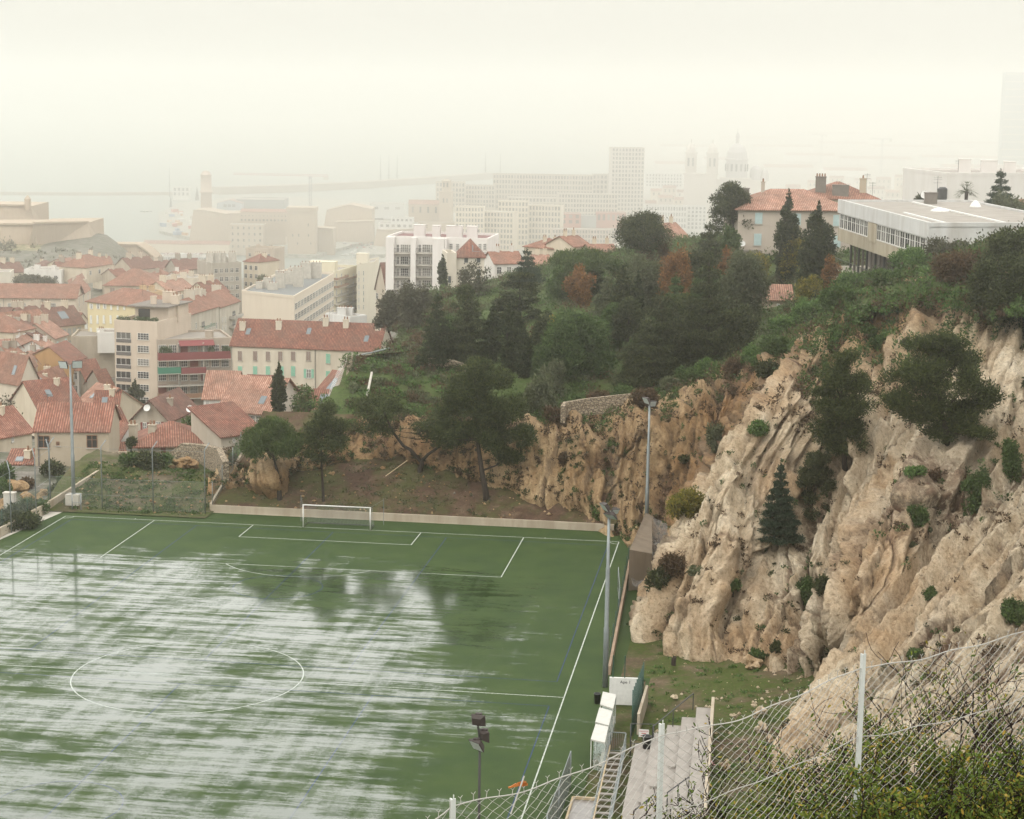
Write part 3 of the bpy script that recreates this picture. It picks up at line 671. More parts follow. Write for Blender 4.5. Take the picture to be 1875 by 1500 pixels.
# trees round the pitch
tree_at('umbrella', 'umbrella_pine', 'rounded bright green umbrella pine on a leaning trunk at the pitch end', 'tree', 512, 762, 912, 128, 206.5, 'umbrella', crown_y=866, lean=(-.75, 0), trunk_r=.26, dens=1.5)
tree_at('pine', 'pine_tree', 'thin stemmed small pine between the umbrella pine and the goal', 'tree', 592, 735, 918, 98, 206, 'pine', crown_y=856, trunk_r=.15, dens=.9, lean=(.1, 0))
def forked_pine():
    base = PS(770, 866, 4.9, .55, .34); D = (base-CAM)@CF; k = D/FPX
    root = thing('pine_tree', 'low forked pine whose two limbs spread left and right over the bank', 'tree', tuple(base)); rng = np.random.RandomState(5)
    tb = MB(); tb.tube([(0,0,-.6), (-.1,0,.4), (.15,0,1.0), (.1,0,1.5)], [.34,.30,.27,.24], 8)
    tb.tube([(.05,0,1.3), (-1.2,.1,2.6), (-2.0,.1,3.0), (-3.3,.2,4.6), (-4.4,.3,7.)], [.24,.2,.18,.14,.05], 8)
    tb.tube([(.05,0,1.3), (.9,0,2.2), (2.0,.2,3.0), (3.2,.2,4.4)], [.2,.17,.13,.05], 8)
    C, Q = [], []
    for cx, cz, rx, rz, n in [(-4.9, 6.6, 3.0, 3.0, 20), (2.2, 5.2, 3.3, 2.6, 20), (-1.8,7.0,1.4,1.2,5)]:
        for i in range(n):
            a = rng.rand()*6.28; q = math.sqrt(rng.rand())*.8; zz = rng.rand()*2-1
            C.append((cx+rx*q*math.cos(a), rx*.9*q*math.sin(a), cz+rz*.75*zz*math.sqrt(1-q*q*.8))); s = .25+.12*rng.rand(); Q.append((rx*s*1.3, rx*s*1.3, rz*s*.8))
    limbs(rng, tb, np.array(C), (0,0,2), (0,0,6), .2, 14)
    tb.build('trunk', BARK, root, smooth=True)
    V, F = leafcloud(rng, C, Q, 15000, .15, .3, .3, .35); leaf_obj('crown', V, F, LEAF['pine'], root)
forked_pine()
clump_tree('pine_tree', 'tallest dark pine on the bank right of the goal with a bare lower trunk', PS(891, 914, 4.9, .55, .34), None, [(890,905),(882,862),(874,805),(868,745),(870,690)],
  [(872,674,32,26),(850,704,46,34),(900,704,44,34),(828,745,40,34),(880,745,55,40),(930,742,44,38),(955,790,36,32),(908,800,50,36),(850,792,42,28),(932,836,38,28),(815,800,28,22),(872,700,30,30),(905,760,40,30)], 'pine', .36, 62000, .155, 9)
# trees between the houses
tree_at('cypress', 'cypress_tree', 'slim pointed cypress beside the glazed veranda house', 'tree', 511, 664, 772, 31, 244, 'cypress', ground=city_z)
tree_at('broad', 'garden_tree', 'half bare small tree right of the slim cypress among the red roofs', 'tree', 556, 702, 772, 62, 241, 'green', ground=city_z, dens=.25, twigs=120, bark=TWIG)
tree_at('cypress', 'cypress_tree', 'broad dark cypress in front of the beige apartment tower', 'tree', 249, 698, 762, 36, 390, 'cypress', ground=city_z)
tree_at('broad', 'garden_tree', 'round green garden tree behind the bright red hipped roof', 'tree', 346, 763, 806, 46, 250, 'green', ground=city_z)
tree_at('broad', 'garden_tree', 'leafless brown tree beside the round green garden tree', 'tree', 378, 772, 812, 42, 251, 'brown', ground=city_z, dens=.12, twigs=140, bark=TWIG)
tree_at('shrub', 'garden_bush', 'small green bush below the leafless brown garden tree', 'bush', 396, 794, 812, 24, 240, 'green', ground=city_z)
tree_at('broad', 'bare_tree', 'leafless grey tree at the left edge beside the plain gable wall', 'tree', 14, 725, 800, 52, 262, 'grey', ground=city_z, dens=.06, twigs=170, bark=TWIG)
tree_at('shrub', 'courtyard_hedge', 'clipped grey green hedge of courtyard trees behind the long red roof', 'hedge', 62, 500, 528, 92, 640, 'grey', ground=city_z)
tree_at('broad', 'garden_tree', 'pale olive tree between the grey apartments and the cream block', 'tree', 480, 505, 535, 30, 640, 'olive', ground=city_z)
# hillside trees, left to right
HT = [
 ('cypress','cypress_tree','dark cypress standing alone left of the white villa with red roof','tree',810,468,532,17,388,'cypress',{}),
 ('fir','conifer_tree','dark ragged conifer at the left end of the hillside trees','tree',800,535,672,52,266,'cypress',{}),
 ('fir','conifer_tree','broad dark conifer behind the cluster of columnar cypresses','tree',858,520,668,72,278,'dark',{}),
 ('cypress','cypress_tree','leftmost of the cluster of columnar cypresses on the hill','tree',902,556,668,32,252,'cypress',{}),
 ('cypress','cypress_tree','tallest of the cluster of columnar cypresses on the hill','tree',932,550,684,34,248,'cypress',{}),
 ('cypress','cypress_tree','slender cypress touching the right side of the tallest columnar one','tree',950,566,676,24,252,'cypress',{}),
 ('cypress','cypress_tree','shortest cypress at the right front of the columnar cluster','tree',958,597,690,31,244,'cypress',{}),
 ('cedar','cedar_tree','flat tiered cedar above the columnar cypresses','tree',950,488,590,98,300,'dark',{}),
 ('fir','conifer_tree','pointed blue green conifer behind the flat tiered cedar','tree',965,454,522,46,345,'fir',{}),
 ('umbrella','umbrella_pine','bright green spreading umbrella pine on the middle of the hill','tree',1068,453,545,142,318,'umbrella',{'crown_y':512}),
 ('broad','autumn_tree','rust leaved tree under the bright spreading umbrella pine','tree',1058,487,560,58,300,'rust',{'dens':.5,'twigs':80}),
 ('pine','pine_tree','large round topped dark pine rising above the hill skyline','tree',1176,394,540,108,350,'dark',{'crown_y':468,'dens':1.3}),
 ('broad','autumn_tree','bare brown tree in front of the round topped skyline pine','tree',1195,425,540,66,335,'brown',{'dens':.25,'twigs':160}),
 ('broad','autumn_tree','rust orange tree left of the tallest dark conifer','tree',1238,462,580,64,290,'rust',{'dens':.55,'twigs':120}),
 ('broad','garden_tree','olive green tree below the bare brown tree','tree',1180,465,580,76,300,'olive',{}),
 ('pine','pine_tree','large dark pine leaning left beside the beige tile roofed house','tree',1334,340,470,84,318,'dark',{'crown_y':432,'dens':1.2}),
 ('fir','conifer_tree','dark conifer left of the leaning pine','tree',1296,404,520,56,300,'dark',{}),
 ('broad','autumn_tree','rust leaved tree under the leaning dark pine','tree',1328,455,540,44,288,'rust',{'dens':.6,'twigs':60}),
 ('broad','garden_tree','fresh green tree at the left corner of the beige house','tree',1330,418,500,46,296,'green',{}),
 ('fir','conifer_tree','tallest dark conifer in the middle of the hill garden','tree',1292,452,662,98,238,'dark',{'dens':1.4}),
 ('cypress','cypress_tree','dark spire left of the tallest conifer on the hill','tree',1138,490,625,44,262,'dark',{}),
 ('cypress','cypress_tree','thin dark spire between two broad conifers on the hill','tree',1165,498,625,26,266,'cypress',{}),
 ('fir','conifer_tree','broad grey green conifer left of the tallest dark conifer','tree',1208,528,690,92,244,'dark',{'dens':1.3}),
 ('fir','conifer_tree','low wide conifer in front of the broad grey green one','tree',1188,580,708,104,238,'dark',{'dens':1.2}),
 ('broad','garden_tree','wide mid green tree in the middle of the hill garden','tree',1050,572,690,132,246,'green',{'dens':1.2}),
 ('broad','autumn_tree','small golden leaved tree behind the wide mid green one','tree',1018,580,640,48,256,'gold',{'dens':.35,'twigs':40}),
 ('broad','garden_tree','dark round tree left of the wide mid green garden tree','tree',996,582,650,50,254,'dark',{}),
 ('broad','garden_tree','olive tree right of the tallest dark conifer','tree',1362,470,600,76,262,'olive',{}),
 ('broad','garden_tree','dark spreading tree below the small tiled shed','tree',1350,560,655,80,246,'dark',{}),
 ('broad','garden_tree','grey brown bare tree on the slope below the white villa','tree',868,478,545,60,350,'grey',{'dens':.25,'twigs':120}),
 ('broad','garden_tree','dark tree with bare twigs under the white balcony apartments','tree',758,522,600,70,330,'grey',{'dens':.6,'twigs':60}),
 ('broad','garden_tree','grey green thicket tree at the left brow of the hill','tree',712,535,600,64,335,'grey',{}),
 ('cypress','cypress_tree','taller narrow cypress in front of the beige house','tree',1425,354,522,40,286,'cypress',{'lean':(1.1,0)}),
 ('cypress','cypress_tree','thick broad cypress between the beige house and the white school','tree',1492,376,540,60,278,'cypress',{}),
 ('broad','autumn_tree','yellow green tree between the two big cypresses','tree',1452,428,520,50,282,'yellow',{'dens':.6,'twigs':60}),
 ('broad','autumn_tree','rust leaved tree squeezed beside the white school','tree',1522,470,545,36,268,'rust',{'dens':.5,'twigs':60}),
 ('broad','autumn_tree','golden leaved bush below the thick broad cypress','tree',1480,505,560,46,266,'yellow',{'dens':.6}),
 ('broad','garden_tree','yellow green tree left of the narrow cypress','tree',1378,462,540,50,280,'yellow',{'dens':.9}),
 ('fir','conifer_tree','ragged dark conifer behind the roof of the white school','tree',1828,310,395,46,312,'fir',{}),
 ('umbrella','pine_tree','low dark pine crown showing over the white school roof','tree',1694,350,395,48,318,'dark',{}),
 ('broad','garden_tree','dark olive tree on the slope right of the tallest pine','tree',990,690,775,62,222,'olive',{}),
 ('broad','garden_tree','grey olive tree behind the stone garden wall','tree',1010,662,735,60,230,'olive',{}),
]
WF = {'fir': 1.5, 'cypress': 1.2, 'broad': 1.2, 'pine': 1.15, 'cedar': 1.15, 'umbrella': 1.05}
for k, nm, lb, ct, px, y0, y1, wp, D, lf, kw in HT:
    wp *= WF[k]; kw['dens'] = kw.get('dens', 1.)
    tree_at(k, nm, lb, ct, px, y0, y1, wp, D, lf, ground=hill_z, **kw)
rng = np.random.RandomState(77)
for i, (px, y1, hh, D) in enumerate([(1000,640,70,262),(1025,555,60,292),(1085,545,60,300),(1110,585,75,284),(1120,640,70,258),(1150,640,80,256),(1235,600,90,272),(1250,645,90,252),(1330,600,85,270),(1325,650,80,248),(1270,540,70,300),(1225,530,60,312),(1145,545,60,305),(1090,660,60,248),(1160,690,60,240),(1240,680,60,238),(830,650,60,270),(850,590,60,300),(1040,520,40,318),(1300,600,90,262),(1180,560,70,300),(1215,640,70,250)]):
    tree_at(['fir','broad','pine'][i % 3], 'grove_tree', 'leafy tree packed into the hillside grove between the taller trees', 'tree', px, y1-hh*1.1, y1, hh*rng.uniform(.75,1.1), D, ['dark','green','pine','olive','green'][i % 5], ground=hill_z, group='leafy trees packed into the hillside grove', dens=1.2)
# palm
def palm(px, y0, y1, wpx, D, label):
    base = PD(px, y1, D); k = D/FPX; h = (y1-y0)*k; R = wpx*k/2; rng = np.random.RandomState(3)
    root = thing('palm_tree', label, 'palm', tuple(base)); tb = MB(); hz = h*.62
    tb.tube([(0,0,-3), (0,0,hz*.5), (0,0,hz)], [.32,.28,.3], 8); tb.build('trunk', BARK, root, smooth=True)
    cb = MB()
    for i in range(46):
        a = rng.rand()*6.28; el = rng.uniform(-.5, 1.3); L = R*rng.uniform(.85, 1.1); d = Vector((math.cos(a)*math.cos(el), math.sin(a)*math.cos(el), math.sin(el)))
        s = Vector((-math.sin(a), math.cos(a), 0)); p = Vector((0,0,hz)); q = p+d*L*.6; e_ = q + d*L*.4 + Vector((0,0,-L*.18))
        for f_ in (-.32, -.16, 0, .16, .32):
            cb.add([q-s*.05, q+s*.05, e_+s*(f_*L*.9)], [(0,1,2)])
        cb.bar(p, q, .04)
    cb.build('crown', LEAF['olive'], root)
palm(1768, 330, 385, 50, 305, 'fan palm standing before the white block beyond the school')
# shrubs along the brow and on the cliffs
SH = [
 (1060,742,36,30,'green','green bush at the foot of the stone garden wall'),(1100,752,60,48,'brown','brown dry bush hanging over the cliff below the garden wall'),(1140,745,60,50,'green','leafy bush right of the stone garden wall'),
 (1178,745,56,44,'brown','dry brown bush at the top of the tall lamp post'),(1012,772,40,40,'brown','dark dry bush on the cliff edge left of the garden wall'),(1222,718,50,40,'olive','pale olive bush on the cliff brow right of the lamp post'),
 (1262,705,60,46,'green','green bush on the brow under the tallest conifer'),(1300,690,54,44,'bright','bright bush on the brow right of the tallest conifer'),(1345,690,60,46,'brown','reddish dry bush on the brow above the gully'),
 (1380,672,60,50,'bright','bright leafy bush above the gully between the cliffs'),(1418,650,60,50,'green','green bush where the first rib meets the hill'),(1404,690,50,42,'dark','dark bush in the gully head'),
 (1440,612,70,50,'bright','bright bush above the pale pointed rock'),(1486,590,80,56,'bright','dense bright bush on the ridge below the thick cypress'),(1535,572,70,70,'green','green bush hanging from the ridge rock'),
 (1560,540,80,56,'bright','bright bush under the balcony of the white school'),(1625,520,80,40,'green','low green bush left of the school retaining wall'),(1680,500,110,56,'bright','bright mound of bush below the school windows'),
 (1735,480,90,60,'grey','grey twiggy bush right of the bright mound'),(1760,520,120,80,'brown','brown tangled bush on the upper cliff brow'),(1836,600,150,170,'dark','largest dark bush at the top right cliff'),
 (1800,430,90,60,'yellow','yellow reedy bush at the corner of the white school'),(1850,420,80,80,'olive','olive reedy bush at the right edge below the school'),(1850,480,90,80,'dark','dark bush between the reeds and the largest bush'),
 (1590,620,44,36,'green','small green bush in the crack of the upper cliff'),(1615,640,36,44,'bright','upright bright bush in the upper crack'),(1660,640,30,30,'dark','dark tuft above the big cliff pine'),
]
for i, (px, y1, wp, hp, lf, lb) in enumerate(SH):
    q = hit(px, y1)
    if q is None: q = on_hill(px, y1, 150, 300)
    P, D = q
    plant('shrub', 'shrub', lb, 'shrub', P + np.array([0, .3, -.3]), hp*D/FPX, wp*D/FPX, lf, D=D, group='shrubs along the cliff brow', dens=.9)
CT = [
 ('fir','conifer_tree','dark conical fir on the right cliff ledge','tree',1425,838,982,80,'fir',dict(dens=1.4)),
 ('pine','pine_tree','dark pine right of the conical fir on the cliff','tree',1492,818,955,78,'dark',dict(dens=1.1)),
 ('broad','cliff_shrub','dark upright bush below the right edge of the second rib','shrub',1786,852,945,56,'green',{}),
 ('broad','cliff_shrub','dark green bush near the right edge of the cliff','shrub',1850,800,880,54,'green',{}),
 ('shrub','cliff_shrub','rounded grey green bush at the foot of the cliff bowl','shrub',1470,1048,1100,56,'green',{}),
 ('shrub','cliff_shrub','dark bush beside the rounded grey green one in the bowl','shrub',1506,1040,1092,36,'dark',{}),
 ('shrub','cliff_shrub','bright green cushion bush on the first rib','shrub',1387,762,795,52,'bright',{}),
 ('shrub','cliff_shrub','large yellowing bush in the corner gully by the netting','shrub',1255,885,950,76,'yellow',dict(twigs=120)),
 ('shrub','cliff_shrub','dark olive bush halfway up the corner gully','shrub',1308,765,828,46,'olive',{}),
 ('shrub','cliff_shrub','brown bush at the base of the first rib beside the netting','shrub',1226,1000,1060,60,'brown',dict(twigs=60)),
 ('shrub','cliff_shrub','dark bush under the concrete ledge in the corner','shrub',1205,1025,1080,52,'dark',{}),
 ('shrub','cliff_shrub','green bush on the lower slab left of the fence post','shrub',1700,1065,1098,38,'green',{}),
 ('shrub','cliff_shrub','green bush at the right edge of the pale slab','shrub',1852,1085,1145,60,'green',{}),
 ('shrub','cliff_shrub','green bush in the crevice below the pale slab','shrub',1672,1180,1205,44,'green',{}),
 ('shrub','cliff_shrub','small green bush at the cliff foot beside the pale boulder','shrub',1386,1180,1212,32,'green',{}),
 ('shrub','cliff_shrub','dark bush at the cliff foot right of the pale boulder','shrub',1420,1165,1195,24,'dark',{}),
 ('shrub','cliff_shrub','bush in the soil gully beside the dark slab','shrub',1682,915,962,42,'green',{}),
 ('shrub','cliff_shrub','low bush above the soil gully','shrub',1674,845,872,44,'bright',{}),
 ('shrub','cliff_shrub','bush left of the fir foot','shrub',1342,1050,1080,30,'green',{}),
 ('shrub','cliff_shrub','green bush at the lamp foot of the back cliff','shrub',1096,925,955,26,'bright',{}),
 ('shrub','cliff_shrub','dark bush on the middle of the back cliff','shrub',1246,828,848,28,'dark',{}),
 ('shrub','cliff_shrub','dry bush beneath the tall pine on the back cliff','shrub',1035,820,850,34,'brown',{}),
]
for k, nm, lb, ct, px, y0, y1, wp, lf, kw in CT: on_cliff(k, nm, lb, ct, px, y0, y1, wp, lf, **kw)

for lb, bx, by, tr, cl, n_, sd in (
  ('tall dark pine growing up the first rib of the cliff', 1548, 850, [(1546,840),(1542,790),(1540,730),(1543,670)], [(1545,655,26,24),(1528,690,42,32),(1562,700,34,30),(1508,712,30,18),(1540,745,54,36),(1524,792,46,36),(1562,792,38,36),(1542,826,38,24)], 36000, 21),
  ('widest dark pine sprawling across the upper right cliff', 1735, 806, [(1732,790),(1722,750),(1715,700),(1712,650)], [(1735,625,44,26),(1690,640,42,30),(1762,655,46,32),(1660,682,48,36),(1712,692,62,40),(1778,700,42,36),(1648,732,42,28),(1700,746,58,36),(1762,752,58,38),(1802,738,40,30),(1730,786,46,26),(1782,790,42,24)], 52000, 22)):
    q = hit(bx, by); clump_tree('pine_tree', lb, np.array(q[0])+np.array([0,.2,-.2]), q[1]-1.5, tr, cl, 'pine', .26, n_, .135, sd)
# low ground cover on the hill and small tufts on the rock: nobody could count them
def cover(name, pts, nl, size, leaf, rad, hgt, seed, kind='stuff'):
    rng = np.random.RandomState(seed); C = np.array(pts); k = len(C)
    Rr = np.stack([rad*(.5+rng.rand(k)), rad*(.5+rng.rand(k)), hgt*(.5+rng.rand(k))], 1); C = C + np.array([0, 0, 1])*Rr[:, 2:]*.4
    V, F = leafcloud(rng, C, Rr, nl, size, .5, .4, .3); me = bpy.data.meshes.new(name); raw_mesh(me, V, F)
    return tag(link(name, me, LEAF[leaf]), kind=kind)
rng = np.random.RandomState(11)
def hill_pts(n, th, off, x0=-20, x1=110, y0=-110, y1=190, sc=.11, left=.12, edge=815):
    X = rng.uniform(x0, x1, n); Y = rng.uniform(y0, y1, n); k = inside(X, Y, HPOLY) & (fbm(X*sc, Y*sc, X*0+off, 3) > th)
    X, Y = X[k], Y[k]; P = np.stack([X, Y, hill_h(X, Y)-.1], 1); d = P-CAM; q = 937.5+FPX*(d@CR)/(d@CF); return P[(q > edge+40*np.sin(Y*.2)) | (rng.rand(len(X)) < left)]
cover('hill_undergrowth', hill_pts(6400, .46, 1, left=.25, edge=900), 120000, .18, 'green', 1.1, 1.1, 1)
cover('dark_undergrowth', hill_pts(3600, .50, 5, left=.05, edge=1010), 60000, .18, 'dark', 1.2, 1.3, 2)
cover('olive_undergrowth', hill_pts(6000, .46, 9, left=.8), 110000, .18, 'olive', 1.0, .8, 3)
cover('dry_undergrowth', hill_pts(3000, .51, 13), 50000, .17, 'brown', 1.0, .9, 4)
cover('bright_undergrowth', hill_pts(5200, .49, 17, left=.9), 100000, .17, 'bright', .9, .6, 5)
def cliff_pts(n, th, off, v0, v1):
    i = rng.randint(int(v0*NM), int(v1*NM), n); j = rng.randint(0, NP, n); P = CL[i, j]
    k = fbm(P[:, 0]*.15, P[:, 1]*.15, P[:, 2]*.15+off, 3) - .35*(disp[i, j])*.12 > th
    return P[k]
lp = []
for i in range(900):
    P = PD(rng.uniform(640, 830), rng.uniform(560, 770), rng.uniform(225, 330))
    if inside(np.array([P[0]]), np.array([P[1]]), HPOLY)[0]: lp.append((P[0], P[1], hill_z(P[0], P[1])-.1))
lp = np.array(lp); np.random.RandomState(3).shuffle(lp); k3 = len(lp)//3
cover('slope_scrub', lp[:k3], 26000, .18, 'olive', .9, .5, 41); cover('green_slope_scrub', lp[k3:2*k3], 26000, .18, 'bright', 1.0, .4, 42); cover('dry_slope_scrub', lp[2*k3:], 20000, .18, 'brown', .9, .7, 43)
cover('cliff_tufts', cliff_pts(900, .52, 3, .22, .95), 16000, .10, 'dark', .30, .26, 6)
cover('dry_cliff_tufts', cliff_pts(1700, .52, 8, .22, .95), 26000, .10, 'brown', .34, .26, 7)
cover('green_cliff_tufts', cliff_pts(700, .55, 14, .22, .97), 13000, .10, 'green', .34, .28, 8)
gq = np.argwhere((soil > .5) & (vv > .10) & (vv < .9) & (uu > 8)); gq = gq[rng.permutation(len(gq))[:52]]
for i, (a_, c_) in enumerate(gq):
    P = CL[a_, c_]; w_ = rng.uniform(.7, 1.9); D_ = float((P-CAM)@CF)
    plant('shrub', 'cliff_shrub', 'small straggling shrub rooted in a crack of the cliff', 'shrub', P+np.array([0,.1,-.15]), w_*rng.uniform(.5,.9), w_, ['green','brown','dark','olive','brown'][i % 5], D=D_, group='small shrubs rooted in the cliff cracks', dens=.6)
gi = np.argwhere((soil > .4) & (vv > .12)); gi = gi[rng.randint(0, len(gi), 700)]; gp = CL[gi[:, 0], gi[:, 1]]
cover('gully_scrub', gp[:350], 15000, .11, 'green', .45, .35, 61); cover('dry_gully_scrub', gp[350:], 14000, .11, 'brown', .45, .35, 62)
cover('brow_undergrowth', CL[rng.randint(int(.80*NM), NM, 900), rng.randint(0, int(NP*.78), 900)], 42000, .15, 'green', .7, .7, 9)
cover('dry_brow_undergrowth', CL[rng.randint(int(.72*NM), NM, 500), rng.randint(0, int(NP*.78), 500)], 18000, .15, 'brown', .7, .7, 10)
bp = []
for i in range(14, 26):
    for t in np.linspace(0, 1, 9, endpoint=False):
        q = BL[i]*(1-t)+BL[i+1]*t
        for k in range(2): a = q + rng.normal(size=2)*.8; bp.append((a[0], a[1], hill_z(a[0], a[1])-.15))
bp = np.array(bp); rng.shuffle(bp); k3 = len(bp)//3
cover('brow_fringe', bp[:k3], 7000, .13, 'green', .7, .5, 71); cover('bright_brow_fringe', bp[k3:2*k3], 6000, .13, 'bright', .7, .5, 72); cover('dry_brow_fringe', bp[2*k3:], 5000, .12, 'brown', .7, .5, 73)
# ------------------------------------------------------------------ buildings
_wall = {}
def wall(c, stain=.5):
    c = tuple(x*.84 for x in c); k = (c, stain)
    if k not in _wall:
        g = N('wall_paint'); p = g.geo(); n = g.noise(g.mapping(p, (.5,.5,.09)), 1.3, 5, .65); n2 = g.noise(p, .25, 4, .6)
        a = g.mix(g.math('MULTIPLY', g.ramp(n, (.42, 0.), (.72, 1.)), stain), c, tuple(x*y for x, y in zip(c, (.62,.56,.5))))
        a = g.mix(g.math('MULTIPLY', g.ramp(n2, (.4, 0.), (.65, 1.)), stain*.6), a, tuple(x*.78 for x in c))
        g.bump(g.noise(p, 6, 3), .2, .02); _wall[k] = g.set(color=a, rough=.9, spec=.15)
    return _wall[k]
_tile = {}
def tile(c):
    if c not in _tile:
        g = N('roof_tile_'+c); c1, c2, c3 = {'orange': ((.27,.125,.085),(.34,.172,.12),(.42,.24,.175)), 'red': ((.19,.078,.055),(.27,.115,.08),(.35,.165,.115)),
           'pink': ((.33,.17,.12),(.45,.25,.18),(.54,.34,.26)), 'brown': ((.17,.085,.065),(.23,.12,.09),(.29,.16,.125)), 'scarlet': ((.25,.108,.075),(.32,.15,.108),(.40,.215,.16))}[c]
        uv = g.n('UVMap').outputs[0]; p = g.geo()
        u = g.n('SeparateXYZ'); g.put(u.inputs[0], uv)
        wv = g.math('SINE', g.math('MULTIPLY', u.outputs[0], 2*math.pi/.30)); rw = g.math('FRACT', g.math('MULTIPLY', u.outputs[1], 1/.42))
        br = g.n('TexWhiteNoise'); br.noise_dimensions = '2D'
        fl = g.n('VectorMath', operation='FLOOR'); mp = g.mapping(uv, (1/.30, 1/.42, 1)); g.put(fl.inputs[0], mp); g.put(br.inputs[0], fl.outputs[0])
        a = g.ramp(br.outputs[0], (0., c1), (.5, c2), (1., c3))
        n = g.noise(p, .5, 5, .65); a = g.mix(.85, a, g.ramp(n, (.32, (.50,.50,.50)), (.68, (1.2,1.17,1.15))), 'MULTIPLY')
        a = g.mix(g.math('MULTIPLY', g.ramp(g.noise(p, .22, 5, .7), (.45, 0.), (.65, 1.)), .5), a, (.17,.13,.10))
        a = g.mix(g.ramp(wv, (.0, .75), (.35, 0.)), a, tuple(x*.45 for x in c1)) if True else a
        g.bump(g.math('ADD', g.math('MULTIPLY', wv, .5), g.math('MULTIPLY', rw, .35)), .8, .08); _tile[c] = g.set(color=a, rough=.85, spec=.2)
    return _tile[c]
def plain(name, c, rough=.6, metal=0., spec=.4, var=.25, sc=3.):
    g = N(name); n = g.noise(g.obj(), sc, 4, .65)
    return g.set(color=g.mix(var, c, g.ramp(n, (.3, tuple(x*.5 for x in c)), (.7, tuple(min(1, x*1.3) for x in c)))), rough=rough, metal=metal, spec=spec)
def mat_glass():
    g = N('window_pane'); r = g.n('ObjectInfo').outputs['Random']
    c = g.ramp(r, (0., (.012,.013,.014)), (.45, (.03,.03,.03)), (.7, (.10,.095,.085)), (1., (.22,.21,.19)))
    return g.set(color=c, rough=.12, spec=.5)
M_GLASS = mat_glass(); M_FRAME = plain('window_frame', (.62,.60,.56), .5); M_DARK = plain('dark_recess', (.022,.02,.019), .8)
M_SHUT = {'green': plain('green_shutter', (.20,.42,.30), .6), 'brown': plain('brown_shutter', (.23,.17,.14), .7), 'white': plain('white_shutter', (.62,.62,.58), .6),
          'dark': plain('dark_shutter', (.035,.045,.045), .6), 'blue': plain('blue_shutter', (.36,.45,.44), .6), 'red': plain('red_shutter', (.17,.045,.035), .7), 'grey': plain('grey_shutter', (.33,.33,.31), .7)}
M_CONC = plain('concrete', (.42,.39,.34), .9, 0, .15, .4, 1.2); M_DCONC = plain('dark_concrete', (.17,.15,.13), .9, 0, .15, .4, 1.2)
M_ROOFF = plain('flat_roof_felt', (.27,.245,.215), .95, 0, .1, .35, .4); M_ROOFG = plain('grey_roof', (.16,.165,.16), .8, 0, .2, .35, .4)
M_WHITE = plain('white_paint', (.60,.59,.56), .6); M_METAL = plain('grey_metal', (.30,.31,.31), .45, .6); M_DMETAL = plain('dark_metal', (.06,.06,.06), .5, .5)
M_RAIL = plain('balcony_rail', (.10,.09,.085), .6); M_EDGE = plain('dark_red_edging', (.13,.05,.042), .7); M_RED = plain('red_canvas', (.17,.038,.038), .8); M_GREENC = plain('green_canvas', (.03,.16,.10), .8); M_BROWNC = plain('brown_canvas', (.22,.12,.07), .8)
M_ZINC = plain('zinc_trim', (.13,.12,.11), .6)

def slope_uv(me):
    uv = me.uv_layers.new(name='UVMap')
    for p in me.polygons:
        n = p.normal; h = Vector((-n.y, n.x, 0)); h = h.normalized() if h.length > 1e-4 else Vector((1,0,0)); v = n.cross(h)
        for li, vi in zip(p.loop_indices, p.vertices):
            c = me.vertices[vi].co; uv.data[li].uv = (c.dot(h), c.dot(v))
_wm = {}
def win_mesh(kind, w, h, scol):
    k = (kind, round(w, 1), round(h, 1), scol)
    if k in _wm: return _wm[k]
    w, h = k[1], k[2]; b = MB()
    if kind in ('loggia',):
        b.box(-w/2, w/2, -.05, .02, 0, h, 1)
        for x in (-w/2+.04, -w/6, w/6, w/2-.04): b.box(x-.03, x+.03, -.1, -.05, 0, h, 0)
        b.box(-w/2, w/2, -.1, -.05, h*.36, h*.40, 0)
        b.box(-w/2, w/2, -.12, -.06, .02, h*.34, 2)
        mats = [M_FRAME, M_GLASS, M_RAIL]
    elif kind == 'hole': b.box(-w/2, w/2, -.03, .02, 0, h, 0); mats = [M_GLASS]
    else:
        t = .07
        b.box(-w/2+t, w/2-t, -.04, .02, t, h-t, 1)
        b.box(-w/2, -w/2+t, -.09, .02, 0, h, 0); b.box(w/2-t, w/2, -.09, .02, 0, h, 0)
        b.box(-w/2+t, w/2-t, -.09, .02, 0, t, 0); b.box(-w/2+t, w/2-t, -.09, .02, h-t, h, 0)
        b.box(-.035, .035, -.08, -.04, t, h-t, 0)
        if kind == 'grid':
            for x in (-w/4, w/4): b.box(x-.03, x+.03, -.08, -.04, t, h-t, 0)
            for q in (.33, .68): b.box(-w/2+t, w/2-t, -.085, -.045, h*q-.03, h*q+.03, 0)
        else: b.box(-w/2+t, w/2-t, -.085, -.045, h*.62, h*.62+.05, 0)
        b.box(-w/2-.1, w/2+.1, -.16, .02, -.1, -.005, 2)
        mats = [M_BROWNC if kind == 'wood' else M_FRAME, M_DARK if kind == 'wood' else M_GLASS, M_CONC]
    me = b.mesh('window'); 
    for m_ in mats: me.materials.append(m_)
    _wm[k] = me; return me
def shut_mesh(w, h, col):
    k = ('sh', round(w, 1), round(h, 1), col)
    if k in _wm: return _wm[k]
    b = MB(); w, h = k[1], k[2]; b.box(0, w, -.04, 0, 0, h, 0)
    for i in range(2): b.box(.06, w-.06, -.055, -.04, h*(.06+.48*i), h*(.46+.48*i), 0)
    me = b.mesh('shutter'); me.materials.append(M_SHUT[col]); _wm[k] = me; return me

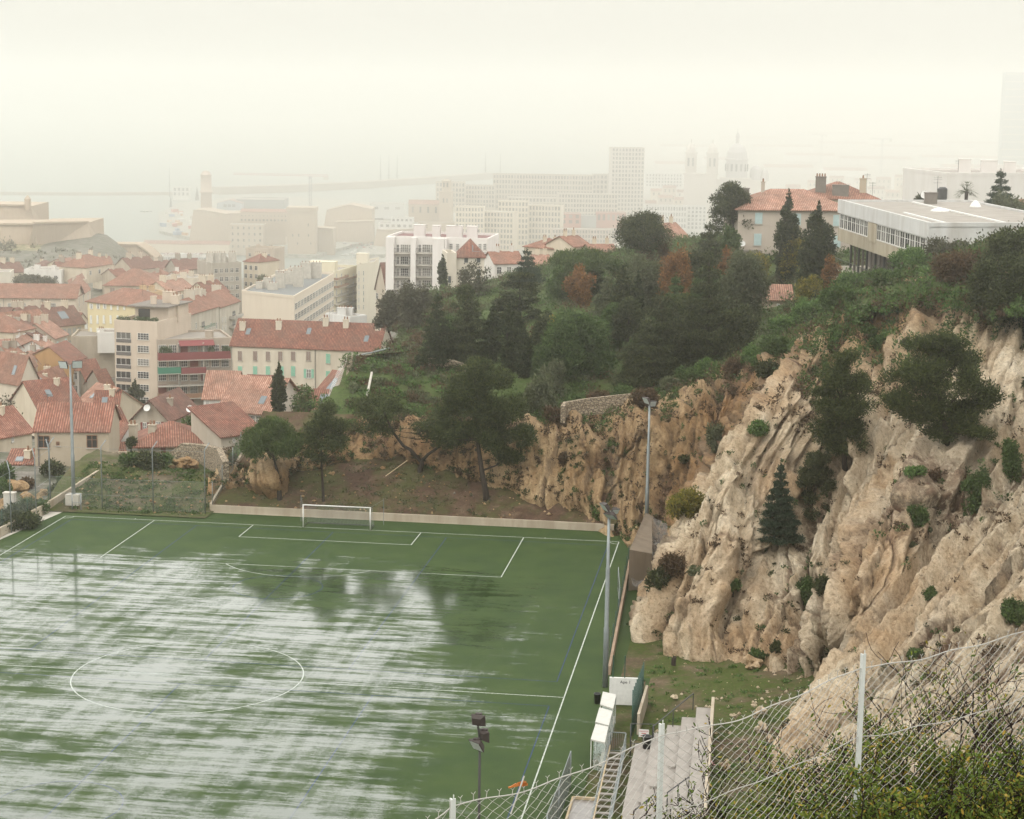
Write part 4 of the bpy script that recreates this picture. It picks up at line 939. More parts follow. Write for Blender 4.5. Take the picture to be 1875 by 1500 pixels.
class Bld:
    def __init__(s, label, cat, A, B, D, C=None, depth=10., H=None, bot=None, roof=('gable', 2.5), wl=(.6,.54,.44), tl='red', stain=.5, name=None, over=.35, group=None, base=True, rmat=None):
        s.A = PD(*A, D); z = s.A[2]; s.B = np.array(B, float) if len(B) == 3 else PZ(*B, z)
        e = (s.B-s.A); e[2] = 0; s.w = np.linalg.norm(e); e /= s.w
        n = np.array([-e[1], e[0], 0])                           # away from the camera
        s.C = PZ(*C, z) if C is not None else s.B + n*depth
        s.Dd = s.A + s.C - s.B; s.dep = np.linalg.norm(s.C-s.B); s.z = z; s.D = D
        if H is None: H = (bot - A[1])*D/FPX
        s.H = H; s.root = thing(name or cat.replace(' ', '_'), label, cat, (s.A[0], s.A[1], z-H), 0, group)
        s.o = np.array([s.A[0], s.A[1], z-H]); s.wm = wall(wl, stain); s.sides = {'F': (s.A, s.B), 'R': (s.B, s.C), 'L': (s.Dd, s.A), 'K': (s.C, s.Dd)}
        s.kind = roof[0]; s.rise = roof[1] if len(roof) > 1 else 0; s.axis = roof[2] if len(roof) > 2 else 'x'; s.over = over
        b = MB(); q = [s.pt(u, v, -H-3) for u, v in ((0,0),(1,0),(1,1),(0,1))] + [s.pt(u, v, 0) for u, v in ((0,0),(1,0),(1,1),(0,1))]
        fs = [(0,1,5,4),(1,2,6,5),(2,3,7,6),(3,0,4,7)]
        if s.kind == 'gable':
            if s.axis == 'x':
                q += [s.pt(0, .5, s.rise), s.pt(1, .5, s.rise)]; fs = [(0,1,5,4),(1,2,6,9,5),(2,3,7,6),(3,0,4,8,7)]
            else:
                q += [s.pt(.5, 0, s.rise), s.pt(.5, 1, s.rise)]; fs = [(0,1,5,8,4),(1,2,6,5),(2,3,7,9,6),(3,0,4,7)]
        elif s.kind == 'shed':
            q[6] = s.pt(1, 1, s.rise); q[7] = s.pt(0, 1, s.rise)
        elif s.kind == 'flat': fs.append((4,5,6,7))
        b.add(q, fs); b.build('wall', s.wm, s.root)
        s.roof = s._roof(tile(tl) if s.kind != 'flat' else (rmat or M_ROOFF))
    def pt(s, u, v, dz): return s.A + u*(s.B-s.A) + v*(s.Dd-s.A) + np.array([0, 0, dz]) - s.o
    def rz(s, u, v):
        if s.kind == 'flat': return .1
        if s.kind == 'shed': return s.rise*v
        t = v if s.axis == 'x' else u; k = 1-abs(2*t-1)
        if s.kind == 'hip':
            t2 = u if s.axis == 'x' else v; L, S = (s.w, s.dep) if s.axis == 'x' else (s.dep, s.w)
            k = min(k, min(t2, 1-t2)*L/(S/2))
        return s.rise*k
    def _roof(s, mat):
        b = MB(); ou, ov = s.over/s.w, s.over/s.dep; th = .16; P = lambda u, v, z: s.pt(u, v, z)
        def slab(pts):
            n = len(pts); up = [np.array(p)+np.array([0,0,th]) for p in pts]
            b.add(list(pts)+up, [tuple(range(n-1, -1, -1)), tuple(range(n, 2*n))]+[(i, (i+1) % n, n+(i+1) % n, n+i) for i in range(n)])
        R = s.rise
        if s.kind == 'gable':
            dz = R*2*(ov if s.axis == 'x' else ou)
            if s.axis == 'x': slab([P(-ou,-ov,-dz), P(1+ou,-ov,-dz), P(1+ou,.5,R), P(-ou,.5,R)]); slab([P(-ou,.5,R+.003), P(1+ou,.5,R+.003), P(1+ou,1+ov,-dz), P(-ou,1+ov,-dz)])
            else: slab([P(-ou,-ov,-dz), P(.5,-ov,R), P(.5,1+ov,R), P(-ou,1+ov,-dz)]); slab([P(.5,-ov,R+.003), P(1+ou,-ov,-dz), P(1+ou,1+ov,-dz), P(.5,1+ov,R+.003)])
        elif s.kind == 'shed': slab([P(-ou,-ov,-R*ov), P(1+ou,-ov,-R*ov), P(1+ou,1+ov,R*(1+ov)), P(-ou,1+ov,R*(1+ov))])
        elif s.kind == 'hip':
            a = [P(-ou,-ov,-.1), P(1+ou,-ov,-.1), P(1+ou,1+ov,-.1), P(-ou,1+ov,-.1)]
            if s.axis == 'x':
                k = min(.5, s.dep/2/s.w); r1, r2 = P(k,.5,R), P(1-k,.5,R)
            else:
                k = min(.5, s.w/2/s.dep); r1, r2 = P(.5,k,R), P(.5,1-k,R)
            lo = [p-np.array([0,0,th]) for p in a]; vs = a+[r1, r2]+lo
            fs = [(0,1,5,4),(1,2,5),(2,3,4,5),(3,0,4)] if s.axis == 'x' else [(0,1,4),(1,2,5,4),(2,3,5),(3,0,4,5)]
            b.add(vs, fs+[(6,7,1,0),(7,8,2,1),(8,9,3,2),(9,6,0,3),(9,8,7,6)])
        else:
            i = .35; iu, iv = i/s.w, i/s.dep; h = s.rise or .5
            b.add([P(iu,iv,.06), P(1-iu,iv,.06), P(1-iu,1-iv,.06), P(iu,1-iv,.06)], [(0,1,2,3)])
            for (u0,v0,u1,v1) in ((-.002,-.002,1.002,iv),(-.002,1-iv,1.002,1.002),(-.002,iv,iu,1-iv),(1-iu,iv,1.002,1-iv)):
                q = [P(u0,v0,-.15),P(u1,v0,-.15),P(u1,v1,-.15),P(u0,v1,-.15),P(u0,v0,h),P(u1,v0,h),P(u1,v1,h),P(u0,v1,h)]
                b.add(q, [(0,3,2,1),(4,5,6,7),(0,1,5,4),(1,2,6,5),(2,3,7,6),(3,0,4,7)], 1)
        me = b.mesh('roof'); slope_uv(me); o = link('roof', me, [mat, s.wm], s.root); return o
    def on(s, side, px, py):                                   # the point of that wall seen at a pixel, local
        P, Q = s.sides[side]; e = (Q-P); e[2] = 0; e /= np.linalg.norm(e); n = np.array([e[1], -e[0], 0]); k = ray(px, py)
        t = ((P-CAM)@n)/(k@n); return CAM+t*k, e, n, t
    def win(s, px, py, wp, hp, kind='sash', sh=None, opened=False, side='F', wm=None, hm=None, name='window'):
        W_, e, n, t = s.on(side, px, py)
        P, Q = s.sides[side]; L = np.linalg.norm((Q-P)[:2]); 
        h = hm or hp*t/FPX; w = wm or wp*t/FPX
        d = float((W_-P)@e)
        if d < -.2 or d > L+.2: return None
        W_[2] -= h/2; ang = math.atan2(e[1], e[0]); loc = W_-s.o
        if sh and not opened:
            o = link(name, win_mesh('sash', w, h, None), None, s.root); o.location = loc; o.rotation_euler = (0, 0, ang)
            for dx in (0, 1):
                c = link('shutter', shut_mesh(round(w, 1)/2-.02, h, sh), None, o); c.location = (-round(w, 1)/2+.01+dx*(round(w, 1)/2), -.1, .02)
            return o
        o = link(name, win_mesh(kind, w, h, None), None, s.root); o.location = loc; o.rotation_euler = (0, 0, ang)
        if sh:
            ww = round(w, 1)/2
            for dx in (-2*ww-.03, ww*1+.03): c = link('shutter', shut_mesh(ww, h, sh), None, o); c.location = (dx if dx > 0 else -2*ww-.03, -.02, .02)
        return o
    def wins(s, xs, ys, wp, hp, *a, **kw):
        for yy in ys:
            for xx in xs: s.win(xx, yy, wp, hp, *a, **kw)
    def grid(s, side, n, rows, u0=.08, u1=.92, z0=-1.6, dz=-3., w=1.1, h=1.7, kind='sash', sh=None, opened=False, skip=0., seed=1):
        P, Q = s.sides[side]; e = (Q-P)/np.linalg.norm(Q-P); L = np.linalg.norm(Q-P); ang = math.atan2(e[1], e[0]); rg = random.Random(seed)
        for r in range(rows):
            for i in range(n):
                if rg.random() < skip: continue
                W_ = P + e*L*(u0+(u1-u0)*(i/(n-1) if n > 1 else .5)) + np.array([0,0,z0+dz*r-h/2])
                k = 'hole' if kind == 'hole' else kind
                o = link('window', win_mesh(k, w, h, None), None, s.root); o.location = W_-s.o; o.rotation_euler = (0, 0, ang)
                if sh:
                    q = round(w, 1)
                    if opened:
                        for dx in (-q-.03, q/2+.03): c = link('shutter', shut_mesh(q/2, h, sh), None, o); c.location = (dx, -.02, .02)
                    else:
                        for dx in (-q/2+.01, .01): c = link('shutter', shut_mesh(q/2-.02, h, sh), None, o); c.location = (dx, -.1, .02)
    def chim(s, u, v, h=1.4, w=.9, d=.6, pots=2, wl=None):
        b = MB(); p = s.pt(u, v, 0); z0 = max(-.2, s.rz(u, v)-.8); z1 = s.rz(u, v)+h
        b.box(p[0]-w/2, p[0]+w/2, p[1]-d/2, p[1]+d/2, p[2]+z0, p[2]+z1, 0); b.box(p[0]-w/2-.08, p[0]+w/2+.08, p[1]-d/2-.08, p[1]+d/2+.08, p[2]+z1, p[2]+z1+.12, 0)
        for i in range(pots):
            x = p[0]-w/2+w*(i+.5)/pots; b.tube([(x, p[1], p[2]+z1+.12), (x, p[1], p[2]+z1+.65)], [.15, .12], 8, 1)
        return b.build('chimney', [wl or s.wm, M_BROWNC], s.roof)
    def skyl(s, u, v, w=.9, l=1.2):
        b = MB(); du, dv = w/2/s.w, l/2/s.dep; q = [(u-du, v-dv), (u+du, v-dv), (u+du, v+dv), (u-du, v+dv)]
        lo = [s.pt(a, c, s.rz(a, c)+.16) for a, c in q]; hi = [p+np.array([0,0,.12]) for p in lo]; b.add(lo+hi, [(0,1,5,4),(1,2,6,5),(2,3,7,6),(3,0,4,7)], 0); b.add(hi, [(0,1,2,3)], 1)
        return b.build('skylight', [M_METAL, M_SKY], s.roof)
    def aerial(s, u, v, h=2.2):
        b = MB(); p = s.pt(u, v, s.rz(u, v)); b.tube([p, p+np.array([0,0,h])], .03, 5)
        for k in (.75, .88): b.bar(p+np.array([-.6,0,h*k]), p+np.array([.6,0,h*k]), .03)
        for k in range(5): b.bar(p+np.array([-.5+.25*k,-.25,h*.95]), p+np.array([-.5+.25*k,.25,h*.95]), .025)
        b.bar(p+np.array([-.6,0,h*.95]), p+np.array([.6,0,h*.95]), .03)
        return b.build('aerial', M_DMETAL, s.roof)
    def dish(s, px, py, r=.45, side='F'):
        W_, e, n, t = s.on(side, px, py); c = W_ - s.o + n*.5; ax = Vector(n*.9 + np.array([0,0,.45])).normalized(); q = ax.orthogonal().normalized(); w_ = ax.cross(q)
        b = MB(); vs = []; fs = []
        for i, (rr, dd) in enumerate(((0, 0), (.5, .04), (1, .16))):
            for k in range(14): vs.append(Vector(c) + ax*dd*r*2 + (q*math.cos(k*6.2832/14)+w_*math.sin(k*6.2832/14))*r*max(rr, .02))
        for i in range(2):
            for k in range(14): fs.append((i*14+k, i*14+(k+1) % 14, (i+1)*14+(k+1) % 14, (i+1)*14+k))
        b.add(vs, fs); b.tube([Vector(c), Vector(W_-s.o)], .04, 5); b.tube([Vector(c), Vector(c)+ax*r], .02, 4)
        return b.build('satellite_dish', M_WHITE, s.root)
    def balc(s, x0, x1, y0, y1, dep=1.2, side='F', pm=None, slab=.18, rail=False, top=False, sides=True):
        """balcony between pixel columns x0..x1; parapet from row y0 down to the slab at y1"""
        a, e, n, t = s.on(side, x0, y1); c, _, _, t2 = s.on(side, x1, y1); c[2] = a[2]; hp = (y1-y0)*t/FPX; a = a-s.o; c = c-s.o; b = MB(); d3 = n*dep; Z = np.array([0,0,1.])
        def hexa(p, q, r, dz0, dz1, mi):
            b.add([p+Z*dz0, q+Z*dz0, q+r+Z*dz0, p+r+Z*dz0, p+Z*dz1, q+Z*dz1, q+r+Z*dz1, p+r+Z*dz1], [(0,3,2,1),(4,5,6,7),(0,1,5,4),(1,2,6,5),(2,3,7,6),(3,0,4,7)], mi)
        hexa(a, c, d3, -slab, 0, 0)
        if not rail:
            hexa(a+d3*.93, c+d3*.93, d3*.07, 0.002, hp, 1)
            if sides: hexa(a, a+e*.1, d3*.93, .002, hp, 1); hexa(c-e*.1, c, d3*.93, .002, hp, 1)
        else:
            L = np.linalg.norm(c-a); m_ = max(2, int(L/.28))
            for i in range(m_+1): p = a+d3*.95+e*L*i/m_; b.bar(p, p+Z*hp, .035, mi=1)
            b.bar(a+d3*.95+Z*hp, c+d3*.95+Z*hp, .06, mi=1)
            for p in (a, c): b.bar(p+Z*hp, p+d3*.95+Z*hp, .05, mi=1)
        return b.build('balcony', [M_CONC, pm or M_CONC], s.root)
    def pipe(s, px, side='F'):
        W_, e, n, t = s.on(side, px, 600); p = W_-s.o+n*.12; b = MB(); zt = s.z-s.o[2]; b.tube([(p[0], p[1], 0), (p[0], p[1], zt-.1)], .07, 6); return b.build('drainpipe', M_ZINC, s.root)
M_SKY = (lambda g: g.set(color=(.13,.15,.16), rough=.25, spec=.4))(N('skylight_pane'))
CREAM, BEIGE, WHITEW, YEL, GREYW, OCHRE, STONE = (.62,.54,.42), (.52,.45,.36), (.72,.69,.64), (.64,.55,.34), (.40,.36,.30), (.46,.27,.12), (.36,.31,.25)
# long cream row house behind the slope
h = Bld('long cream house with brown upper and green lower shutters below a dull red roof', 'row house', (422.7,632), (693,643), 372, depth=11, bot=735, roof=('gable',4.6), wl=(.64,.57,.46), tl='red', over=.3)
h.wins([439.7,467.5,491,513.5,537,565], [652], 8.5, 17, sh='brown'); h.wins([601], [656.5], 8.5, 18, sh='green'); h.wins([641], [658], 8.5, 16, sh='green')
h.wins([440,467.5,491,516,537], [680], 8.5, 18, sh='green'); h.win(565.5, 684, 9, 17, sh='green', opened=True); h.win(601, 688, 8.5, 18, sh='green'); h.win(467.5, 707, 8, 16, sh='green'); h.win(491.5, 708, 9, 14, sh='green', opened=True)
h.win(537,712,8,16,sh='brown')
for u, v in ((.045,.30),(.29,.34),(.60,.44),(.74,.42),(.96,.40)): h.chim(u, v, 1.5, 1.1, .8)
for u, v in ((.09,.25),(.5,.3),(.9,.2)): h.skyl(u, v)
h.pipe(577); h.pipe(424); h.aerial(.62,.5,3.); h.aerial(.97,.5,1.6)
# beige tower
h = Bld('tall beige apartment tower with two columns of dark window bays', 'apartment block', (209,593), (288,597), 405, depth=17, bot=760, roof=('flat',.9), wl=(.60,.50,.40), stain=.35)
for y in (617.5,641,665,689,712.5,736): h.win(226.5, y+.6, 29.5, 18.5, 'loggia')
for y in (617,640,664,687.5,711,734): h.win(262.5, y-.6, 22.5, 12.5, 'grid')
p = h; b = MB()
q = [h.pt(u,v,z) for z in (.1, 3.4) for u,v in ((.2,.35),(.98,.35),(.98,.95),(.2,.95))]; b.add(q, [(0,1,5,4),(1,2,6,5),(2,3,7,6),(3,0,4,7),(4,5,6,7)])
pent = b.build('penthouse', h.wm, h.root)
b = MB(); q = [h.pt(u,v,z) for z in (3.4, 3.65) for u,v in ((.1,.25),(1.05,.25),(1.05,1),(.1,1))]; b.add(q, [(3,2,1,0),(0,1,5,4),(1,2,6,5),(2,3,7,6),(3,0,4,7),(4,5,6,7)]); b.build('penthouse_roof', M_DCONC, pent)
b = MB(); q = h.pt(.45,.345,0); b.box(q[0]-1.6,q[0]+1.6,q[1]-.05,q[1]+.0,q[2]+.5,q[2]+2.8); b.build('penthouse_door', M_GLASS, pent)
V_, F_ = leafcloud(np.random.RandomState(4), [h.pt(u,.05,1.1) for u in (.12,.25,.5,.62,.75,.9)], [(.9,.4,.6)]*6, 1500, .16); leaf_obj('terrace_plants', V_, F_, LEAF['green'], h.root)
h.chim(.52,.5,5.2,1.2,.8,0); h.chim(.72,.7,6,2.6,1.2,3); h.chim(.95,.6,5.4,1.6,1,2)
# block with coloured balconies
h = Bld('low apartment block with long red and green balconies under a flat roof', 'apartment block', (288,626), (424.5,622), 402, depth=14, bot=762, roof=('flat',.5), wl=(.42,.35,.28), stain=.5)
ROW = [(645,659,'R'),(671.5,683,'G'),(696,706,'N'),(719,727.5,'B')]
for y0, y1, k in ROW:
    if k == 'R': h.balc(288.5,421,y0,y1,1.7,pm=M_RED)
    elif k == 'G':
        h.balc(288.5,329.5,y0,y1,1.7,pm=M_GREENC); h.balc(330,375,y0,y1,1.7,pm=M_RED); h.balc(375.5,421,y0,y1,1.7,pm=M_RAIL,rail=True)
    elif k == 'N': h.balc(288.5,421,y0,y1,1.7,pm=M_RAIL,rail=True)
    else:
        h.balc(288.5,329.5,y0,y1,1.7,pm=M_BROWNC); h.balc(330,372,y0,y1,1.7,pm=M_BROWNC); h.balc(372.5,421,y0,y1,1.7,pm=M_RAIL)
for i, yy in enumerate((640,663.5,689,713)):
    for j, xx in enumerate((297,316,336,355,375,394,412)):
        if (i*7+j*3) % 5 == 1: h.win(xx, yy, 15, 17, sh='red')
        else: h.win(xx, yy, 14, 17, 'grid')
h.wins([296,316,347,392], [735.5], 16, 14, sh='red')
for xx in (330,376): 
    W_, e_, n_, t_ = h.on('F', xx, 640); P_ = W_-h.o; b = MB(); b.box(P_[0]-.08,P_[0]+.08,P_[1]-1.6,P_[1],0.5,h.H-.3); b.build('divider', M_CONC, h.root)
b = MB(); q = [h.pt(u,v,z) for u,v,z in ((.28,-.13,-.9),(.75,-.13,-.9),(.75,.0,.1),(.28,.0,.1))]; b.add(q+[p_+np.array([0,0,.06]) for p_ in q], [(3,2,1,0),(4,5,6,7),(0,1,5,4),(1,2,6,5),(2,3,7,6),(3,0,4,7)]); b.build('awning', M_RED, h.root)
V_, F_ = leafcloud(np.random.RandomState(5), [h.on('F',x_,641)[0]-h.o+h.on('F',x_,641)[2]*1.2 for x_ in (297,302,308,385,410,417)], [(.8,.5,1.0)]*6, 1800, .17); leaf_obj('balcony_plants', V_, F_, LEAF['green'], h.root)
h.chim(.74,.3,1.4,1.6,1.2,0)
# cream houses with balconies behind
h = Bld('cream apartment house with tiled roof and many chimney stacks behind the tower', 'apartment house', (344,577), (401,560), 432, depth=9, bot=640, roof=('gable',2.6), wl=(.58,.53,.44), tl='orange', stain=.8)
h.wins([349,359,386,396], [596,614,632], 5, 11); h.wins([372], [594,611,629], 13, 11, 'loggia')
for y in (603,619): h.balc(366,386,y-5,y,1.2,pm=M_GREENC,rail=True)
for u, v in ((.1,.5),(.35,.62),(.62,.5),(.92,.55)): h.chim(u, v, 1.8, 2.4, 1., 4)
h = Bld('narrower cream apartment house joined to the right of the many chimneyed one', 'apartment house', (402,563), (438,551), 452, depth=9, bot=640, roof=('gable',2.8), wl=(.60,.55,.46), tl='orange', stain=.7)
h.wins([407,413], [585,600,618,636], 3.5, 10); h.wins([428], [574,592,609,627], 15, 9, 'loggia')
for y in (583,600,617,633): h.balc(420,437,y-4,y,1.3,pm=M_CONC)
for u, v in ((.05,.55),(.9,.6)): h.chim(u, v, 1.6, 2.2, 1., 3)
h = Bld('stained pale green end wall of a house wedged behind the beige tower', 'house', (316,578), (343.5,577), 425, depth=8, bot=640, roof=('flat',.4), wl=(.50,.47,.36), stain=1.)
h.chim(.3,.5,3.2,1.4,.9,2)
# big cream slab with glazed galleries
h = Bld('wide cream apartment slab with a blank end wall and glazed galleries', 'apartment block', (442.7,536), (538.7,546), 560, C=(611,504), bot=625, roof=('flat',.7), wl=(.66,.57,.46), stain=.15, rmat=M_ROOFG)
P, Q = h.sides['R']; nf = 5
for r in range(5):
    for i in range(14):
        u = (i+.5)/14; W_ = P+(Q-P)*u+np.array([0,0,-3.6-3.2*r]); e = (Q-P)/np.linalg.norm(Q-P)
        o = link('window', win_mesh('grid', 4., 1.9, None), None, h.root); o.location = W_-h.o; o.rotation_euler = (0,0,math.atan2(e[1], e[0]))
for u, v, hh, ww in ((.16,.2,2,2),(.28,.25,3,2.4),(.42,.2,2,3),(.5,.3,4.5,2.2),(.45,.45,4,6),(.6,.5,5,4),(.75,.4,6,3),(.62,.75,5,3.5),(.8,.8,5,3)): h.chim(u, v, hh, ww, 1.6, 3, M_CONC)
h = Bld('stepped cream balcony building beyond the glazed gallery slab', 'apartment block', (611,503), (653,491), 632, depth=16, bot=615, roof=('flat',1.), wl=(.66,.60,.45), stain=.2)
for r, y in enumerate((513,527.5,543,557.5,573,588)):
    h.balc(611.5,631,y-4,y,1.5,pm=(M_BROWNC if r in (0,1) else M_RAIL),rail=r not in (0,1)); h.balc(632,652.5,y-5,y-1,1.5,pm=(M_BROWNC if r in (0,4) else M_RAIL),rail=r not in (0,4))
    h.wins([616,625,637,647], [y-7.5], 6, 9, 'grid')
h.chim(.5,.5,3,9,5,0)
h = Bld('narrow cream wing with a blank end wall at the port side of the balcony building', 'apartment block', (653.5,488), (686,482), 640, C=(694,474), bot=605, roof=('flat',.6), wl=(.68,.62,.50), stain=.15)
h.wins([657,665.5], [500,512,525,537,549,562], 3.6, 8); h.chim(.2,.5,3.4,4,3,0)
# white balcony apartments
h = Bld('white apartment block with stacked balcony bays and dark red roof edge', 'apartment block', (709,436), (893,441), 430, depth=15, bot=556, roof=('flat',.55), wl=(.74,.70,.66), stain=.25, rmat=M_EDGE)
for c0, c1 in ((724,753.5),(764,793.5)):
    for r, y in enumerate((462.5,484.5,506,528,549)):
        h.balc(c0,c1,y-8,y,1.5,pm=M_RAIL,rail=True); h.win((c0+c1)/2-10, y-7.5, 5, 14); h.win((c0+c1)/2+2, y-7.5, 15, 14, 'grid'); h.win((c0+c1)/2+11.5, y-7.5, 4, 14)
for x in (716.5, 759, 805, 818):
    W_, e_, n_, t_ = h.on('F', x, 500); L = {716.5:15, 759:9.5, 805:22, 818:3}[x]*t_/FPX/2; b = MB(); p_ = W_-h.o
    b.add([p_+e_*sx_*L+n_*k_+np.array([0,0,zz-p_[2]]) for zz in (-1, h.H+.35) for sx_, k_ in ((-1,0.02),(-1,1.7),(1,1.7),(1,.02))], [(0,1,5,4),(1,2,6,5),(2,3,7,6),(4,5,6,7)]); b.build('pier', h.wm, h.root)
h.wins([826,838,879,888],[452,470],6,12,'grid'); h.balc(875,893,461,468,1.4,pm=M_RAIL,rail=True); h.balc(875,893,483,490,1.4,pm=M_RAIL,rail=True)
for u, w_ in ((.27,2.6),(.44,1.8),(.60,2.6),(.67,1.5),(.80,2.4)): h.chim(u,.4,2.6,w_,1.6,0)
h.aerial(.85,.4,2.); h.aerial(.3,.6,2.5)
# villa
h = Bld('small cream villa with dark shutters under a red hipped roof', 'villa', (836,470), (887,470.5), 394, depth=8, bot=520, roof=('hip',3.6), wl=(.66,.60,.50), tl='red', stain=.3)
h.wins([853.5,876], [476], 7, 10, sh='dark'); h.wins([853.5,876], [502.5], 7, 19, sh='dark'); h.skyl(.7,.2,1.6,1.4)
h = Bld('low cream annex with a terrace on the left of the small villa', 'annex', (818,471), (836,471), 392, depth=8, bot=525, roof=('flat',.9), wl=(.63,.57,.47), stain=.3)
h.win(823,512,5,12,sh='dark')
# roofs between the villa and the skyline pine
for lb, A, B, D, dp, bot, rf, wl_, tl, ws in [
 ('pale gabled house with an ochre tile roof right of the white apartments', (894,466), (925,463), 455, 9, 490, ('hip',2.4), CREAM, 'pink', 2),
 ('low house with a light red roof right of the small villa', (906,483), (958,482), 410, 8, 510, ('gable',2.2), WHITEW, 'orange', 2),
 ('pink roofed house behind the pointed blue green conifer', (980,486), (1008,486), 420, 8, 512, ('gable',2.), CREAM, 'pink', 1),
 ('tall narrow cream house with an ochre balcony on the hill skyline', (1013,455), (1050,452), 430, 9, 490, ('hip',2.), CREAM, 'orange', 3),
 ('cream house with a small bright red roof on the hill skyline', (1050,452), (1081,450), 425, 9, 480, ('gable',2.), CREAM, 'orange', 2),
 ('low house with a long red roof edge left of the skyline pine', (1081,462), (1128,462), 420, 9, 485, ('gable',1.4), CREAM, 'orange', 2),
 ('pink roofed house half hidden right of the skyline pine', (1228,438), (1262,436), 400, 9, 470, ('gable',3.), CREAM, 'pink', 1)]:
    h = Bld(lb, 'house', A, B, D, depth=dp, bot=bot, roof=rf, wl=wl_, tl=tl, stain=.5); h.grid('F', ws+1, 2, .15, .85, -1.5, -3, 1.1, 1.6); h.chim(.3,.5,1.2); h.chim(.8,.5,1.3,.8,.6,1)
h = Bld('small grey metal roofed shed in the trees below the cedar', 'shed', (996,545), (1024,530), 330, depth=5, bot=562, roof=('shed',.8), wl=STONE, tl='pink', stain=.8)
h.win(1010,548,4,6)
# beige house with shutters
h = Bld('large beige house with pale blue arched shutters under a mottled tile roof', 'house', (1352,382), (1560,384), 300, depth=13, bot=470, roof=('hip',2.9), wl=(.50,.43,.36), tl='pink', stain=.25, over=.6)
for x, y in ((1389,400),(1459.5,402),(1532,404)): h.win(x, y, 13.5, 20, sh='blue')
for x, y in ((1387,439),(1532,442.5)): h.win(x, y, 13.5, 21, sh='blue')
h.pipe(1476); h.chim(.1,.55,2.,2.4,1.2,0,M_DCONC); h.chim(.02,.5,1.,2.2,1.4,0); h.chim(.28,.5,1.6,.6,.6,1)
for y in (410,470):
    pass
b = MB(); q = [h.pt(u,v,z) for z in (-7.2,-6.6) for u,v in ((-.04,-.16),(.2,-.16),(.2,.0),(-.04,.0))]; b.add(q, [(3,2,1,0),(0,1,5,4),(1,2,6,5),(2,3,7,6),(3,0,4,7),(4,5,6,7)]); b.build('porch_roof', M_DCONC, h.root)
h.dish(1358,446,.5)
h = Bld('upper tile roofed block with clustered chimneys behind the beige house', 'house', (1476,362), (1610,364), 322, depth=12, bot=400, roof=('hip',2.6), wl=(.50,.42,.32), tl='orange', stain=.4)
h.chim(.22,.2,2.4,1.8,1.2,4,M_DCONC); h.chim(.48,.1,1.6,2.8,1.2,0,M_DCONC); h.chim(.80,.2,2.2,1.1,1.,1); h.aerial(.9,.5,3.5); h.aerial(1.0,.6,2.5)
# small tiled shed
h = Bld('small garden shed with a pink tile roof below the two big cypresses', 'shed', (1384,548), (1450,549), 258, depth=5.5, bot=585, roof=('gable',1.7), wl=(.45,.38,.30), tl='pink', stain=.6)
h.win(1425,560,5,8)
# white modern school
h = Bld('white modern school with a band of windows under a big flat roof', 'school building', (1538,370), (1702,413), 273, C=(1987,413), H=2.6, roof=('flat',.35), wl=(.60,.59,.57), stain=.7)
P, Q = h.sides['F']; e = (Q-P)/np.linalg.norm(Q-P); Ls = np.linalg.norm(Q-P); ang = math.atan2(e[1], e[0]); nF = np.array([e[1], -e[0], 0])
def seg(name, u0, u1, z0, z1, mat, d0=0., d1=.1, parent=None):
    b = MB(); a, c = P+e*Ls*u0-h.o, P+e*Ls*u1-h.o; vs = []
    for zz in (z0, z1):
        for p_, k in ((a, d0), (c, d0), (c, d1), (a, d1)): vs.append(p_+nF*k+np.array([0,0,zz]))
    b.add(vs, [(0,1,2,3),(7,6,5,4),(4,5,1,0),(5,6,2,1),(6,7,3,2),(7,4,0,3)]); return b.build(name, mat, parent or h.root)
seg('fascia', -.004, 1.004, -1.55, .40, wall((.62,.61,.585), .6), .0, .25)
seg('lower_wall', 0, 1., -5.6, -3.75, wall((.46,.40,.30), 1.), .0, .12)
for k in range(19):
    u = .02+k*.0505
    if 7 <= k <= 8:
        if k == 7: seg('door', .38, .475, -4.2, -1.6, wall((.46,.40,.30), .9), .0, .2)
        continue
    o = link('window', win_mesh('sash', 2.1, 2.1, None), None, h.root); o.location = P+e*Ls*(u+.022)+np.array([0,0,-3.72])-h.o+nF*.0; o.rotation_euler = (0,0,ang)
# undercroft: recessed dark wall, columns, balcony
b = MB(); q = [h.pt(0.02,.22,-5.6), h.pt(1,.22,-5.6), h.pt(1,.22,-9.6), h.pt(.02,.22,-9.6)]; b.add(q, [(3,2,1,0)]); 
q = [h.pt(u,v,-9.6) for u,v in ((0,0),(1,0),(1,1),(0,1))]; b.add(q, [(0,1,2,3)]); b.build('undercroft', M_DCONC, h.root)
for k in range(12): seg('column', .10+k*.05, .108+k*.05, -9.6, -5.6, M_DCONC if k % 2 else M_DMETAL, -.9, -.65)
b = MB(); q = [h.pt(u,v,z) for z in (-15,-9.4) for u,v in ((-.01,-.02),(.75,-.02),(.75,.9),(-.01,.9))]; b.add(q, [(0,1,5,4),(1,2,6,5),(2,3,7,6),(3,0,4,7),(4,5,6,7)]); b.build('base_wall', wall((.60,.54,.44), .3), h.root)
b = MB()
for k in range(41):
    p_ = P+e*Ls*(.0+k*.013)-h.o+nF*.5; b.bar(p_+np.array([0,0,-9.4]), p_+np.array([0,0,-8.1]), .05)
b.bar(P-h.o+nF*.5+np.array([0,0,-8.1]), P+e*Ls*.52-h.o+nF*.5+np.array([0,0,-8.1]), .08); b.build('balcony_rail', M_DMETAL, h.root)
for u in (.09,.2): seg('lower_window', u, u+.05, -12.4, -10.6, M_GLASS, .42, .46)
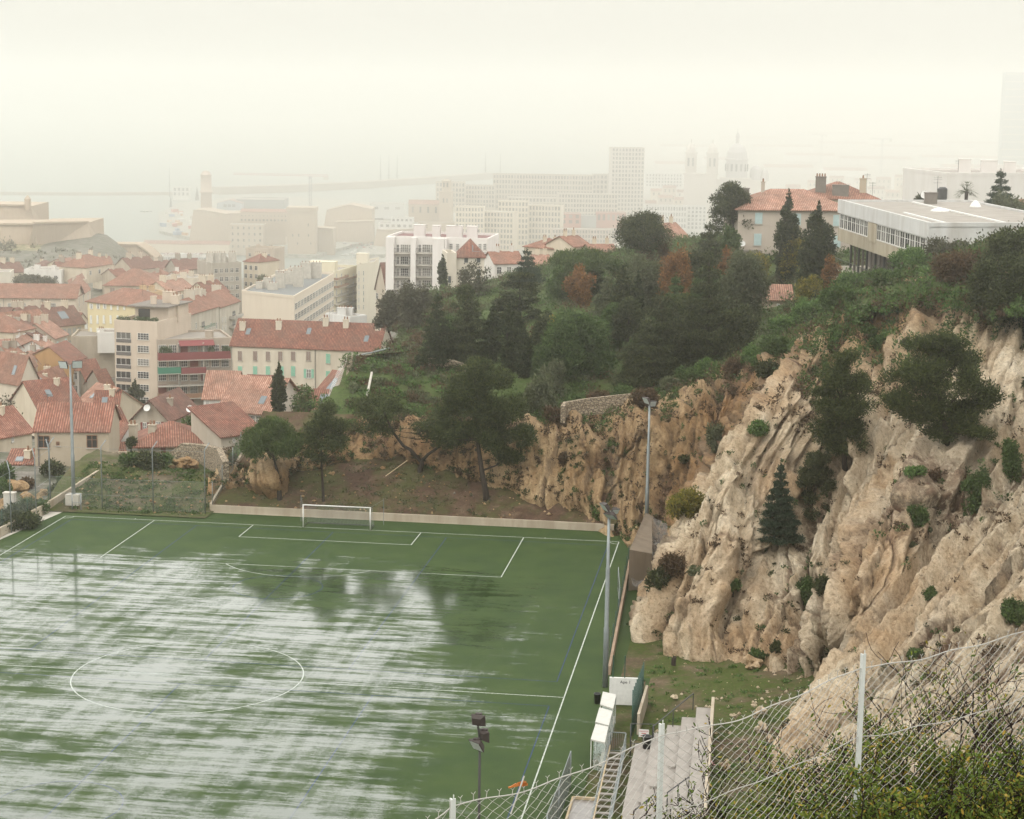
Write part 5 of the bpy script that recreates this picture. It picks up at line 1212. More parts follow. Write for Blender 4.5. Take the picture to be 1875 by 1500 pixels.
for (u, v, w_, hh, nm) in ((.45,.45,1.3,.35,'roof_dome'),(.25,.85,.8,.8,'roof_dome'),):
    b = MB(); c = h.pt(u,v,0); b.lathe(c, [(w_,.05),(w_*.95,.2),(w_*.6,.2+hh*.6),(w_*.1,.2+hh)], 14); b.build(nm, M_WHITE, h.roof)
h.chim(.1,.62,1.5,1.8,1.4,0,M_DCONC)
for (u0,u1,v) in ((.05,.95,.52),(.55,.95,.13)): 
    b = MB(); a, c = h.pt(u0,v,.14), h.pt(u1,v,.14); b.bar(a, c, .3, .22); b.build('roof_upstand', M_WHITE, h.roof)
b = MB(); c = h.pt(.09,.585,1.3); ax = Vector((-.3,-.8,.5)).normalized(); q = ax.orthogonal().normalized(); w_ = ax.cross(q); vs = [Vector(c)]
vs = [Vector(c)+(q*math.cos(k*.4488)+w_*math.sin(k*.4488))*r+ax*d for r, d in ((.03,0),(.4,.04),(.65,.14)) for k in range(14)]
b.add(vs, [(i*14+k, i*14+(k+1) % 14, (i+1)*14+(k+1) % 14, (i+1)*14+k) for i in range(2) for k in range(14)]); b.tube([Vector(c), Vector(c)+Vector((0,.6,-.4))], .06, 5); b.build('satellite_dish', M_WHITE, h.roof)
h.aerial(.11,.66,4.)
# white block behind the palm
h = Bld('plain white block with rooftop plant behind the fan palm', 'apartment block', (1734,321), (1960,322), 345, depth=20, bot=400, roof=('flat',.5), wl=(.72,.68,.64), stain=.2)
h.chim(.25,.3,2.6,2.2,1.6,0); h.chim(.45,.3,2.4,3,1.6,0); h.chim(.62,.3,2.2,2.2,1.6,0); h.aerial(.2,.3,2.5)
b = MB(); p_ = h.pt(-.03,0,-4.5); b.lathe(p_, [(.8,0),(.9,.1),(.9,2.),(.5,2.3)], 14); b.build('water_tank', M_DMETAL, h.root)
h = Bld('low house with a red roof at the right edge beyond the school', 'house', (1850,388), (1960,389), 318, depth=8, bot=410, roof=('gable',1.8), wl=CREAM, tl='orange')
h.win(1862,396,6,8)

# ---- near roofs at the left end of the pitch
h = Bld('tan house with a ridged orange tile roof standing above the pitch corner', 'house', (63,789.5), (199,790), 228, depth=8.5, bot=862, roof=('gable',2.7), wl=(.44,.37,.28), tl='scarlet', stain=.35, over=.25)
h.win(168.5,808.5,20,24,'wood'); h.win(106,812.5,6,7,'wood'); h.win(80,809,22,22,'wood'); h.win(165,849,30,10,'grid')
h.aerial(.1,.5,1.2); h.pipe(64)
h = Bld('house with a bright red hipped roof and two chimneys beside the stone wall', 'house', (252,815), (378,812), 238, depth=8, bot=850, roof=('hip',2.3), wl=(.50,.44,.35), tl='scarlet', stain=.4, over=.9)
h.win(299,825,9,11,sh='red'); h.chim(-.06,.2,2.6,.9,.9,2); h.chim(.22,.3,1.,.9,.9,2)
h = Bld('white walled lean to with a red roof left of the bright red hipped roof', 'house', (216,812), (258,806), 244, depth=8, bot=845, roof=('gable',2.3,'y'), wl=WHITEW, tl='scarlet')
h.skyl(.7,.4); h.win(226,822,7,7)
h = Bld('orange corrugated lean to roof beside the tan house', 'shed', (207,839), (229,838), 235, depth=2.6, bot=850, roof=('shed',1.2), wl=(.45,.38,.30), tl='orange')
h.win(214,843,3,4)
h = Bld('small gable fronted house with dark red doors and a brown tile roof', 'house', (244,765), (307,768), 264, depth=11, bot=806, roof=('gable',2.6,'y'), wl=(.42,.37,.30), tl='brown', stain=.6, over=.5)
h.win(265.5,783,8,20,sh='red',opened=True); h.win(290,777,10,9,sh='red',opened=True); h.dish(272,746.5,.5); h.chim(.75,.4,.9,.7,.7,1)
h = Bld('house with a glazed veranda under a pink pantile roof left of the slim cypress', 'house', (403,749), (494,756), 262, depth=11, bot=798, roof=('gable',4.,'x'), wl=(.66,.60,.52), tl='pink', stain=.3, over=.5)
for x0 in (412,424.5,437.5,450,462,474,486): h.win(x0, 768+ (x0-412)*.06, 11.5, 21, 'grid')
h.skyl(.75,.15)
h = Bld('pale house with a pink pantile roof behind the glazed veranda', 'house', (373,729), (430,730), 292, depth=9, bot=760, roof=('gable',3.6), wl=WHITEW, tl='pink', stain=.3)
h.win(380,738,6,8)
h = Bld('low house under a wide brown red tile roof left of the glazed veranda', 'house', (334,795), (400,800), 256, depth=9, bot=815, roof=('gable',2.8), wl=CREAM, tl='red', over=.5)
h.win(392,806,4,5); h.dish(351,748,.5)
h = Bld('low house with a dark red sloping roof right of the half bare tree', 'house', (405,800), (480,790), 236, depth=7, bot=825, roof=('shed',2.6), wl=(.5,.44,.36), tl='red', over=.4)
h.win(428,806,6,8)
h = Bld('house with skylights in a red roof right of the slim cypress', 'house', (572,727), (606,733), 285, depth=9, bot=770, roof=('gable',3.6), wl=WHITEW, tl='scarlet')
h.skyl(.55,.25,1.4,1.8); h.win(598,736,8,6)
h = Bld('lower red roofed house below the netted rock', 'house', (563,766), (610,768), 262, depth=9, bot=790, roof=('gable',3.4), wl=CREAM, tl='scarlet')
h.skyl(.45,.3,1.4,1.6)
h = Bld('small red roofed house with two skylights behind the veranda house', 'house', (446,720), (505,722), 300, depth=7, bot=745, roof=('gable',2.4), wl=CREAM, tl='red')
h.skyl(.3,.2,1.5,1.5); h.skyl(.65,.2,1.5,1.5); h.win(470,728,5,7)
h = Bld('brick garden wall capped with orange tiles beside the netted rock', 'garden wall', (588,772), (646,765), 236, depth=.5, bot=786, roof=('gable',.3), wl=(.42,.22,.14), tl='orange')
h = Bld('cream four storey house with a red roof and loggias at the left edge', 'house', (-40,690), (35,703), 348, C=(70,692), bot=800, roof=('gable',4.6,'x'), wl=(.60,.52,.42), tl='orange', stain=.3)
h.win(41,713,8,18,'loggia',side='R'); h.win(41,738,8,18,'loggia',side='R'); h.win(52.5,717,4,20,side='R'); h.win(65,709,8,22,side='R'); h.win(65,736,8,20,side='R'); h.win(53.5,753,4,9,side='R'); h.win(64,764,5,20,side='R',sh='dark')
h.skyl(.8,.2)
h = Bld('ochre plaster house with white windows and a red roof', 'house', (54,652), (127,667), 428, C=(158,655), bot=735, roof=('gable',3.,'y'), wl=OCHRE, tl='red', stain=.5)
for y in (667,694,714): h.wins([135,150], [y-2], 5, 13 if y > 670 else 9, side='R')
h = Bld('broad blank beige party wall stained along its top', 'house', (130,620), (210,620), 470, depth=14, bot=730, roof=('flat',.6), wl=(.50,.43,.34), stain=.9)
h = Bld('grey stone house with red roof beneath the blank party wall', 'house', (158,697), (190,694), 418, depth=9, bot=745, roof=('gable',4.), wl=STONE, tl='red', stain=.8)
h.wins([171,178,186],[707],3,12,sh='grey')
h = Bld('second stone house with a red roof left of the beige tower', 'house', (190,712), (210,710), 412, depth=9, bot=755, roof=('gable',3.6), wl=STONE, tl='red', stain=.8)
h.win(196,729,5,14,sh='brown'); h.dish(194,721,.5)
for lb, A, B, D, dp, bot, rf, tl in [
 ('orange tiled low roof with a dish beside the cream four storey house', (70,718), (125,708), 385, 10, 740, ('hip',3.2), 'orange'),
 ('wide dull red tile roof with a roof window behind the tan house', (72,752), (150,744), 300, 11, 770, ('gable',4.), 'red'),
 ('pink tile roof with a chimney right of the wide dull red one', (135,742), (172,752), 306, 9, 765, ('gable',3.2), 'pink'),
 ('small brown tile roof right of the tall lamp post', (172,757), (214,757), 300, 8, 775, ('gable',3.), 'red'),
 ('long red roof at the lower left edge', (-30,806), (58,790), 246, 8, 850, ('gable',3.), 'scarlet'),
 ('small tiled shed with a rusty panel at the lower left', (14,850), (62,850), 229, 4, 872, ('shed',.9), 'scarlet'),
 ('red tile roof low behind the gable fronted house', (196,790), (236,786), 270, 7, 800, ('gable',2.6), 'red'),
 ('red roof between the veranda house and the slope', (505,762), (560,764), 266, 8, 785, ('gable',3.2), 'scarlet')]:
    h = Bld(lb, 'house', A, B, D, depth=dp, bot=bot, roof=rf, wl=CREAM, tl=tl, stain=.6); h.chim(.7,.4,1.,.8,.8,1); h.skyl(.4,.25); h.win((A[0]*.4+B[0]*.6), (A[1]*.4+B[1]*.6)+9, 5, 8)
# old houses on the left slope
for i, (lb, A, B, D, dp, bot, rf, wl_, tl, sh) in enumerate([
 ('grey cream house at the left edge with tall white windows', (-20,600), (19,607), 455, 11, 700, ('gable',4.,'y'), CREAM, 'orange', None),
 ('cream house with pale shutters under a bright orange hipped roof', (24,608), (64,600), 440, 12, 690, ('hip',3.6), CREAM, 'orange', 'white'),
 ('narrow grey house with balconies between orange roofed neighbours', (66,620), (98,608), 445, 11, 680, ('gable',3.), GREYW, 'brown', None),
 ('small house with blue shutters and pink roof', (100,620), (124,612), 450, 10, 660, ('gable',3.4), BEIGE, 'pink', 'blue'),
 ('stone house with a low tiled lean to roof at the left', (20,652), (44,650), 430, 8, 700, ('shed',2.6), STONE, 'orange', None),
 ('cream gable ended house under a dull mauve roof', (98,598), (155,592), 480, 10, 640, ('gable',4.2), CREAM, 'brown', 'grey'),
 ('long mauve tile roof behind the cream gable ended house', (50,594), (104,588), 505, 10, 640, ('gable',4.), BEIGE, 'brown', 'grey'),
 ('dull mauve roof below the long school roof at the far left', (-20,592), (48,590), 510, 10, 640, ('gable',3.6), BEIGE, 'brown', None)]):
    h = Bld(lb, 'house', A, B, D, depth=dp, bot=bot, roof=rf, wl=wl_, tl=tl, stain=.7)
    n_ = max(2, int((B[0]-A[0])/11)); h.grid('F', n_, 3, .18, .82, -1.8, -3.2, 1.1, 1.8, sh=sh); h.chim(.2,.5,1.6,1.4,.9,2); h.chim(.75,.5,1.5,1.6,.9,3)
    if i in (5,6): h.skyl(.5,.25,2.4,2.)
rq = random.Random(12)
for i, (x, y, w_, D) in enumerate([(-6,640,26,442),(12,628,22,448),(44,636,24,440),(88,642,22,436),(112,648,20,440),(28,676,24,410),(78,668,26,425),(118,676,26,420),(0,668,20,415),(140,590,22,520),(8,582,24,540),(36,580,22,545),(70,578,26,550),(104,584,24,535),(60,700,22,395),(300,508,22,690),(212,506,24,700),(335,512,26,660),(262,486,24,780),(120,486,26,790),(60,488,24,800),(180,482,26,810),(400,566,20,505),(226,568,18,520)]):
    h = Bld('small tile roofed house wedged among the old town roofs at the left', 'house', (x,y), (x+w_,y-rq.uniform(-3,4)), D, depth=rq.uniform(7,10), H=rq.uniform(7,11), roof=(rq.choice(['gable','gable','hip']), rq.uniform(1.8,2.8), rq.choice('xxy')), wl=rq.choice([CREAM,BEIGE,GREYW,WHITEW]), tl=rq.choice(['pink','brown','orange','red']), stain=.8, name='town_house', group='small houses wedged among the old town roofs')
    h.grid('F', 2, 2, .25, .75, -1.4, -3., 1., 1.6, sh=rq.choice([None,'grey','white','green'])); h.chim(.3,.5,1.3,1.2,.8,2)
    if i % 3 == 0: h.chim(.75,.4,1.2,.8,.7,1)
# yellow house
h = Bld('yellow house with white shutters below a wide coral hipped roof', 'house', (160,551), (262,562), 482, depth=13, bot=618, roof=('hip',3.4), wl=YEL, tl='orange', stain=.15, over=.5)
h.wins([167.5,180,192], [561], 4.5, 9, sh='white', opened=True); h.wins([204,216,228], [563], 4.5, 9, sh='white'); h.wins([167,179,190.5,203,216], [585], 5, 15, sh='white'); h.wins([167,179],[606],5,11,sh='white')
h.aerial(.8,.3,4.)
h = Bld('low white terrace house in front of the yellow house', 'house', (178,612), (212,612), 468, depth=8, bot=625, roof=('flat',.5), wl=WHITEW, stain=.2)
h.chim(.15,.4,.8,1.4,.8,3)
# school with the long roof
h = Bld('long low school with a coral roof and large barred windows', 'school building', (-40,543), (138,544.5), 602, depth=12, bot=578, roof=('gable',3.6), wl=(.58,.50,.40), tl='orange', stain=.25, over=.8)
h.wins([-4,19.5,42,64.5,97,119.5],[563],11,16,'grid'); h.pipe(8); h.pipe(79)
h = Bld('coral roofed wing meeting the right end of the long school', 'school building', (138.5,545), (166,530), 604, C=(150,500), bot=578, roof=('hip',3.4), wl=(.56,.48,.38), tl='orange', stain=.4, over=.6)
h.chim(.3,.6,1.6,1.6,1,0); h.chim(.8,.3,1.6,1.2,1,0); h.skyl(.3,.4,3.,1.2); h.grid('F',3,1,.2,.8,-2.,-3,1.,3.)
h = Bld('separate school hall with a coral roof and brick panels', 'school building', (191,522), (293,523), 640, depth=16, bot=570, roof=('hip',5.), wl=(.58,.49,.38), tl='orange', stain=.3, over=.6)
h.wins([206,240],[533],9,11,sh='brown'); h.wins([228],[531],8,7); h.wins([253,277],[534],8,14,'grid')
h = Bld('tall thin white chimney block beside the courtyard hedge', 'house', (-30,500), (19,500), 650, depth=10, bot=540, roof=('flat',.4), wl=(.62,.57,.48), stain=.3)
# mid distance blocks
for i, (lb, A, B, D, dp, bot, rf, wl_, tl, n_, r_) in enumerate([
 ('grey rendered apartment tower with chimney stacks left of the cream slab', (387,485), (442,483), 650, 14, 570, ('flat',.6), GREYW, 'red', 5, 6),
 ('blank cream stair tower in front of the grey rendered apartments', (356,512), (388,506), 640, 12, 560, ('flat',.5), (.60,.53,.43), 'red', 1, 3),
 ('cream house with a small red roof right of the grey rendered tower', (446,478), (473,480), 670, 12, 530, ('hip',2.6), CREAM, 'red', 3, 5),
 ('mauve roofed house behind the separate school hall', (243,494), (290,490), 720, 12, 520, ('gable',4.), BEIGE, 'brown', 3, 2),
 ('dark walled house with a brown roof and aerial behind the school hall', (288,496), (326,492), 735, 12, 520, ('gable',3.), GREYW, 'brown', 3, 3),
 ('mauve roofed terrace left of the grey rendered tower', (325,494), (372,492), 725, 12, 525, ('gable',3.6), GREYW, 'brown', 4, 2),
 ('coral roofed house behind the courtyard hedge', (158,490), (205,483), 700, 12, 505, ('hip',4.), CREAM, 'orange', 3, 1),
 ('flat white roofed hall behind the courtyard hedge', (44,497), (112,498), 700, 12, 520, ('flat',.8), (.70,.67,.62), 'red', 4, 1),
 ('dull red roof left of the flat white roofed hall', (8,500), (46,498), 730, 12, 520, ('gable',3.5), CREAM, 'brown', 2, 1),
 ('ruddy roof and gable between the hedge and the coral roofed house', (110,498), (160,496), 735, 12, 515, ('gable',3.5), STONE, 'red', 3, 1),
 ('low orange walled house in front of the school hall', (265,537), (300,535), 585, 9, 560, ('flat',.4), (.56,.40,.24), 'red', 3, 1),
 ('pink roofs row behind the many chimneyed house', (310,535), (356,528), 600, 10, 560, ('gable',3.), CREAM, 'pink', 3, 1),
 ('red roof beside the grey rendered tower foot', (385,540), (420,534), 560, 9, 560, ('gable',3.4), CREAM, 'red', 2, 1),
 ('cream gabled house with a brown roof between the apartments and the white block', (688,526), (708,530), 480, 10, 560, ('gable',6.5,'y'), BEIGE, 'brown', 2, 1),
 ('white walled building at the left foot of the hill thicket', (641,583), (672,580), 430, 9, 612, ('flat',.4), (.70,.69,.66), 'red', 1, 1),
 ('battlemented stone tower house above the cream slab', (450,458), (500,460), 900, 14, 490, ('flat',1.2), (.5,.42,.34), 'red', 3, 2)]):
    h = Bld(lb, 'apartment block' if i in (0,1,15) else 'house', A, B, D, depth=dp, bot=bot, roof=rf, wl=wl_, tl=tl, stain=.5, name='apartment_block' if i in (0,1) else 'town_house')
    if n_*r_ > 1: h.grid('F', n_, r_, .15, .85, -2.2, -3., 1.3, 1.6)
    h.chim(.25,.5,1.8,2.,1.2,3); h.chim(.7,.5,1.6,1.6,1.2,2)
    if i == 0:
        for u in (.1,.35,.5,.85): h.chim(u,.3,3.5,2.6,1.4,3,M_CONC)
# ------------------------------------------------------------------ pitch furniture
def mat_net(name, c, a):
    g = N(name); g.set(color=c, rough=.8); tr = g.n('BsdfTransparent'); mxs = g.n('MixShader')
    n = g.noise(g.geo(), 3., 4, .7); g.put(mxs.inputs[0], g.math('MULTIPLY', g.ramp(n, (.25, .45), (.7, 1.5)), a))
    g.t.links.new(tr.outputs[0], mxs.inputs[1]); g.t.links.new(g.b.outputs[0], mxs.inputs[2]); g.t.links.new(mxs.outputs[0], g.t.nodes['Material Output'].inputs['Surface']); return g.m
M_NET = mat_net('goal_netting', (.35,.36,.35), .22); M_MESH = mat_net('fence_mesh', (.14,.17,.15), .30); M_ROCKNET = mat_net('rock_netting', (.22,.20,.18), .42); M_VEIL = mat_net('drape_netting', (.42,.41,.38), .38)
M_WIRE = plain('white_wire', (.34,.325,.295), .5, 0, .3, .2); M_POST = plain('white_post', (.50,.51,.485), .5); M_GPOST = plain('green_post', (.012,.055,.04), .5)
M_GALV = plain('galvanised_steel', (.20,.22,.22), .45, .4); M_LOWALL = wall((.47,.40,.31), .9); M_BLACK = plain('black_plastic', (.012,.012,.013), .4)
M_LAMPG = plain('lamp_glass', (.42,.46,.45), .15); M_RUST = plain('brown_lamp_housing', (.035,.025,.022), .7)
def xyz(p): return np.array(p, float)
def strip_wall(name, label, pts, w, h, mat, cat='wall', cap=None, z0=None):
    """wall along plan points (x, y, base z) of height h"""
    pts = [xyz(p) for p in pts]; o = pts[0]; b = MB(); n = len(pts); L, Rr = [], []
    for i in range(n):
        t = pts[min(i+1, n-1)]-pts[max(i-1, 0)]; t[2] = 0; t /= np.linalg.norm(t); nn = np.array([-t[1], t[0], 0])*w/2; L.append(pts[i]+nn-o); Rr.append(pts[i]-nn-o)
    hh = h if isinstance(h, (list, tuple)) else [h]*n; Z = np.array([0,0,1.])
    vs = [p-Z*.6 for p in L]+[p-Z*.6 for p in Rr]+[p+Z*k for p, k in zip(L, hh)]+[p+Z*k for p, k in zip(Rr, hh)]; fs = []
    for i in range(n-1): fs += [(i, i+1, 2*n+i+1, 2*n+i), (n+i+1, n+i, 3*n+i, 3*n+i+1), (2*n+i, 2*n+i+1, 3*n+i+1, 3*n+i)]
    fs += [(0, 2*n, 3*n, n), (n-1, 2*n-1, 4*n-1, 3*n-1)]; b.add(vs, fs)
    return tag(b.build(name, mat, None, tuple(o)), label, cat)
G = lambda px, py, z=0.: PZ(px, py, z)
def dense(a, b, n): return [xyz(a)+(xyz(b)-xyz(a))*i/n for i in range(n+1)]
strip_wall('low_wall', 'long low concrete wall behind the goal at the foot of the bank', [(-15.4,4.95,0),(-5,4.9,0),(8,4.75,0),(20,4.6,0),(29.3,4.35,0)], .22, .82, M_LOWALL)
strip_wall('low_wall', 'low concrete wall climbing the bank beside the stone ruin', [(-15.45,5.1,.0),(-15.3,8,1.1),(-15.,12,2.6),(-14.8,16,4.)], .25, .9, M_LOWALL)
strip_wall('low_wall', 'stepped low concrete wall along the left edge of the pitch', [(-32.9,1.9,0),(-33.0,-2,0),(-33.15,-6,0),(-33.4,-14,0),(-34,-40,0)], .25, [1.05,1.05,1.0,.95,.95], M_LOWALL)
strip_wall('low_wall', 'rendered garden wall running up behind the left lamp post', [(-32.9,2.1,.1),(-31.8,6,.9),(-30.5,11,1.9)], .25, 1., M_LOWALL)
sheet('paving_strip', [(-34.3,-45),(-33.25,-14),(-32.6,1.7),(-31.2,2.0),(-33.1,-14.3),(-33.9,-45)], .012, M_CONC)
strip_wall('kerb', 'dark kerb edging the pitch below the left grass bank', dense((-32.6,2.0,0),(-15.5,4.75,0),3), .2, .16, M_DCONC, 'kerb')
# tall cranked fence posts
def fence(name, label, posts, top, crank, mat, net=None, cat='fence', wires=(), rad=.06, rails=()):
    posts = [xyz(p) for p in posts]; o = posts[0]; root = thing(name, label, cat, tuple(o))
    for p in posts:
        b = MB(); q = p-o; pts = [q+np.array([0,0,-.5]), q+np.array([0,0,top])]
        if crank: pts.append(q+np.array([0,0,top])+xyz(crank))
        b.tube(pts, rad, 7); b.build('post', mat, root, smooth=True)
    for a, c in zip(posts[:-1], posts[1:]):
        for z in rails:
            b = MB(); b.tube([a-o+np.array([0,0,z]), c-o+np.array([0,0,z])], .03, 5); b.build('rail', mat, root)
    if wires:
        b = MB()
        for a, c in zip(posts[:-1], posts[1:]):
            for z in wires: b.tube([a-o+np.array([0,0,z]), c-o+np.array([0,0,z])], .014, 4)
        b.build('wire', mat, root)
    if net:
        z0, z1, m_ = net; b = MB()
        for a, c in zip(posts[:-1], posts[1:]): b.quad(a-o+np.array([0,0,z0]), c-o+np.array([0,0,z0]), c-o+np.array([0,0,z1]), a-o+np.array([0,0,z1]))
        b.build('mesh_panel', m_, root)
    return root
fence('ball_fence', 'tall cranked post fence across the left end of the pitch', [G(93,930),G(187.5,936),G(281,938.5),G(376,942)], 7.2, (.45,.4,.75), M_GALV, (.2,3.6,mat_net('thin_mesh',(.2,.22,.2),.14)), wires=(7.,3.6,1.8))
fence('ball_fence', 'tall cranked post fence along the left side of the pitch', [G(92,929.5),G(66.7,949),G(21,976),G(-60,1026)], 6.6, (-.35,.2,1.1), M_GALV, None, wires=(6.5,3.3))
fence('mesh_fence', 'green mesh fence above the left boundary wall', [(-33.1,2.5,1.),(-33.3,-3,1.),(-33.6,-9,1.),(-34.2,-16,1.),(-35,-36,1.)], 1.7, None, M_GPOST, (0,1.7,M_MESH), rad=.035)
fence('mesh_fence', 'short wire fence climbing beside the low wall and stone ruin', [(-15.3,5.3,.8),(-15.1,8.5,2.),(-14.9,12,3.4),(-14.8,15,4.6)], 2.6, None, M_GALV, (0,2.4,M_MESH), rad=.04)
fence('pitch_gate', 'small metal frame gate in front of the left lamp post', [G(132.5,936),G(148.5,936.5)], 2., None, M_GALV, None, cat='gate', rails=(.15,1.,2.))
b = MB(); p = G(35,942); b.box(-.6,.6,-.35,.35,-.2,1.7,0); b.box(-.68,.68,-.42,.42,1.7,1.82,0); b.box(-.5,-.02,-.37,-.35,.1,1.55,1); b.box(.02,.5,-.37,-.35,.1,1.55,1)
tag(b.build('utility_cabinet', [M_CONC, plain('cabinet_door', (.38,.36,.32))], None, tuple(p+np.array([-1.6,1.4,.3]))), 'grey utility cabinet beyond the left boundary wall', 'cabinet')
# floodlights
def flood(label, base, top_px, D, heads, r=.19, mat=None, plinth=False, z0=None):
    P = xyz(base); T = PD(*top_px, D); h = T[2]-P[2]; root = thing('floodlight_mast', label, 'floodlight', tuple(P)); mt = mat or M_GALV
    b = MB(); b.tube([(0,0,-.6),(0,0,h*.34),(0,0,h*.345),(0,0,h*.68),(0,0,h*.685),(0,0,h)], [r*1.15,r*1.1,r*.92,r*.85,r*.68,r*.55], 12); b.build('mast', mt, root, smooth=True)
    if plinth: b = MB(); b.box(-.75,.75,-.6,.6,-.5,.7); b.build('plinth', M_CONC, root)
    for (dx, dy, dz, az, el, w) in heads:
        b = MB(); c = Vector((dx, dy, h+dz)); f = Vector((math.sin(az)*math.cos(el), -math.cos(az)*math.cos(el), math.sin(el))); s = f.cross(Vector((0,0,1))).normalized(); u = s.cross(f); hw, hh, dp = w/2, w*.40, w*.32
        q = [c+s*i*hw*k+u*j*hh*k+f*l for l, k in ((-dp,.62),(0,1.),(.05,1.)) for i, j in ((-1,-1),(1,-1),(1,1),(-1,1))]
        b.add(q, [(3,2,1,0),(0,1,5,4),(1,2,6,5),(2,3,7,6),(3,0,4,7),(4,5,9,8),(5,6,10,9),(6,7,11,10),(7,4,8,11)], 0)
        b.box(c.x-w*.22,c.x+w*.22,c.y+.02,c.y+.2,c.z+hh*.3,c.z+hh*.3+.22,0)
        hd = b.build('lamp_head', M_RUST, root)
        b = MB(); b.add([c+s*i*hw*.94+u*j*hh*.92+f*.052 for i, j in ((-1,-1),(1,-1),(1,1),(-1,1))], [(0,1,2,3)]); b.build('lamp_glass', M_LAMPG, hd)
        b = MB(); b.bar((0,0,h+min(dz,0)-.05), c-f*dp*.6, .07); b.build('bracket', mt, root)
    return root
flood('galvanised floodlight mast with twin lamps standing on the left grass bank', PD(135,916,206.3), (128.6,662), 206.3, [(-.75,-.1,.0,-.3,-.35,1.1),(.85,-.1,.1,.5,-.35,1.1)], plinth=True)
flood('tall grey floodlight mast rising behind the netted corner wall', PD(1184,944,194)-np.array([0,0,1.5]), (1190.5,732), 194, [(-.35,-.2,.25,-.9,-.5,.95),(.3,.1,-.1,.6,-.4,.8)])
flood('grey floodlight mast beside the dugouts on the right touchline', PZ(1108,1258,0), (1116,925), 147, [(-.35,-.35,.35,-1.0,-.6,.9),(.15,-.35,-.35,-.5,-.9,.95),(.45,.1,-.05,.7,-.6,.7)], r=.2)
LB = PD(879,1326,84); flood('brown floodlight mast standing nearest behind the wire fence', np.array([LB[0], LB[1], 1.0]), (878.5,1352), 84, [(-.12,.25,.72,2.9,.15,.66),(.18,.12,.05,2.4,.0,.62),(-.12,-.18,-.32,-.7,-.55,.70)], r=.10, mat=plain('brown_mast', (.03,.026,.024), .6))
# goal
def goal():
    root = thing('football_goal', 'white football goal with grey net at the far end of the pitch', 'goal', (0,0,0)); w, h, r = 3.66, 2.44, .065
    for x in (-w, w): b = MB(); b.tube([(x,0,0),(x,0,h)], r, 10); b.build('post', M_WHITE, root, smooth=True)
    b = MB(); b.tube([(-w-r,0,h),(w+r,0,h)], r, 10); b.build('crossbar', M_WHITE, root, smooth=True)
    b = MB(); b.tube([(-w,0,.05),(-w,2.0,.05),(w,2.0,.05),(w,0,.05)], .04, 6); b.build('base_frame', M_DMETAL, root)
    for x in (-w-.9, w+.9): b = MB(); b.tube([(x,2.6,0),(x,2.6,2.9)], .035, 6); b.tube([(x,2.6,2.8),(math.copysign(w, x),0,h)], .012, 4); b.build('stanchion', M_GALV, root)
    b = MB(); nx, nz = 48, 16
    F = lambda i, j: np.array([-w+2*w*i/nx, (.0 if j == 0 else .85+1.1*(j/nz)**.8), h*(1-j/nz)-.22*math.sin(math.pi*i/nx)*math.sin(math.pi*min(1,j/nz+.1))])
    for i in range(nx+1): b.tube([F(i, j) for j in range(0, nz+1, 2)], .010, 3, cap=False)
    for j in range(0, nz+1): b.tube([F(i, j) for i in range(0, nx+1, 4)], .010, 3, cap=False)
    for x in (-w, w):
        for j in range(1, 10): b.tube([(x,0,h*j/10),(x,.85+1.1*(1-j/10),h*j/10)], .010, 3, cap=False)
    b.build('net', plain('net_cord', (.28,.29,.28)), root)
goal()
# right side: low wall and green posts, white wall, second wall
a, c = G(1143,1040), G(1110,1236)
strip_wall('low_wall', 'low brick edged wall along the right touchline', dense(a+np.array([.5,.5,0]), c+np.array([.25,0,0]), 5), .22, .75, wall((.42,.30,.22), .8))
fence('green_fence', 'dark green post fence along the right touchline', dense(a+np.array([.35,1.,0]), c+np.array([.1,0,0]), 9), 2.0, None, M_GPOST, (.7,2.,M_MESH), rad=.045)
fence('pitch_gate', 'open grey metal gate at the corner of the right touchline', [G(1131.5,1078), G(1134,1118)], 2.1, None, M_GALV, (.1,2.,M_MESH), cat='gate', rad=.04, rails=(.1,2.1))
wl_, wr_ = G(1115,1290), G(1168,1292)
b = MB(); e = wr_-wl_; Lw = np.linalg.norm(e); 
b.box(0,Lw+.25,0,.2,.0,2.15); ww = b.build('rendered_wall', M_WHITE, None, tuple(wl_)); ww.rotation_euler = (0,0,math.atan2(e[1], e[0])); tag(ww, 'short white rendered wall marked Ape 1 behind the dugouts', 'wall')
def text(txt, size, mat, parent, loc, rot, name='lettering', ext=.004):
    cu = bpy.data.curves.new('t', 'FONT'); cu.body = txt; cu.size = size; cu.align_x = 'CENTER'; cu.extrude = ext
    tmp = bpy.data.objects.new('t', cu); COL.objects.link(tmp); me = bpy.data.meshes.new_from_object(tmp); bpy.data.objects.remove(tmp)
    o = link(name, me, None, parent, loc); me.materials.clear(); me.materials.append(mat); o.rotation_euler = rot; return o
text('Ape 1', .34, M_BLACK, ww, (Lw*.55,-.008,1.72), (math.pi/2,0,0))
for x in (.25, 1.15): 
    b = MB(); b.tube([wl_+e/Lw*x+np.array([0,.1,2.1]), wl_+e/Lw*x+np.array([0,.1,3.9])], .04, 6); tag(b.build('fence_post', M_GPOST), ['dark green fence post at the left end of the white wall', 'dark green fence post on the middle of the white wall'][x > 1], 'post')
a2, c2 = wr_+np.array([.35,.2,0]), G(1157,1345)
strip_wall('low_wall', 'thin concrete wall running from the white wall toward the stand', dense(a2+np.array([.3,0,0]), c2+np.array([.45,0,0]), 4), .2, 1.6, M_LOWALL)
fence('green_fence', 'dark green slatted fence between the dugout turf and the yard', dense(a2, c2, 8), 3.4, None, M_GPOST, (.6,3.2,M_MESH), rad=.045)
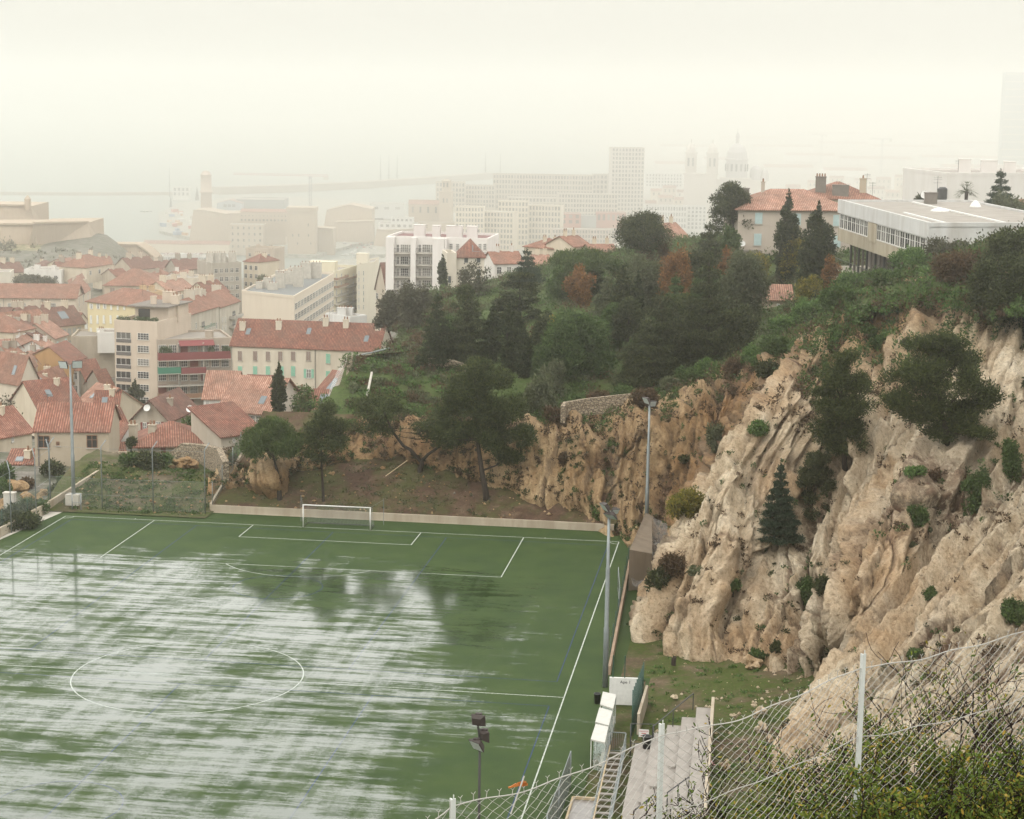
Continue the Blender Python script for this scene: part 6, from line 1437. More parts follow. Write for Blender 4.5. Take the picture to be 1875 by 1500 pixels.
# dugouts
M_CLEAR = mat_net('clear_sheet', (.40,.46,.43), .4)
M_DROOF = plain('dugout_roof', (.43,.415,.375), .45)
for i, (q, lb) in enumerate([([(1104,1267.5),(1128.5,1273),(1122.7,1298.7),(1098.7,1290.7)], 'farthest white roofed dugout beside the floodlight mast'), ([(1097.5,1296.5),(1121.5,1303),(1114.7,1329.5),(1090,1322.8)], 'middle white roofed dugout of the row'), ([(1090.7,1326.5),(1114,1332),(1107.5,1361),(1081.5,1354.7)], 'nearest white roofed dugout with a glazed end')]):
    P4 = [PZ(x_, y_, 2.15) for x_, y_ in q]; o = P4[3]*np.array([1,1,0]); root = thing('dugout', lb, 'dugout', tuple(o), 0, 'dugouts along the right touchline')
    P4 = [p-o for p in P4]; Z = np.array([0,0,1.]); b = MB(); lo = [p-Z*.05 for p in P4]; hi = [p+Z*.05 for p in P4]
    b.add(lo+hi, [(0,1,2,3)[::-1],(4,5,6,7),(0,1,5,4),(1,2,6,5),(2,3,7,6),(3,0,4,7)]); b.build('roof', M_DROOF, root)
    b = MB(); b.add([P4[1]-Z*.06, P4[2]-Z*.06, P4[2]*np.array([1,1,0])+Z*.05, P4[1]*np.array([1,1,0])+Z*.05], [(0,1,2,3)]); b.build('back_panel', M_CLEAR, root)
    for k0, k1 in ((2,3),(0,1)):
        A_, B_ = P4[k0].copy(), P4[k1].copy(); B2 = A_+(B_-A_)*.8; b = MB(); b.add([A_-Z*.06, B2-Z*.06, B2*np.array([1,1,0])+Z*.05, A_*np.array([1,1,0])+Z*.05], [(0,1,2,3)]); b.build('end_panel', M_CLEAR, root)
    for k in (0,1,2,3): b = MB(); p_ = P4[k]*.97+P4[(k+2)%4]*.03; b.bar(p_*np.array([1,1,0]), p_-Z*.06, .06); b.build('frame_post', M_WHITE, root)
    b = MB(); s0, s1 = P4[1]*.8+P4[0]*.2, P4[2]*.8+P4[3]*.2; b.bar(s0*np.array([1,1,0])+Z*.45, s1*np.array([1,1,0])+Z*.45, .4, .06); b.build('bench', M_CONC, root)
def bin_(px, py, lb, r=.27, h=.75, z=0.):
    p = PZ(px, py, z); b = MB(); b.lathe((0,0,0), [(r*.82,0),(r,h),(r*1.08,h),(r*1.08,h+.05),(r*.9,h+.05),(r*.8,.1)], 18); tag(b.build('rubbish_bin', M_BLACK, None, tuple(p), True), lb, 'bin')
bin_(1093.6,1288,'black plastic bin at the pitch edge left of the dugouts'); bin_(1184,1370,'black plastic bin on the stand below the danger sign',.33,.85,1.)
# stand: terraces, stairs, rails
sd = PZ(1178,1372,0); 
def stand():
    # the terrace risers run away from the camera; measured on the ground
    n0, f0 = PZ(1133,1520,1.0), PZ(1163,1362,1.0); ax = (f0-n0)/np.linalg.norm(f0-n0); rt = np.array([ax[1], -ax[0], 0]); L = np.linalg.norm(f0-n0)
    ang = math.atan2(ax[1], ax[0])-math.pi/2; root = thing('spectator_stand', 'pale concrete spectator stand with stepped terraces beyond the wire fence', 'stand', (n0[0], n0[1], 0), ang)
    b = MB(); b.box(0,1.15,0,L,-.5,1.0); b.build('walkway', M_PALE, root)
    wds = [1.0,1.0,1.0,1.05]; x = 1.15; ends = [L+1.4,L+2.2,L+3.0,L+4.2]
    for i, w_ in enumerate(wds):
        b = MB(); b.box(x,x+w_,-2,ends[i],-.5,1.0+.38*(i+1)); b.build('terrace', M_PALE, root); x += w_
    x2 = 1.15
    for i, w_ in enumerate(wds):
        b = MB(); b.box(x2-.035,x2+.02,-2,ends[i]-.02,1.0+.38*i,1.004+.38*i) if i == 0 else b.box(x2-.05,x2,-2,ends[i-1],1.0+.38*i,1.004+.38*i); b.build('joint', M_DCONC, root); x2 += w_
    for (tx, ty, k) in ((1.55,L*.30,1),(2.15,L*.42,2),(3.25,L*.60,3)):
        z = 1.0+.38*(k-1) if k > 1 else 1.0; b = MB(); b.box(tx-.6,tx-.15,ty-.3,ty+.3,z,z+.19); b.build('step_block', M_PALE, root)
    b = MB(); b.box(x,x+.22,-2,L+5,-.5,3.1); b.build('back_wall', M_LOWALL, root)
    for (x0, y0, z0, x1, y1, z1) in ((1.2,L+.2,1.,3.9,L+3.6,2.5),(.9,-.6+L*.05,1.,2.4,L*.12,1.8),(2.9,L*.10,1.8,4.2,L*.17,2.5)):
        b = MB(); b.tube([(x0,y0,z0),(x0,y0,z0+1.25),(x1,y1,z1+1.25),(x1,y1,z1)], .045, 7); m0 = ((x0+x1)/2,(y0+y1)/2); b.tube([(*m0,(z0+z1)/2),(*m0,(z0+z1)/2+1.25)], .04, 6); b.build('handrail', M_DMETAL, root)
    # stair on the pitch side
    n = 13
    for i in range(n):
        b = MB(); y = L*.08+i*(L*.92)/n; b.box(-1.75,-.75,y,y+.26,.55,.62); b.build('stair_tread', M_PALE, root)
    for xx in (-1.8,-.7):
        b = MB(); b.bar((xx,0,.5),(xx,L+.6,.5), .08, .25); b.build('stringer', M_WOOD if xx < -1 else M_GALV, root)
        b = MB(); b.tube([(xx,0,.6),(xx,0,1.5),(xx,L+.6,1.5),(xx,L+.6,.6)], .035, 6); b.tube([(xx,0,1.05),(xx,L+.6,1.05)], .025, 5); b.build('stair_rail', M_GALV, root)
    b = MB()
    for i in range(9): b.bar((-1.8+i*.137,L+.7,.1),(-1.8+i*.137,L+.7,1.5), .025)
    b.bar((-1.8,L+.7,1.5),(-.7,L+.7,1.5), .06); b.bar((-1.8,L+.7,.15),(-.7,L+.7,.15), .05); b.build('barrier', M_GALV, root)
    return root, L, ang, n0, ax, rt
M_PALE = plain('pale_concrete', (.265,.24,.215), .9, 0, .15, .3, .9); M_WOOD = plain('pale_timber', (.45,.35,.22), .8)
STAND = stand()
def stand_pt(x, y, z): root, L, ang, n0, ax, rt = STAND; return np.array([n0[0], n0[1], 0])+rt*x+ax*y+np.array([0,0,z])
b = MB(); pts = [stand_pt(-3.6,0,0), stand_pt(-1.95,0,0), stand_pt(-1.95,6.4,0), stand_pt(-3.5,6.4,0)]; o_ = pts[0]; b.add([p-o_+np.array([0,0,z]) for z in (-.3,.28) for p in pts], [(0,3,2,1),(4,5,6,7),(0,1,5,4),(1,2,6,5),(2,3,7,6),(3,0,4,7)])
pl = b.build('concrete_platform', plain('wet_concrete', (.20,.18,.165), .35, 0, .5, .5, .8), None, tuple(o_)); tag(pl, 'wet grey concrete platform edged with timber beside the stand stair', 'platform')
for a_, c_ in (((-3.6,0),(-3.5,6.5)),((-3.5,6.5),(-1.95,6.5))):
    b = MB(); b.bar(stand_pt(*a_,.38)-o_, stand_pt(*c_,.38)-o_, .14, .18); b.build('timber_edge', M_WOOD, pl)
fence('pitch_fence', 'slanting grey mesh barrier between the pitch and the concrete platform', [stand_pt(-4.3,-2,0), stand_pt(-4.1,3,0), stand_pt(-3.95,9.2,0)], 2.6, None, M_GALV, (.0,2.6,mat_net('dense_mesh',(.13,.14,.14),.75)), rad=.05, rails=(2.6,))
fence('stand_gate', 'grey metal gate hung with a danger sign at the head of the stand', [stand_pt(-.35,STAND[1]+.3,0), stand_pt(1.25,STAND[1]+.5,0)], 2.35, None, M_DMETAL, None, cat='gate', rad=.05, rails=(2.35,.9))
sgp = (stand_pt(-.35,STAND[1]+.3,0)*.42+stand_pt(1.25,STAND[1]+.5,0)*.58)+np.array([0,-.1,1.42])
b = MB(); b.box(-.36,.36,-.01,.01,0,.56); sg = b.build('warning_sign', M_WHITE, None, tuple(sgp)); tag(sg, 'white warning sign reading DANGER in red on the stand gate', 'sign'); M_REDP = plain('red_paint', (.36,.03,.03))
text('DANGER', .16, M_REDP, sg, (0,-.014,.37), (math.pi/2,0,0))
b = MB()
for z, w_ in ((.24,.17),(.08,.22)): b.box(-w_,w_,-.014,-.0105,z,z+.055)
b.build('small_print', M_REDP, sg)
# corner: retaining wall with netting, ledge
def quadstrip(name, rows, mat, thick=0., disp=0., n=24, m=24, seed=1, parent=None):
    A_ = cr_resample(cr_resample(np.array(rows, float), n).transpose(1,0,2), m)
    if disp: A_ = A_ + disp*(fbm(A_[...,0:1]*.9+seed, A_[...,1:2]*.9, A_[...,2:3]*.9, 3)-.5)*np.array([.4,.4,1.])
    return A_
nl, nr_ = PD(1150,1106,176), PD(1192,1106,177); fl_, fr_ = PZ(1179,1003,0)+np.array([.1,0,0]), PZ(1192,1003,0)
b = MB(); o_ = np.array([nl[0], nl[1], 0.]); q = [nl, nr_, fr_, fl_]; hz_ = [4.0, 3.4, 3.4, 3.7]
b.add([np.array([p[0],p[1],-.5])-o_ for p in q]+[np.array([p[0],p[1],h_])-o_ for p, h_ in zip(q, hz_)], [(3,2,1,0),(4,5,6,7),(0,1,5,4),(1,2,6,5),(2,3,7,6),(3,0,4,7)])
tag(b.build('retaining_wall', wall((.22,.175,.13), 1.), None, tuple(o_)), 'stained concrete retaining wall in the right corner of the pitch', 'wall')
NR = [[PD(1181,939,194), PD(1215,958,193), PD(1252,962,190)], [PD(1167,982,187), PD(1200,1003,187), PD(1240,990,185)], [PD(1152,1026,178), PD(1182,1046,178), PD(1216,1020,178)], [PD(1157,1072,175), PD(1176,1078,175), PD(1196,1072,175)]]
NA = quadstrip('net', NR, None, disp=.9, n=30, m=30); o_ = NA[0,0]; me = grid_mesh('rock_net', NA-o_); tag(link('rock_net', me, M_ROCKNET, None, tuple(o_)), 'dark rockfall net sagging behind the corner retaining wall', 'net')
LD = PD(1222,1003,192); b = MB(); b.prism([(-2.2,-.6),(1.8,.4),(1.9,2.2),(-1.9,1.4)], -.25, .1); tag(b.build('concrete_ledge', M_CONC, None, tuple(LD)), 'flat concrete ledge jutting out under the rockfall net', 'ledge')
b = MB(); c_ = PD(1183,976,193.2); b.tube([(math.cos(k*.7854)*.55, .1, math.sin(k*.7854)*.2) for k in range(9)], .05, 5); tag(b.build('yellow_hoop', plain('yellow_plastic', (.5,.36,.05)), None, tuple(c_)), 'yellow hoop caught on the rockfall net', 'hoop')
# rocks and litter in the yard
def rock(name, lb, px, py, r, mat, z=.8, seed=0, cat='rock', group=None, fl=.7):
    bm = bmesh.new(); bmesh.ops.create_icosphere(bm, subdivisions=3, radius=1); rg = np.random.RandomState(seed); of = rg.rand(3)*50
    for v in bm.verts:
        k = .75+.9*(noise.noise(Vector(of)+v.co*1.1))+.25*noise.noise(Vector(of)+v.co*3); v.co = Vector((v.co.x*k, v.co.y*k, v.co.z*k*fl))*r
    me = bpy.data.meshes.new(name); bm.to_mesh(me); bm.free(); me.polygons.foreach_set('use_smooth', [len(me.polygons) % 2 == 2]*len(me.polygons)); p = PZ(px, py, z)
    return tag(link(name, me, mat, None, tuple(p)), lb, cat, group)
rock('boulder', 'large pale boulder at the cliff foot', 1377, 1215, .85, M_ROCK, 1.5, 1); rock('rock', 'round pale rock on the yard grass', 1236, 1276, .28, M_ROCK, .6, 2); rock('rock', 'small pale rock at the thin concrete wall', 1218, 1301, .16, M_ROCK, .5, 3)
for i, (x_, y_, r_) in enumerate([(1392,1303,.5),(1458,1300,.55),(1466,1330,.4),(1395,1330,.45),(1410,1355,.35),(1380,1290,.3),(1440,1345,.3),(1345,1310,.3),(1330,1400,.4)]): rock('rock', 'pale rock of the rubble along the cliff foot beyond the wire fence', x_, y_, r_, M_ROCK, 1.6, 10+i, group='cliff foot rubble')
b = MB(); b.tube([(0,0,-.1),(.02,0,.35),(.1,-.03,.62)], [.2,.19,.16], 10); tag(b.build('tree_stump', BARK, None, tuple(PZ(1233,1216,.7))), 'dark tree stump on the yard grass', 'stump')
b = MB(); b.add([(-.5,-.2,0),(.4,-.5,.1),(.7,.1,.15),(.1,.5,.75),(-.4,.3,.7),(-.1,0,.45)], [(0,1,5),(1,2,3,5),(3,4,5),(4,0,5),(0,4,3,2,1)]); tag(b.build('plastic_sheet', M_CONC, None, tuple(PZ(1440,1388,1.8))), 'crumpled white plastic sheet at the cliff foot', 'litter')
b = MB(); b.lathe((0,0,0), [(.13,0),(.15,.12),(.07,.2)], 8); b.box(.1,.6,-.1,.15,.0,.12); tag(b.build('white_rag', M_WHITE, None, tuple(PZ(1426,1408,1.7))), 'small white rag below the crumpled plastic sheet', 'litter')
b = MB(); b.add([(-.5,0,.05),(0,-.3,.1),(.5,.05,.12),(.1,.4,.35)], [(0,1,3),(1,2,3),(2,0,3),(0,2,1)]); tag(b.build('pink_rag', plain('pink_cloth', (.5,.25,.25)), None, tuple(PZ(1297,1403,1.4))), 'pink and white rag behind the stand back wall', 'litter')
yg = []
for i in range(420):
    x_ = random.uniform(36,50); y_ = random.uniform(-85,-36)
    if CL[3, :, 1].min() and x_ < 36.6: continue
    yg.append((x_, y_, .06+.13*max(0, x_-36.5)))
cover('yard_weeds', yg, 9000, .10, 'bright', .35, .12, 21)
# garden walls, ruins on the bank
def mat_stone():
    g = N('rubble_stone'); p = g.geo(); v = g.n('TexVoronoi', feature='F1'); g.put(v.inputs['Vector'], g.mapping(p, (2.2,2.2,3.4))); e_ = g.voro(g.mapping(p, (2.2,2.2,3.4)), 1., 'DISTANCE_TO_EDGE')
    c = g.ramp(g.math('FRACT', g.math('MULTIPLY', g.n('SeparateXYZ', Vector=v.outputs['Color']).outputs[0], 1.)), (0., (.17,.13,.09)), (.5, (.30,.24,.17)), (1., (.42,.36,.27)))
    m_ = g.ramp(e_, (.0, 0.), (.12, 1.)); g.bump(m_, .9, .1); return g.set(color=g.mix(m_, (.10,.08,.06), c), rough=.95, spec=.1)
M_STONE = mat_stone()
strip_wall('stone_wall', 'ruined rubble stone wall behind the left grass bank', [tuple(PD(172,868,222)), tuple(PD(215,860,222)), tuple(PD(258,858,221))], .6, [1.8,2.2,2.0], M_STONE)
strip_wall('stone_wall', 'tall rubble stone wall below the bright red hipped roof', [tuple(PD(300,865,222)), tuple(PD(335,860,221)), tuple(PD(372,872,219)), tuple(PD(402,880,214)), tuple(PD(414,900,209))], .7, [1.6,3.2,3.8,3.8,3.4], M_STONE)
strip_wall('stone_wall', 'curved stone garden wall along the top of the back cliff', [tuple(PD(1030,765,208.8)), tuple(PD(1034,762,210.5)), tuple(PD(1075,752,212)), tuple(PD(1120,745,212.5)), tuple(PD(1170,732,212))], .5, [1.3,1.6,1.4,1.3,.8], M_STONE)
strip_wall('stone_wall', 'low crumbling stone terrace wall on the green hillside', [tuple(PD(785,668,241)), tuple(PD(830,672,240)), tuple(PD(880,690,238))], .5, .9, M_STONE)
for i, (x_, y_, r_) in enumerate([(333,846,1.2),(312,862,.9),(352,852,.8),(228,882,.8)]): 
    P_ = PD(x_, y_, 216); bo = rock('boulder', ['large pale boulder leaning on the tall stone wall','orange stained boulder on the grass bank','pale slab of rock right of the leaning boulder','flat stone block low on the grass bank'][i], x_, y_, r_, M_ROCK, 0, 40+i, 'boulder'); bo.location = tuple(P_)
for i, (x_, y_, w_, h_, lf) in enumerate([(238,850,46,26,'green'),(268,862,64,40,'dark'),(300,850,40,24,'green'),(96,868,56,38,'dark'),(8,876,40,50,'green'),(240,820,24,24,'dark'),(424,872,40,44,'dark'),(20,960,110,36,'dark')]):
    D_ = 215; P_ = PD(x_, y_, D_) if x_ > 110 else PZ(x_, y_+8, -.1); plant('shrub', 'shrub', ['green bush trailing over the ruined stone wall','dark bush below the tall stone wall','green bush at the top of the tall stone wall','rounded dark bush in front of the tan house','green bush at the left edge under the tiled shed','dark bush beside the bright red hipped roof','dark bush between the stone wall and the umbrella pine','dark hedge behind the left boundary wall'][i], 'shrub', P_, h_*D_/FPX, w_*D_/FPX, lf, D=215)
# netted rock face and pillar beside the row house
RN = [[PD(596,768,238), PD(615,765,234), PD(634,762,231)], [PD(606,728,241), PD(622,722,238), PD(636,718,234)], [PD(620,690,244), PD(630,688,241), PD(640,685,237)], [PD(634,662,246), PD(640,658,243), PD(644,654,240)]]
RA = quadstrip('rock', RN, None, disp=.8, n=40, m=24); o_ = RA[-1,0].copy()
back = RA + np.array([5.,14.,-1.]); Vr = np.concatenate([RA, back[:, ::-1]], 1); tag(link('netted_crag', grid_mesh('netted_crag', Vr-o_), mat_rock('dull_rock', (.8,.75,.68)), None, tuple(o_)), 'narrow rock face below the green hillside brow', 'crag')
VA = quadstrip('veil', RN, None, disp=1.2, n=30, m=30, seed=7)+np.array([-.3,-.8,.2]); tag(link('rock_net', grid_mesh('veil', VA-o_), M_VEIL, None, tuple(o_)), 'pale rockfall net draped down the narrow rock face', 'net')
b = MB(); p0, p1 = PD(636,768,230), PD(641,655,238); b.bar(p0-p0, p1-p0, .7, .8); tag(b.build('stone_pillar', M_STONE, None, tuple(p0)), 'slim stone pillar at the right edge of the netted rock face', 'pillar')
b = MB(); p0, p1 = PD(672,726,231), PD(681,682,234); b.bar(p0-p0, p1-p0, .26, .26); tag(b.build('concrete_post', M_CONC, None, tuple(p0)), 'leaning white concrete post on the green hillside', 'post')
b = MB(); pp = [PD(x_, y_, D_) for x_, y_, D_ in ((645,658,240),(680,650,252),(720,640,262),(760,634,268))]; b.tube([p-pp[0]+np.array([0,0,.3]) for p in pp], .12, 6); tag(b.build('pipe', M_GALV, None, tuple(pp[0])), 'long grey pipe running up the brow of the hillside', 'pipe')
for x_, y0, y1, lb in ((603,752,788,'thin fence post left below the netted rock face'),(641,746,790,'thin fence post below the stone pillar'),(573,755,772,'short fence post by the low red roof')):
    b = MB(); p0 = PD(x_, y1, 232); b.tube([(0,0,-.5),(0,0,(y1-y0)*232/FPX)], .045, 6); tag(b.build('fence_post', M_DMETAL, None, tuple(p0)), lb, 'post')
b = MB(); p0 = PD(731,862,209.5); p1 = PD(706,872,207.5); b.tube([PD(746,843,211)-p1, p1-p1], .05, 6); tag(b.build('timber_plank', M_WOOD, None, tuple(p1)), 'thin pale timber lying on the bank left of the forked pine', 'plank')
for x_, y_, r_, lb in ((832,903,.32,'dark rock on the bank left of the tallest pine'),(700,858,.3,'pale rock on the bank below the rock face'),(608,868,.4,'pale rock beside the thin stemmed pine'),(553,900,.35,'flat pale rock right of the umbrella pine foot')):
    P_ = PS(x_, y_, 4.9, .55, .34); o_ = rock('rock', lb, x_, y_, r_, M_ROCK if 'pale' in lb else M_DCONC, 0, int(x_), 'rock'); o_.location = tuple(P_)

def scatter(name, pts, r0, r1, mat, seed):
    rg_ = np.random.RandomState(seed); base = np.array([(1,0,0),(0,1,0),(-1,0,0),(0,-1,0),(0,0,.8),(0,0,-.8)]); F0 = np.array([(0,1,4),(1,2,4),(2,3,4),(3,0,4),(1,0,5),(2,1,5),(3,2,5),(0,3,5)]); V, F = [], []
    for i, p in enumerate(pts):
        r = r0+(r1-r0)*rg_.rand()**3; a = rg_.rand()*6.28; M_ = np.array([[math.cos(a),-math.sin(a),0],[math.sin(a),math.cos(a),0],[0,0,1]]); v = (base*(.6+.8*rg_.rand(6,3)))@M_*r; V.append(v+np.array(p)); F.append(F0+6*i)
    me = bpy.data.meshes.new(name); raw_mesh(me, np.concatenate(V), np.concatenate(F)); return tag(link(name, me, mat), kind='stuff')
rs = np.random.RandomState(8)
sp = [(x_, y_, earth_z(x_, y_)+.05) for x_, y_ in zip(rs.uniform(-14,30,420), 5.2+rs.rand(420)**1.2*13)]
sp += [(x_, y_, .1+min(.30*max(y_-(4.6+(x_+15.5)*.17),0), 2.3-.05*(x_+15))+.05) for x_, y_ in zip(rs.uniform(-32,-16,260), rs.uniform(2.5,13,260))]
scatter('loose_stones', sp, .05, .26, M_ROCK, 1)
yp = [(x_, y_, .06+.13*max(0,x_-36.5)+.02) for x_, y_ in zip(36.5+rs.rand(420)**.6*13, rs.uniform(-84,-37,420))]
scatter('yard_stones', yp, .04, .24, M_ROCK, 2)
bw = [(x_, y_, .05+min(.30*max(y_-(4.6+(x_+15.5)*.17),0), 2.3-.05*(x_+15))) for x_, y_ in zip(rs.uniform(-32,-16,330), rs.uniform(2.5,14,330))]
cover('bank_weeds', bw, 9000, .13, 'green', .5, .22, 51)
ew = [(x_, y_, earth_z(x_, y_)-.02) for x_, y_ in zip(rs.normal(4,7,360), 5.5+rs.rand(360)*10) if -14 < x_ < 28]
cover('slope_weeds', ew, 8000, .11, 'olive', .6, .10, 52)

for i, (x_, y_, r_) in enumerate([(28,898,1.6),(58,915,1.3),(8,925,1.4),(84,905,1.1)]):
    P_ = PZ(x_, y_, -.1); bo = rock('boulder', ['brown rock outcrop at the far left beyond the boundary wall','brown rock below the utility cabinet','brown rock at the left frame edge','brown rock behind the left boundary wall'][i], x_, y_, r_, M_ROCK, 0, 60+i, 'boulder'); bo.location = tuple(P_)
for i, (x_, y_, w_, h_, lf) in enumerate([(110,905,46,34,'dark'),(66,935,60,34,'green'),(30,948,70,34,'dark'),(122,888,40,34,'green'),(48,890,40,26,'brown'),(6,905,40,40,'green')]):
    P_ = PZ(x_, y_+6, -.15); plant('shrub', 'shrub', ['dark bush beside the left floodlight mast','green bush behind the left mesh fence','dark bush by the utility cabinet','green bush under the rendered garden wall','dry brown bush on the left rocks','green bush at the frame edge above the mesh fence'][i], 'shrub', P_, h_*.062, w_*.062, lf, D=210)
# ------------------------------------------------------------------ near wire fence and bushes
FT = [PD(700,1524,8.75), PD(833,1481,9.), PD(1216,1342,9.8), PD(1585,1222,10.6), PD(1905,1140,11.4)]
def ftop(s):                                            # s: metres along the top wire
    L = [0]
    for a, c in zip(FT[:-1], FT[1:]): L.append(L[-1]+np.linalg.norm((c-a)[:2]))
    s = min(max(s, 0), L[-1]-1e-6); i = max(k for k in range(len(FT)-1) if L[k] <= s); t = (s-L[i])/(L[i+1]-L[i]); p = FT[i]*(1-t)+FT[i+1]*t
    return p + np.array([0, 0, -.05*4*t*(1-t)])
FLEN = sum(np.linalg.norm((c-a)[:2]) for a, c in zip(FT[:-1], FT[1:]))
def wire_fence():
    o = FT[1]-np.array([0,0,1.75]); root = thing('wire_fence', 'pale chain link fence on white posts across the bottom right foreground', 'fence', tuple(o)); rg = random.Random(5)
    w, h, hgt, r = .0375, .052, 1.66, .0018
    tdir = (FT[3]-FT[1]); tdir[2] = 0; tdir /= np.linalg.norm(tdir); nrm = np.array([-tdir[1], tdir[0], 0])
    b = MB(); n = int(FLEN/w); rows = int(hgt/h*2)
    jit = lambda s, d: np.array([0,0,1.])*(.012*math.sin(s*5+d*3)+.010*math.sin(s*13.1-d*7)) + nrm*(.035*math.sin(s*2.3+d*1.7)) + tdir*(.008*math.sin(s*9+d*6))
    for k in range(n):
        pts = []
        for j in range(rows+1):
            s = (k + (1 if (j+k) % 2 == 0 else 0))*w; d = j*h/2; p = ftop(s) - np.array([0,0,d]) + jit(s, d) + nrm*(.003 if j % 2 else -.003); pts.append(p-o)
        b.tube(pts, r, 4, cap=False)
        if k % 2: continue
        s = (k+1)*w; p = ftop(s) - o + jit(s, 0)                  # twisted ends standing above the top wire
        q = p+np.array([0,0,.026])+tdir*rg.uniform(-.006,.006); b.tube([p-np.array([0,0,.01]), q], r*1.4, 4); b.tube([q, q+tdir*.013+np.array([0,0,.012])], r*.9, 3); b.tube([q, q-tdir*.013+np.array([0,0,.012])], r*.9, 3)
    b.build('wire_mesh', M_WIRE, root)
    for d, rr in ((.0, .0034), (.42, .0028)):
        b = MB(); b.tube([ftop(s)-np.array([0,0,d])-o+jit(s, d)*.7+nrm*.006 for s in np.linspace(0, FLEN, 90)], rr, 5); b.build('tension_wire', M_WIRE, root)
    for i in (1, 2, 3):
        p = FT[i]-o; ht = [.045,.045,.075][i-1]; w_ = .0135; b = MB()
        P = lambda x, y, z: p + tdir*x + nrm*y + np.array([0,0,z])
        def bx(x0,x1,y0,y1,z0,z1): b.add([P(x,y,z) for z in (z0,z1) for x,y in ((x0,y0),(x1,y0),(x1,y1),(x0,y1))], [(0,3,2,1),(4,5,6,7),(0,1,5,4),(1,2,6,5),(2,3,7,6),(3,0,4,7)])
        bx(-w_,w_,.012,.018,-2.6,ht); bx(-.003,.003,.018,.042,-2.6,ht-.004); bx(-.002,.002,.010,.014,ht,ht+.022)
        b.build('post', M_POST, root)
    return root
wire_fence()
# orange tape and a pale cane tied to the top wire
p = PD(956,1436,9.25); b = MB(); rg = random.Random(2)
for i in range(20):
    c = .7*Vector((rg.uniform(-.018,.018), rg.uniform(-.008,.008), rg.uniform(-.010,.010))); a = rg.random()*3; d = Vector((math.cos(a)*.016, rg.uniform(-.006,.006), math.sin(a)*.008)); u = Vector((0,rg.uniform(-.004,.004),.006))
    b.add([c-d-u, c+d-u*.7, c+d+u, c-d+u*.8], [(0,1,2,3)])
for k in range(3): b.tube([(-.03+.004*k,0,-.004*k),(-.06-.004*k,0,-.022)], .005, 4)
tag(b.build('barrier_tape', plain('orange_tape', (.40,.13,.03), .6), None, tuple(p)), 'knotted orange tape tied to the top wire of the fence', 'tape')
b = MB(); p0, p1 = PD(935,1491,9.2), PD(960,1421,9.22); b.tube([p0-p0, p1-p0], .0042, 6); tag(b.build('cane', M_WIRE, None, tuple(p0)), 'thin pale cane held by the orange tape on the fence', 'cane')

def near_bush(label, px, py, D, top, spread, seed, leaves, leafy=(0., 1.), stems=7, lean=(0,0), rad=.016, depth=5):
    """many stemmed bush: branches fork upward, oval leaves on the thin twigs; top: height in metres"""
    rg = np.random.RandomState(seed); P = PD(px, py, D); root = thing('foreground_bush', label, 'bush', tuple(P)); tb = MB(); tips = []
    def grow(p, d, L, r, lv):
        k = 3; pts = [p]; 
        for i in range(k):
            d = d + rg.normal(size=3)*.16 + np.array([0,0,.05]); d = d/np.linalg.norm(d); pts.append(pts[-1]+d*L/k)
        tb.tube([Vector(q) for q in pts], [max(w_, .0024) for w_ in (r, r*.85, r*.72, r*.6)], 5 if r > .006 else 3, cap=False)
        if lv <= 2:
            for q in pts[1:]: tips.append((q, d, lv))
        if lv > 0:
            for j in range(rg.randint(2, 4)):
                nd = d*.75 + rg.normal(size=3)*.55 + np.array([0,0,.12]); nd /= np.linalg.norm(nd); grow(pts[rg.randint(1, k+1)], nd, L*rg.uniform(.55,.8), r*.55, lv-1)
    for i in range(stems):
        a = rg.rand()*6.28; d = np.array([math.cos(a)*spread+lean[0], math.sin(a)*spread*.6+lean[1], 1.]); d /= np.linalg.norm(d)
        grow(np.array([math.cos(a)*.12, math.sin(a)*.12, -.1]), d, top*rg.uniform(.32,.46), rad*rg.uniform(.7,1.1), depth)
    for q in range(4): tb.tube([(rg.normal()*.08, rg.normal()*.08, .05), (rg.normal()*.1, rg.normal()*.1, -1.6)], [rad, rad*1.2], 5)
    tb.build('branches', NTWIG, root)
    zs = [t[0][2] for t in tips]; z0, z1 = min(zs), max(zs); V, F = [], []
    w = np.array([leafy[0]+(leafy[1]-leafy[0])*(1-(z-z0)/(z1-z0)) for z in zs]); w = np.clip(w, 0, 1)+1e-4; w /= w.sum(); ch = rg.choice(len(tips), leaves, p=w)
    for ci in ch:
        q, d, lv = tips[ci]; t = d*.3 + rg.normal(size=3)*.7; t[2] -= .15; t /= np.linalg.norm(t); s = np.cross(t, rg.normal(size=3)+np.array([0,0,1.2])); s /= np.linalg.norm(s)
        p = q + rg.normal(size=3)*.018; L = rg.uniform(.015,.029); W_ = L*rg.uniform(.42,.6); n_ = len(V); V += [p, p+t*L*.5+s*W_*.5, p+t*L*1.1+s*W_*.45, p+t*L*1.5, p+t*L*1.1-s*W_*.45, p+t*L*.5-s*W_*.5]; F.append([n_+k for k in range(6)])
    leaf_obj('leaves', np.array(V), np.array(F), LEAF['near'], root)
near_bush('leafy green bush at the foot of the right fence post', 1585, 1650, 10.95, 1.18, .62, 1, 21000, (.5,1.), 16, depth=5)
near_bush('leafy bush in the bottom right corner behind the wire fence', 1800, 1660, 11.6, 1.35, .6, 2, 19000, (.4,1.), 15, depth=5)
near_bush('tall bare twigged bush rising right of the right fence post', 1690, 1660, 12.2, 1.95, .5, 3, 5200, (.10,1.), 11, (.03,0), .026, 5)
near_bush('bare twigged bush reaching up at the far right behind the fence', 1850, 1650, 12.6, 2.0, .5, 4, 5200, (.15,1.), 10, (-.05,0), .026, 5)
near_bush('sparse brown twigs with yellow leaves left of the right fence post', 1490, 1650, 11.4, 1.25, .6, 5, 5200, (.2,1.), 11, (-.05,0), .014, 5)
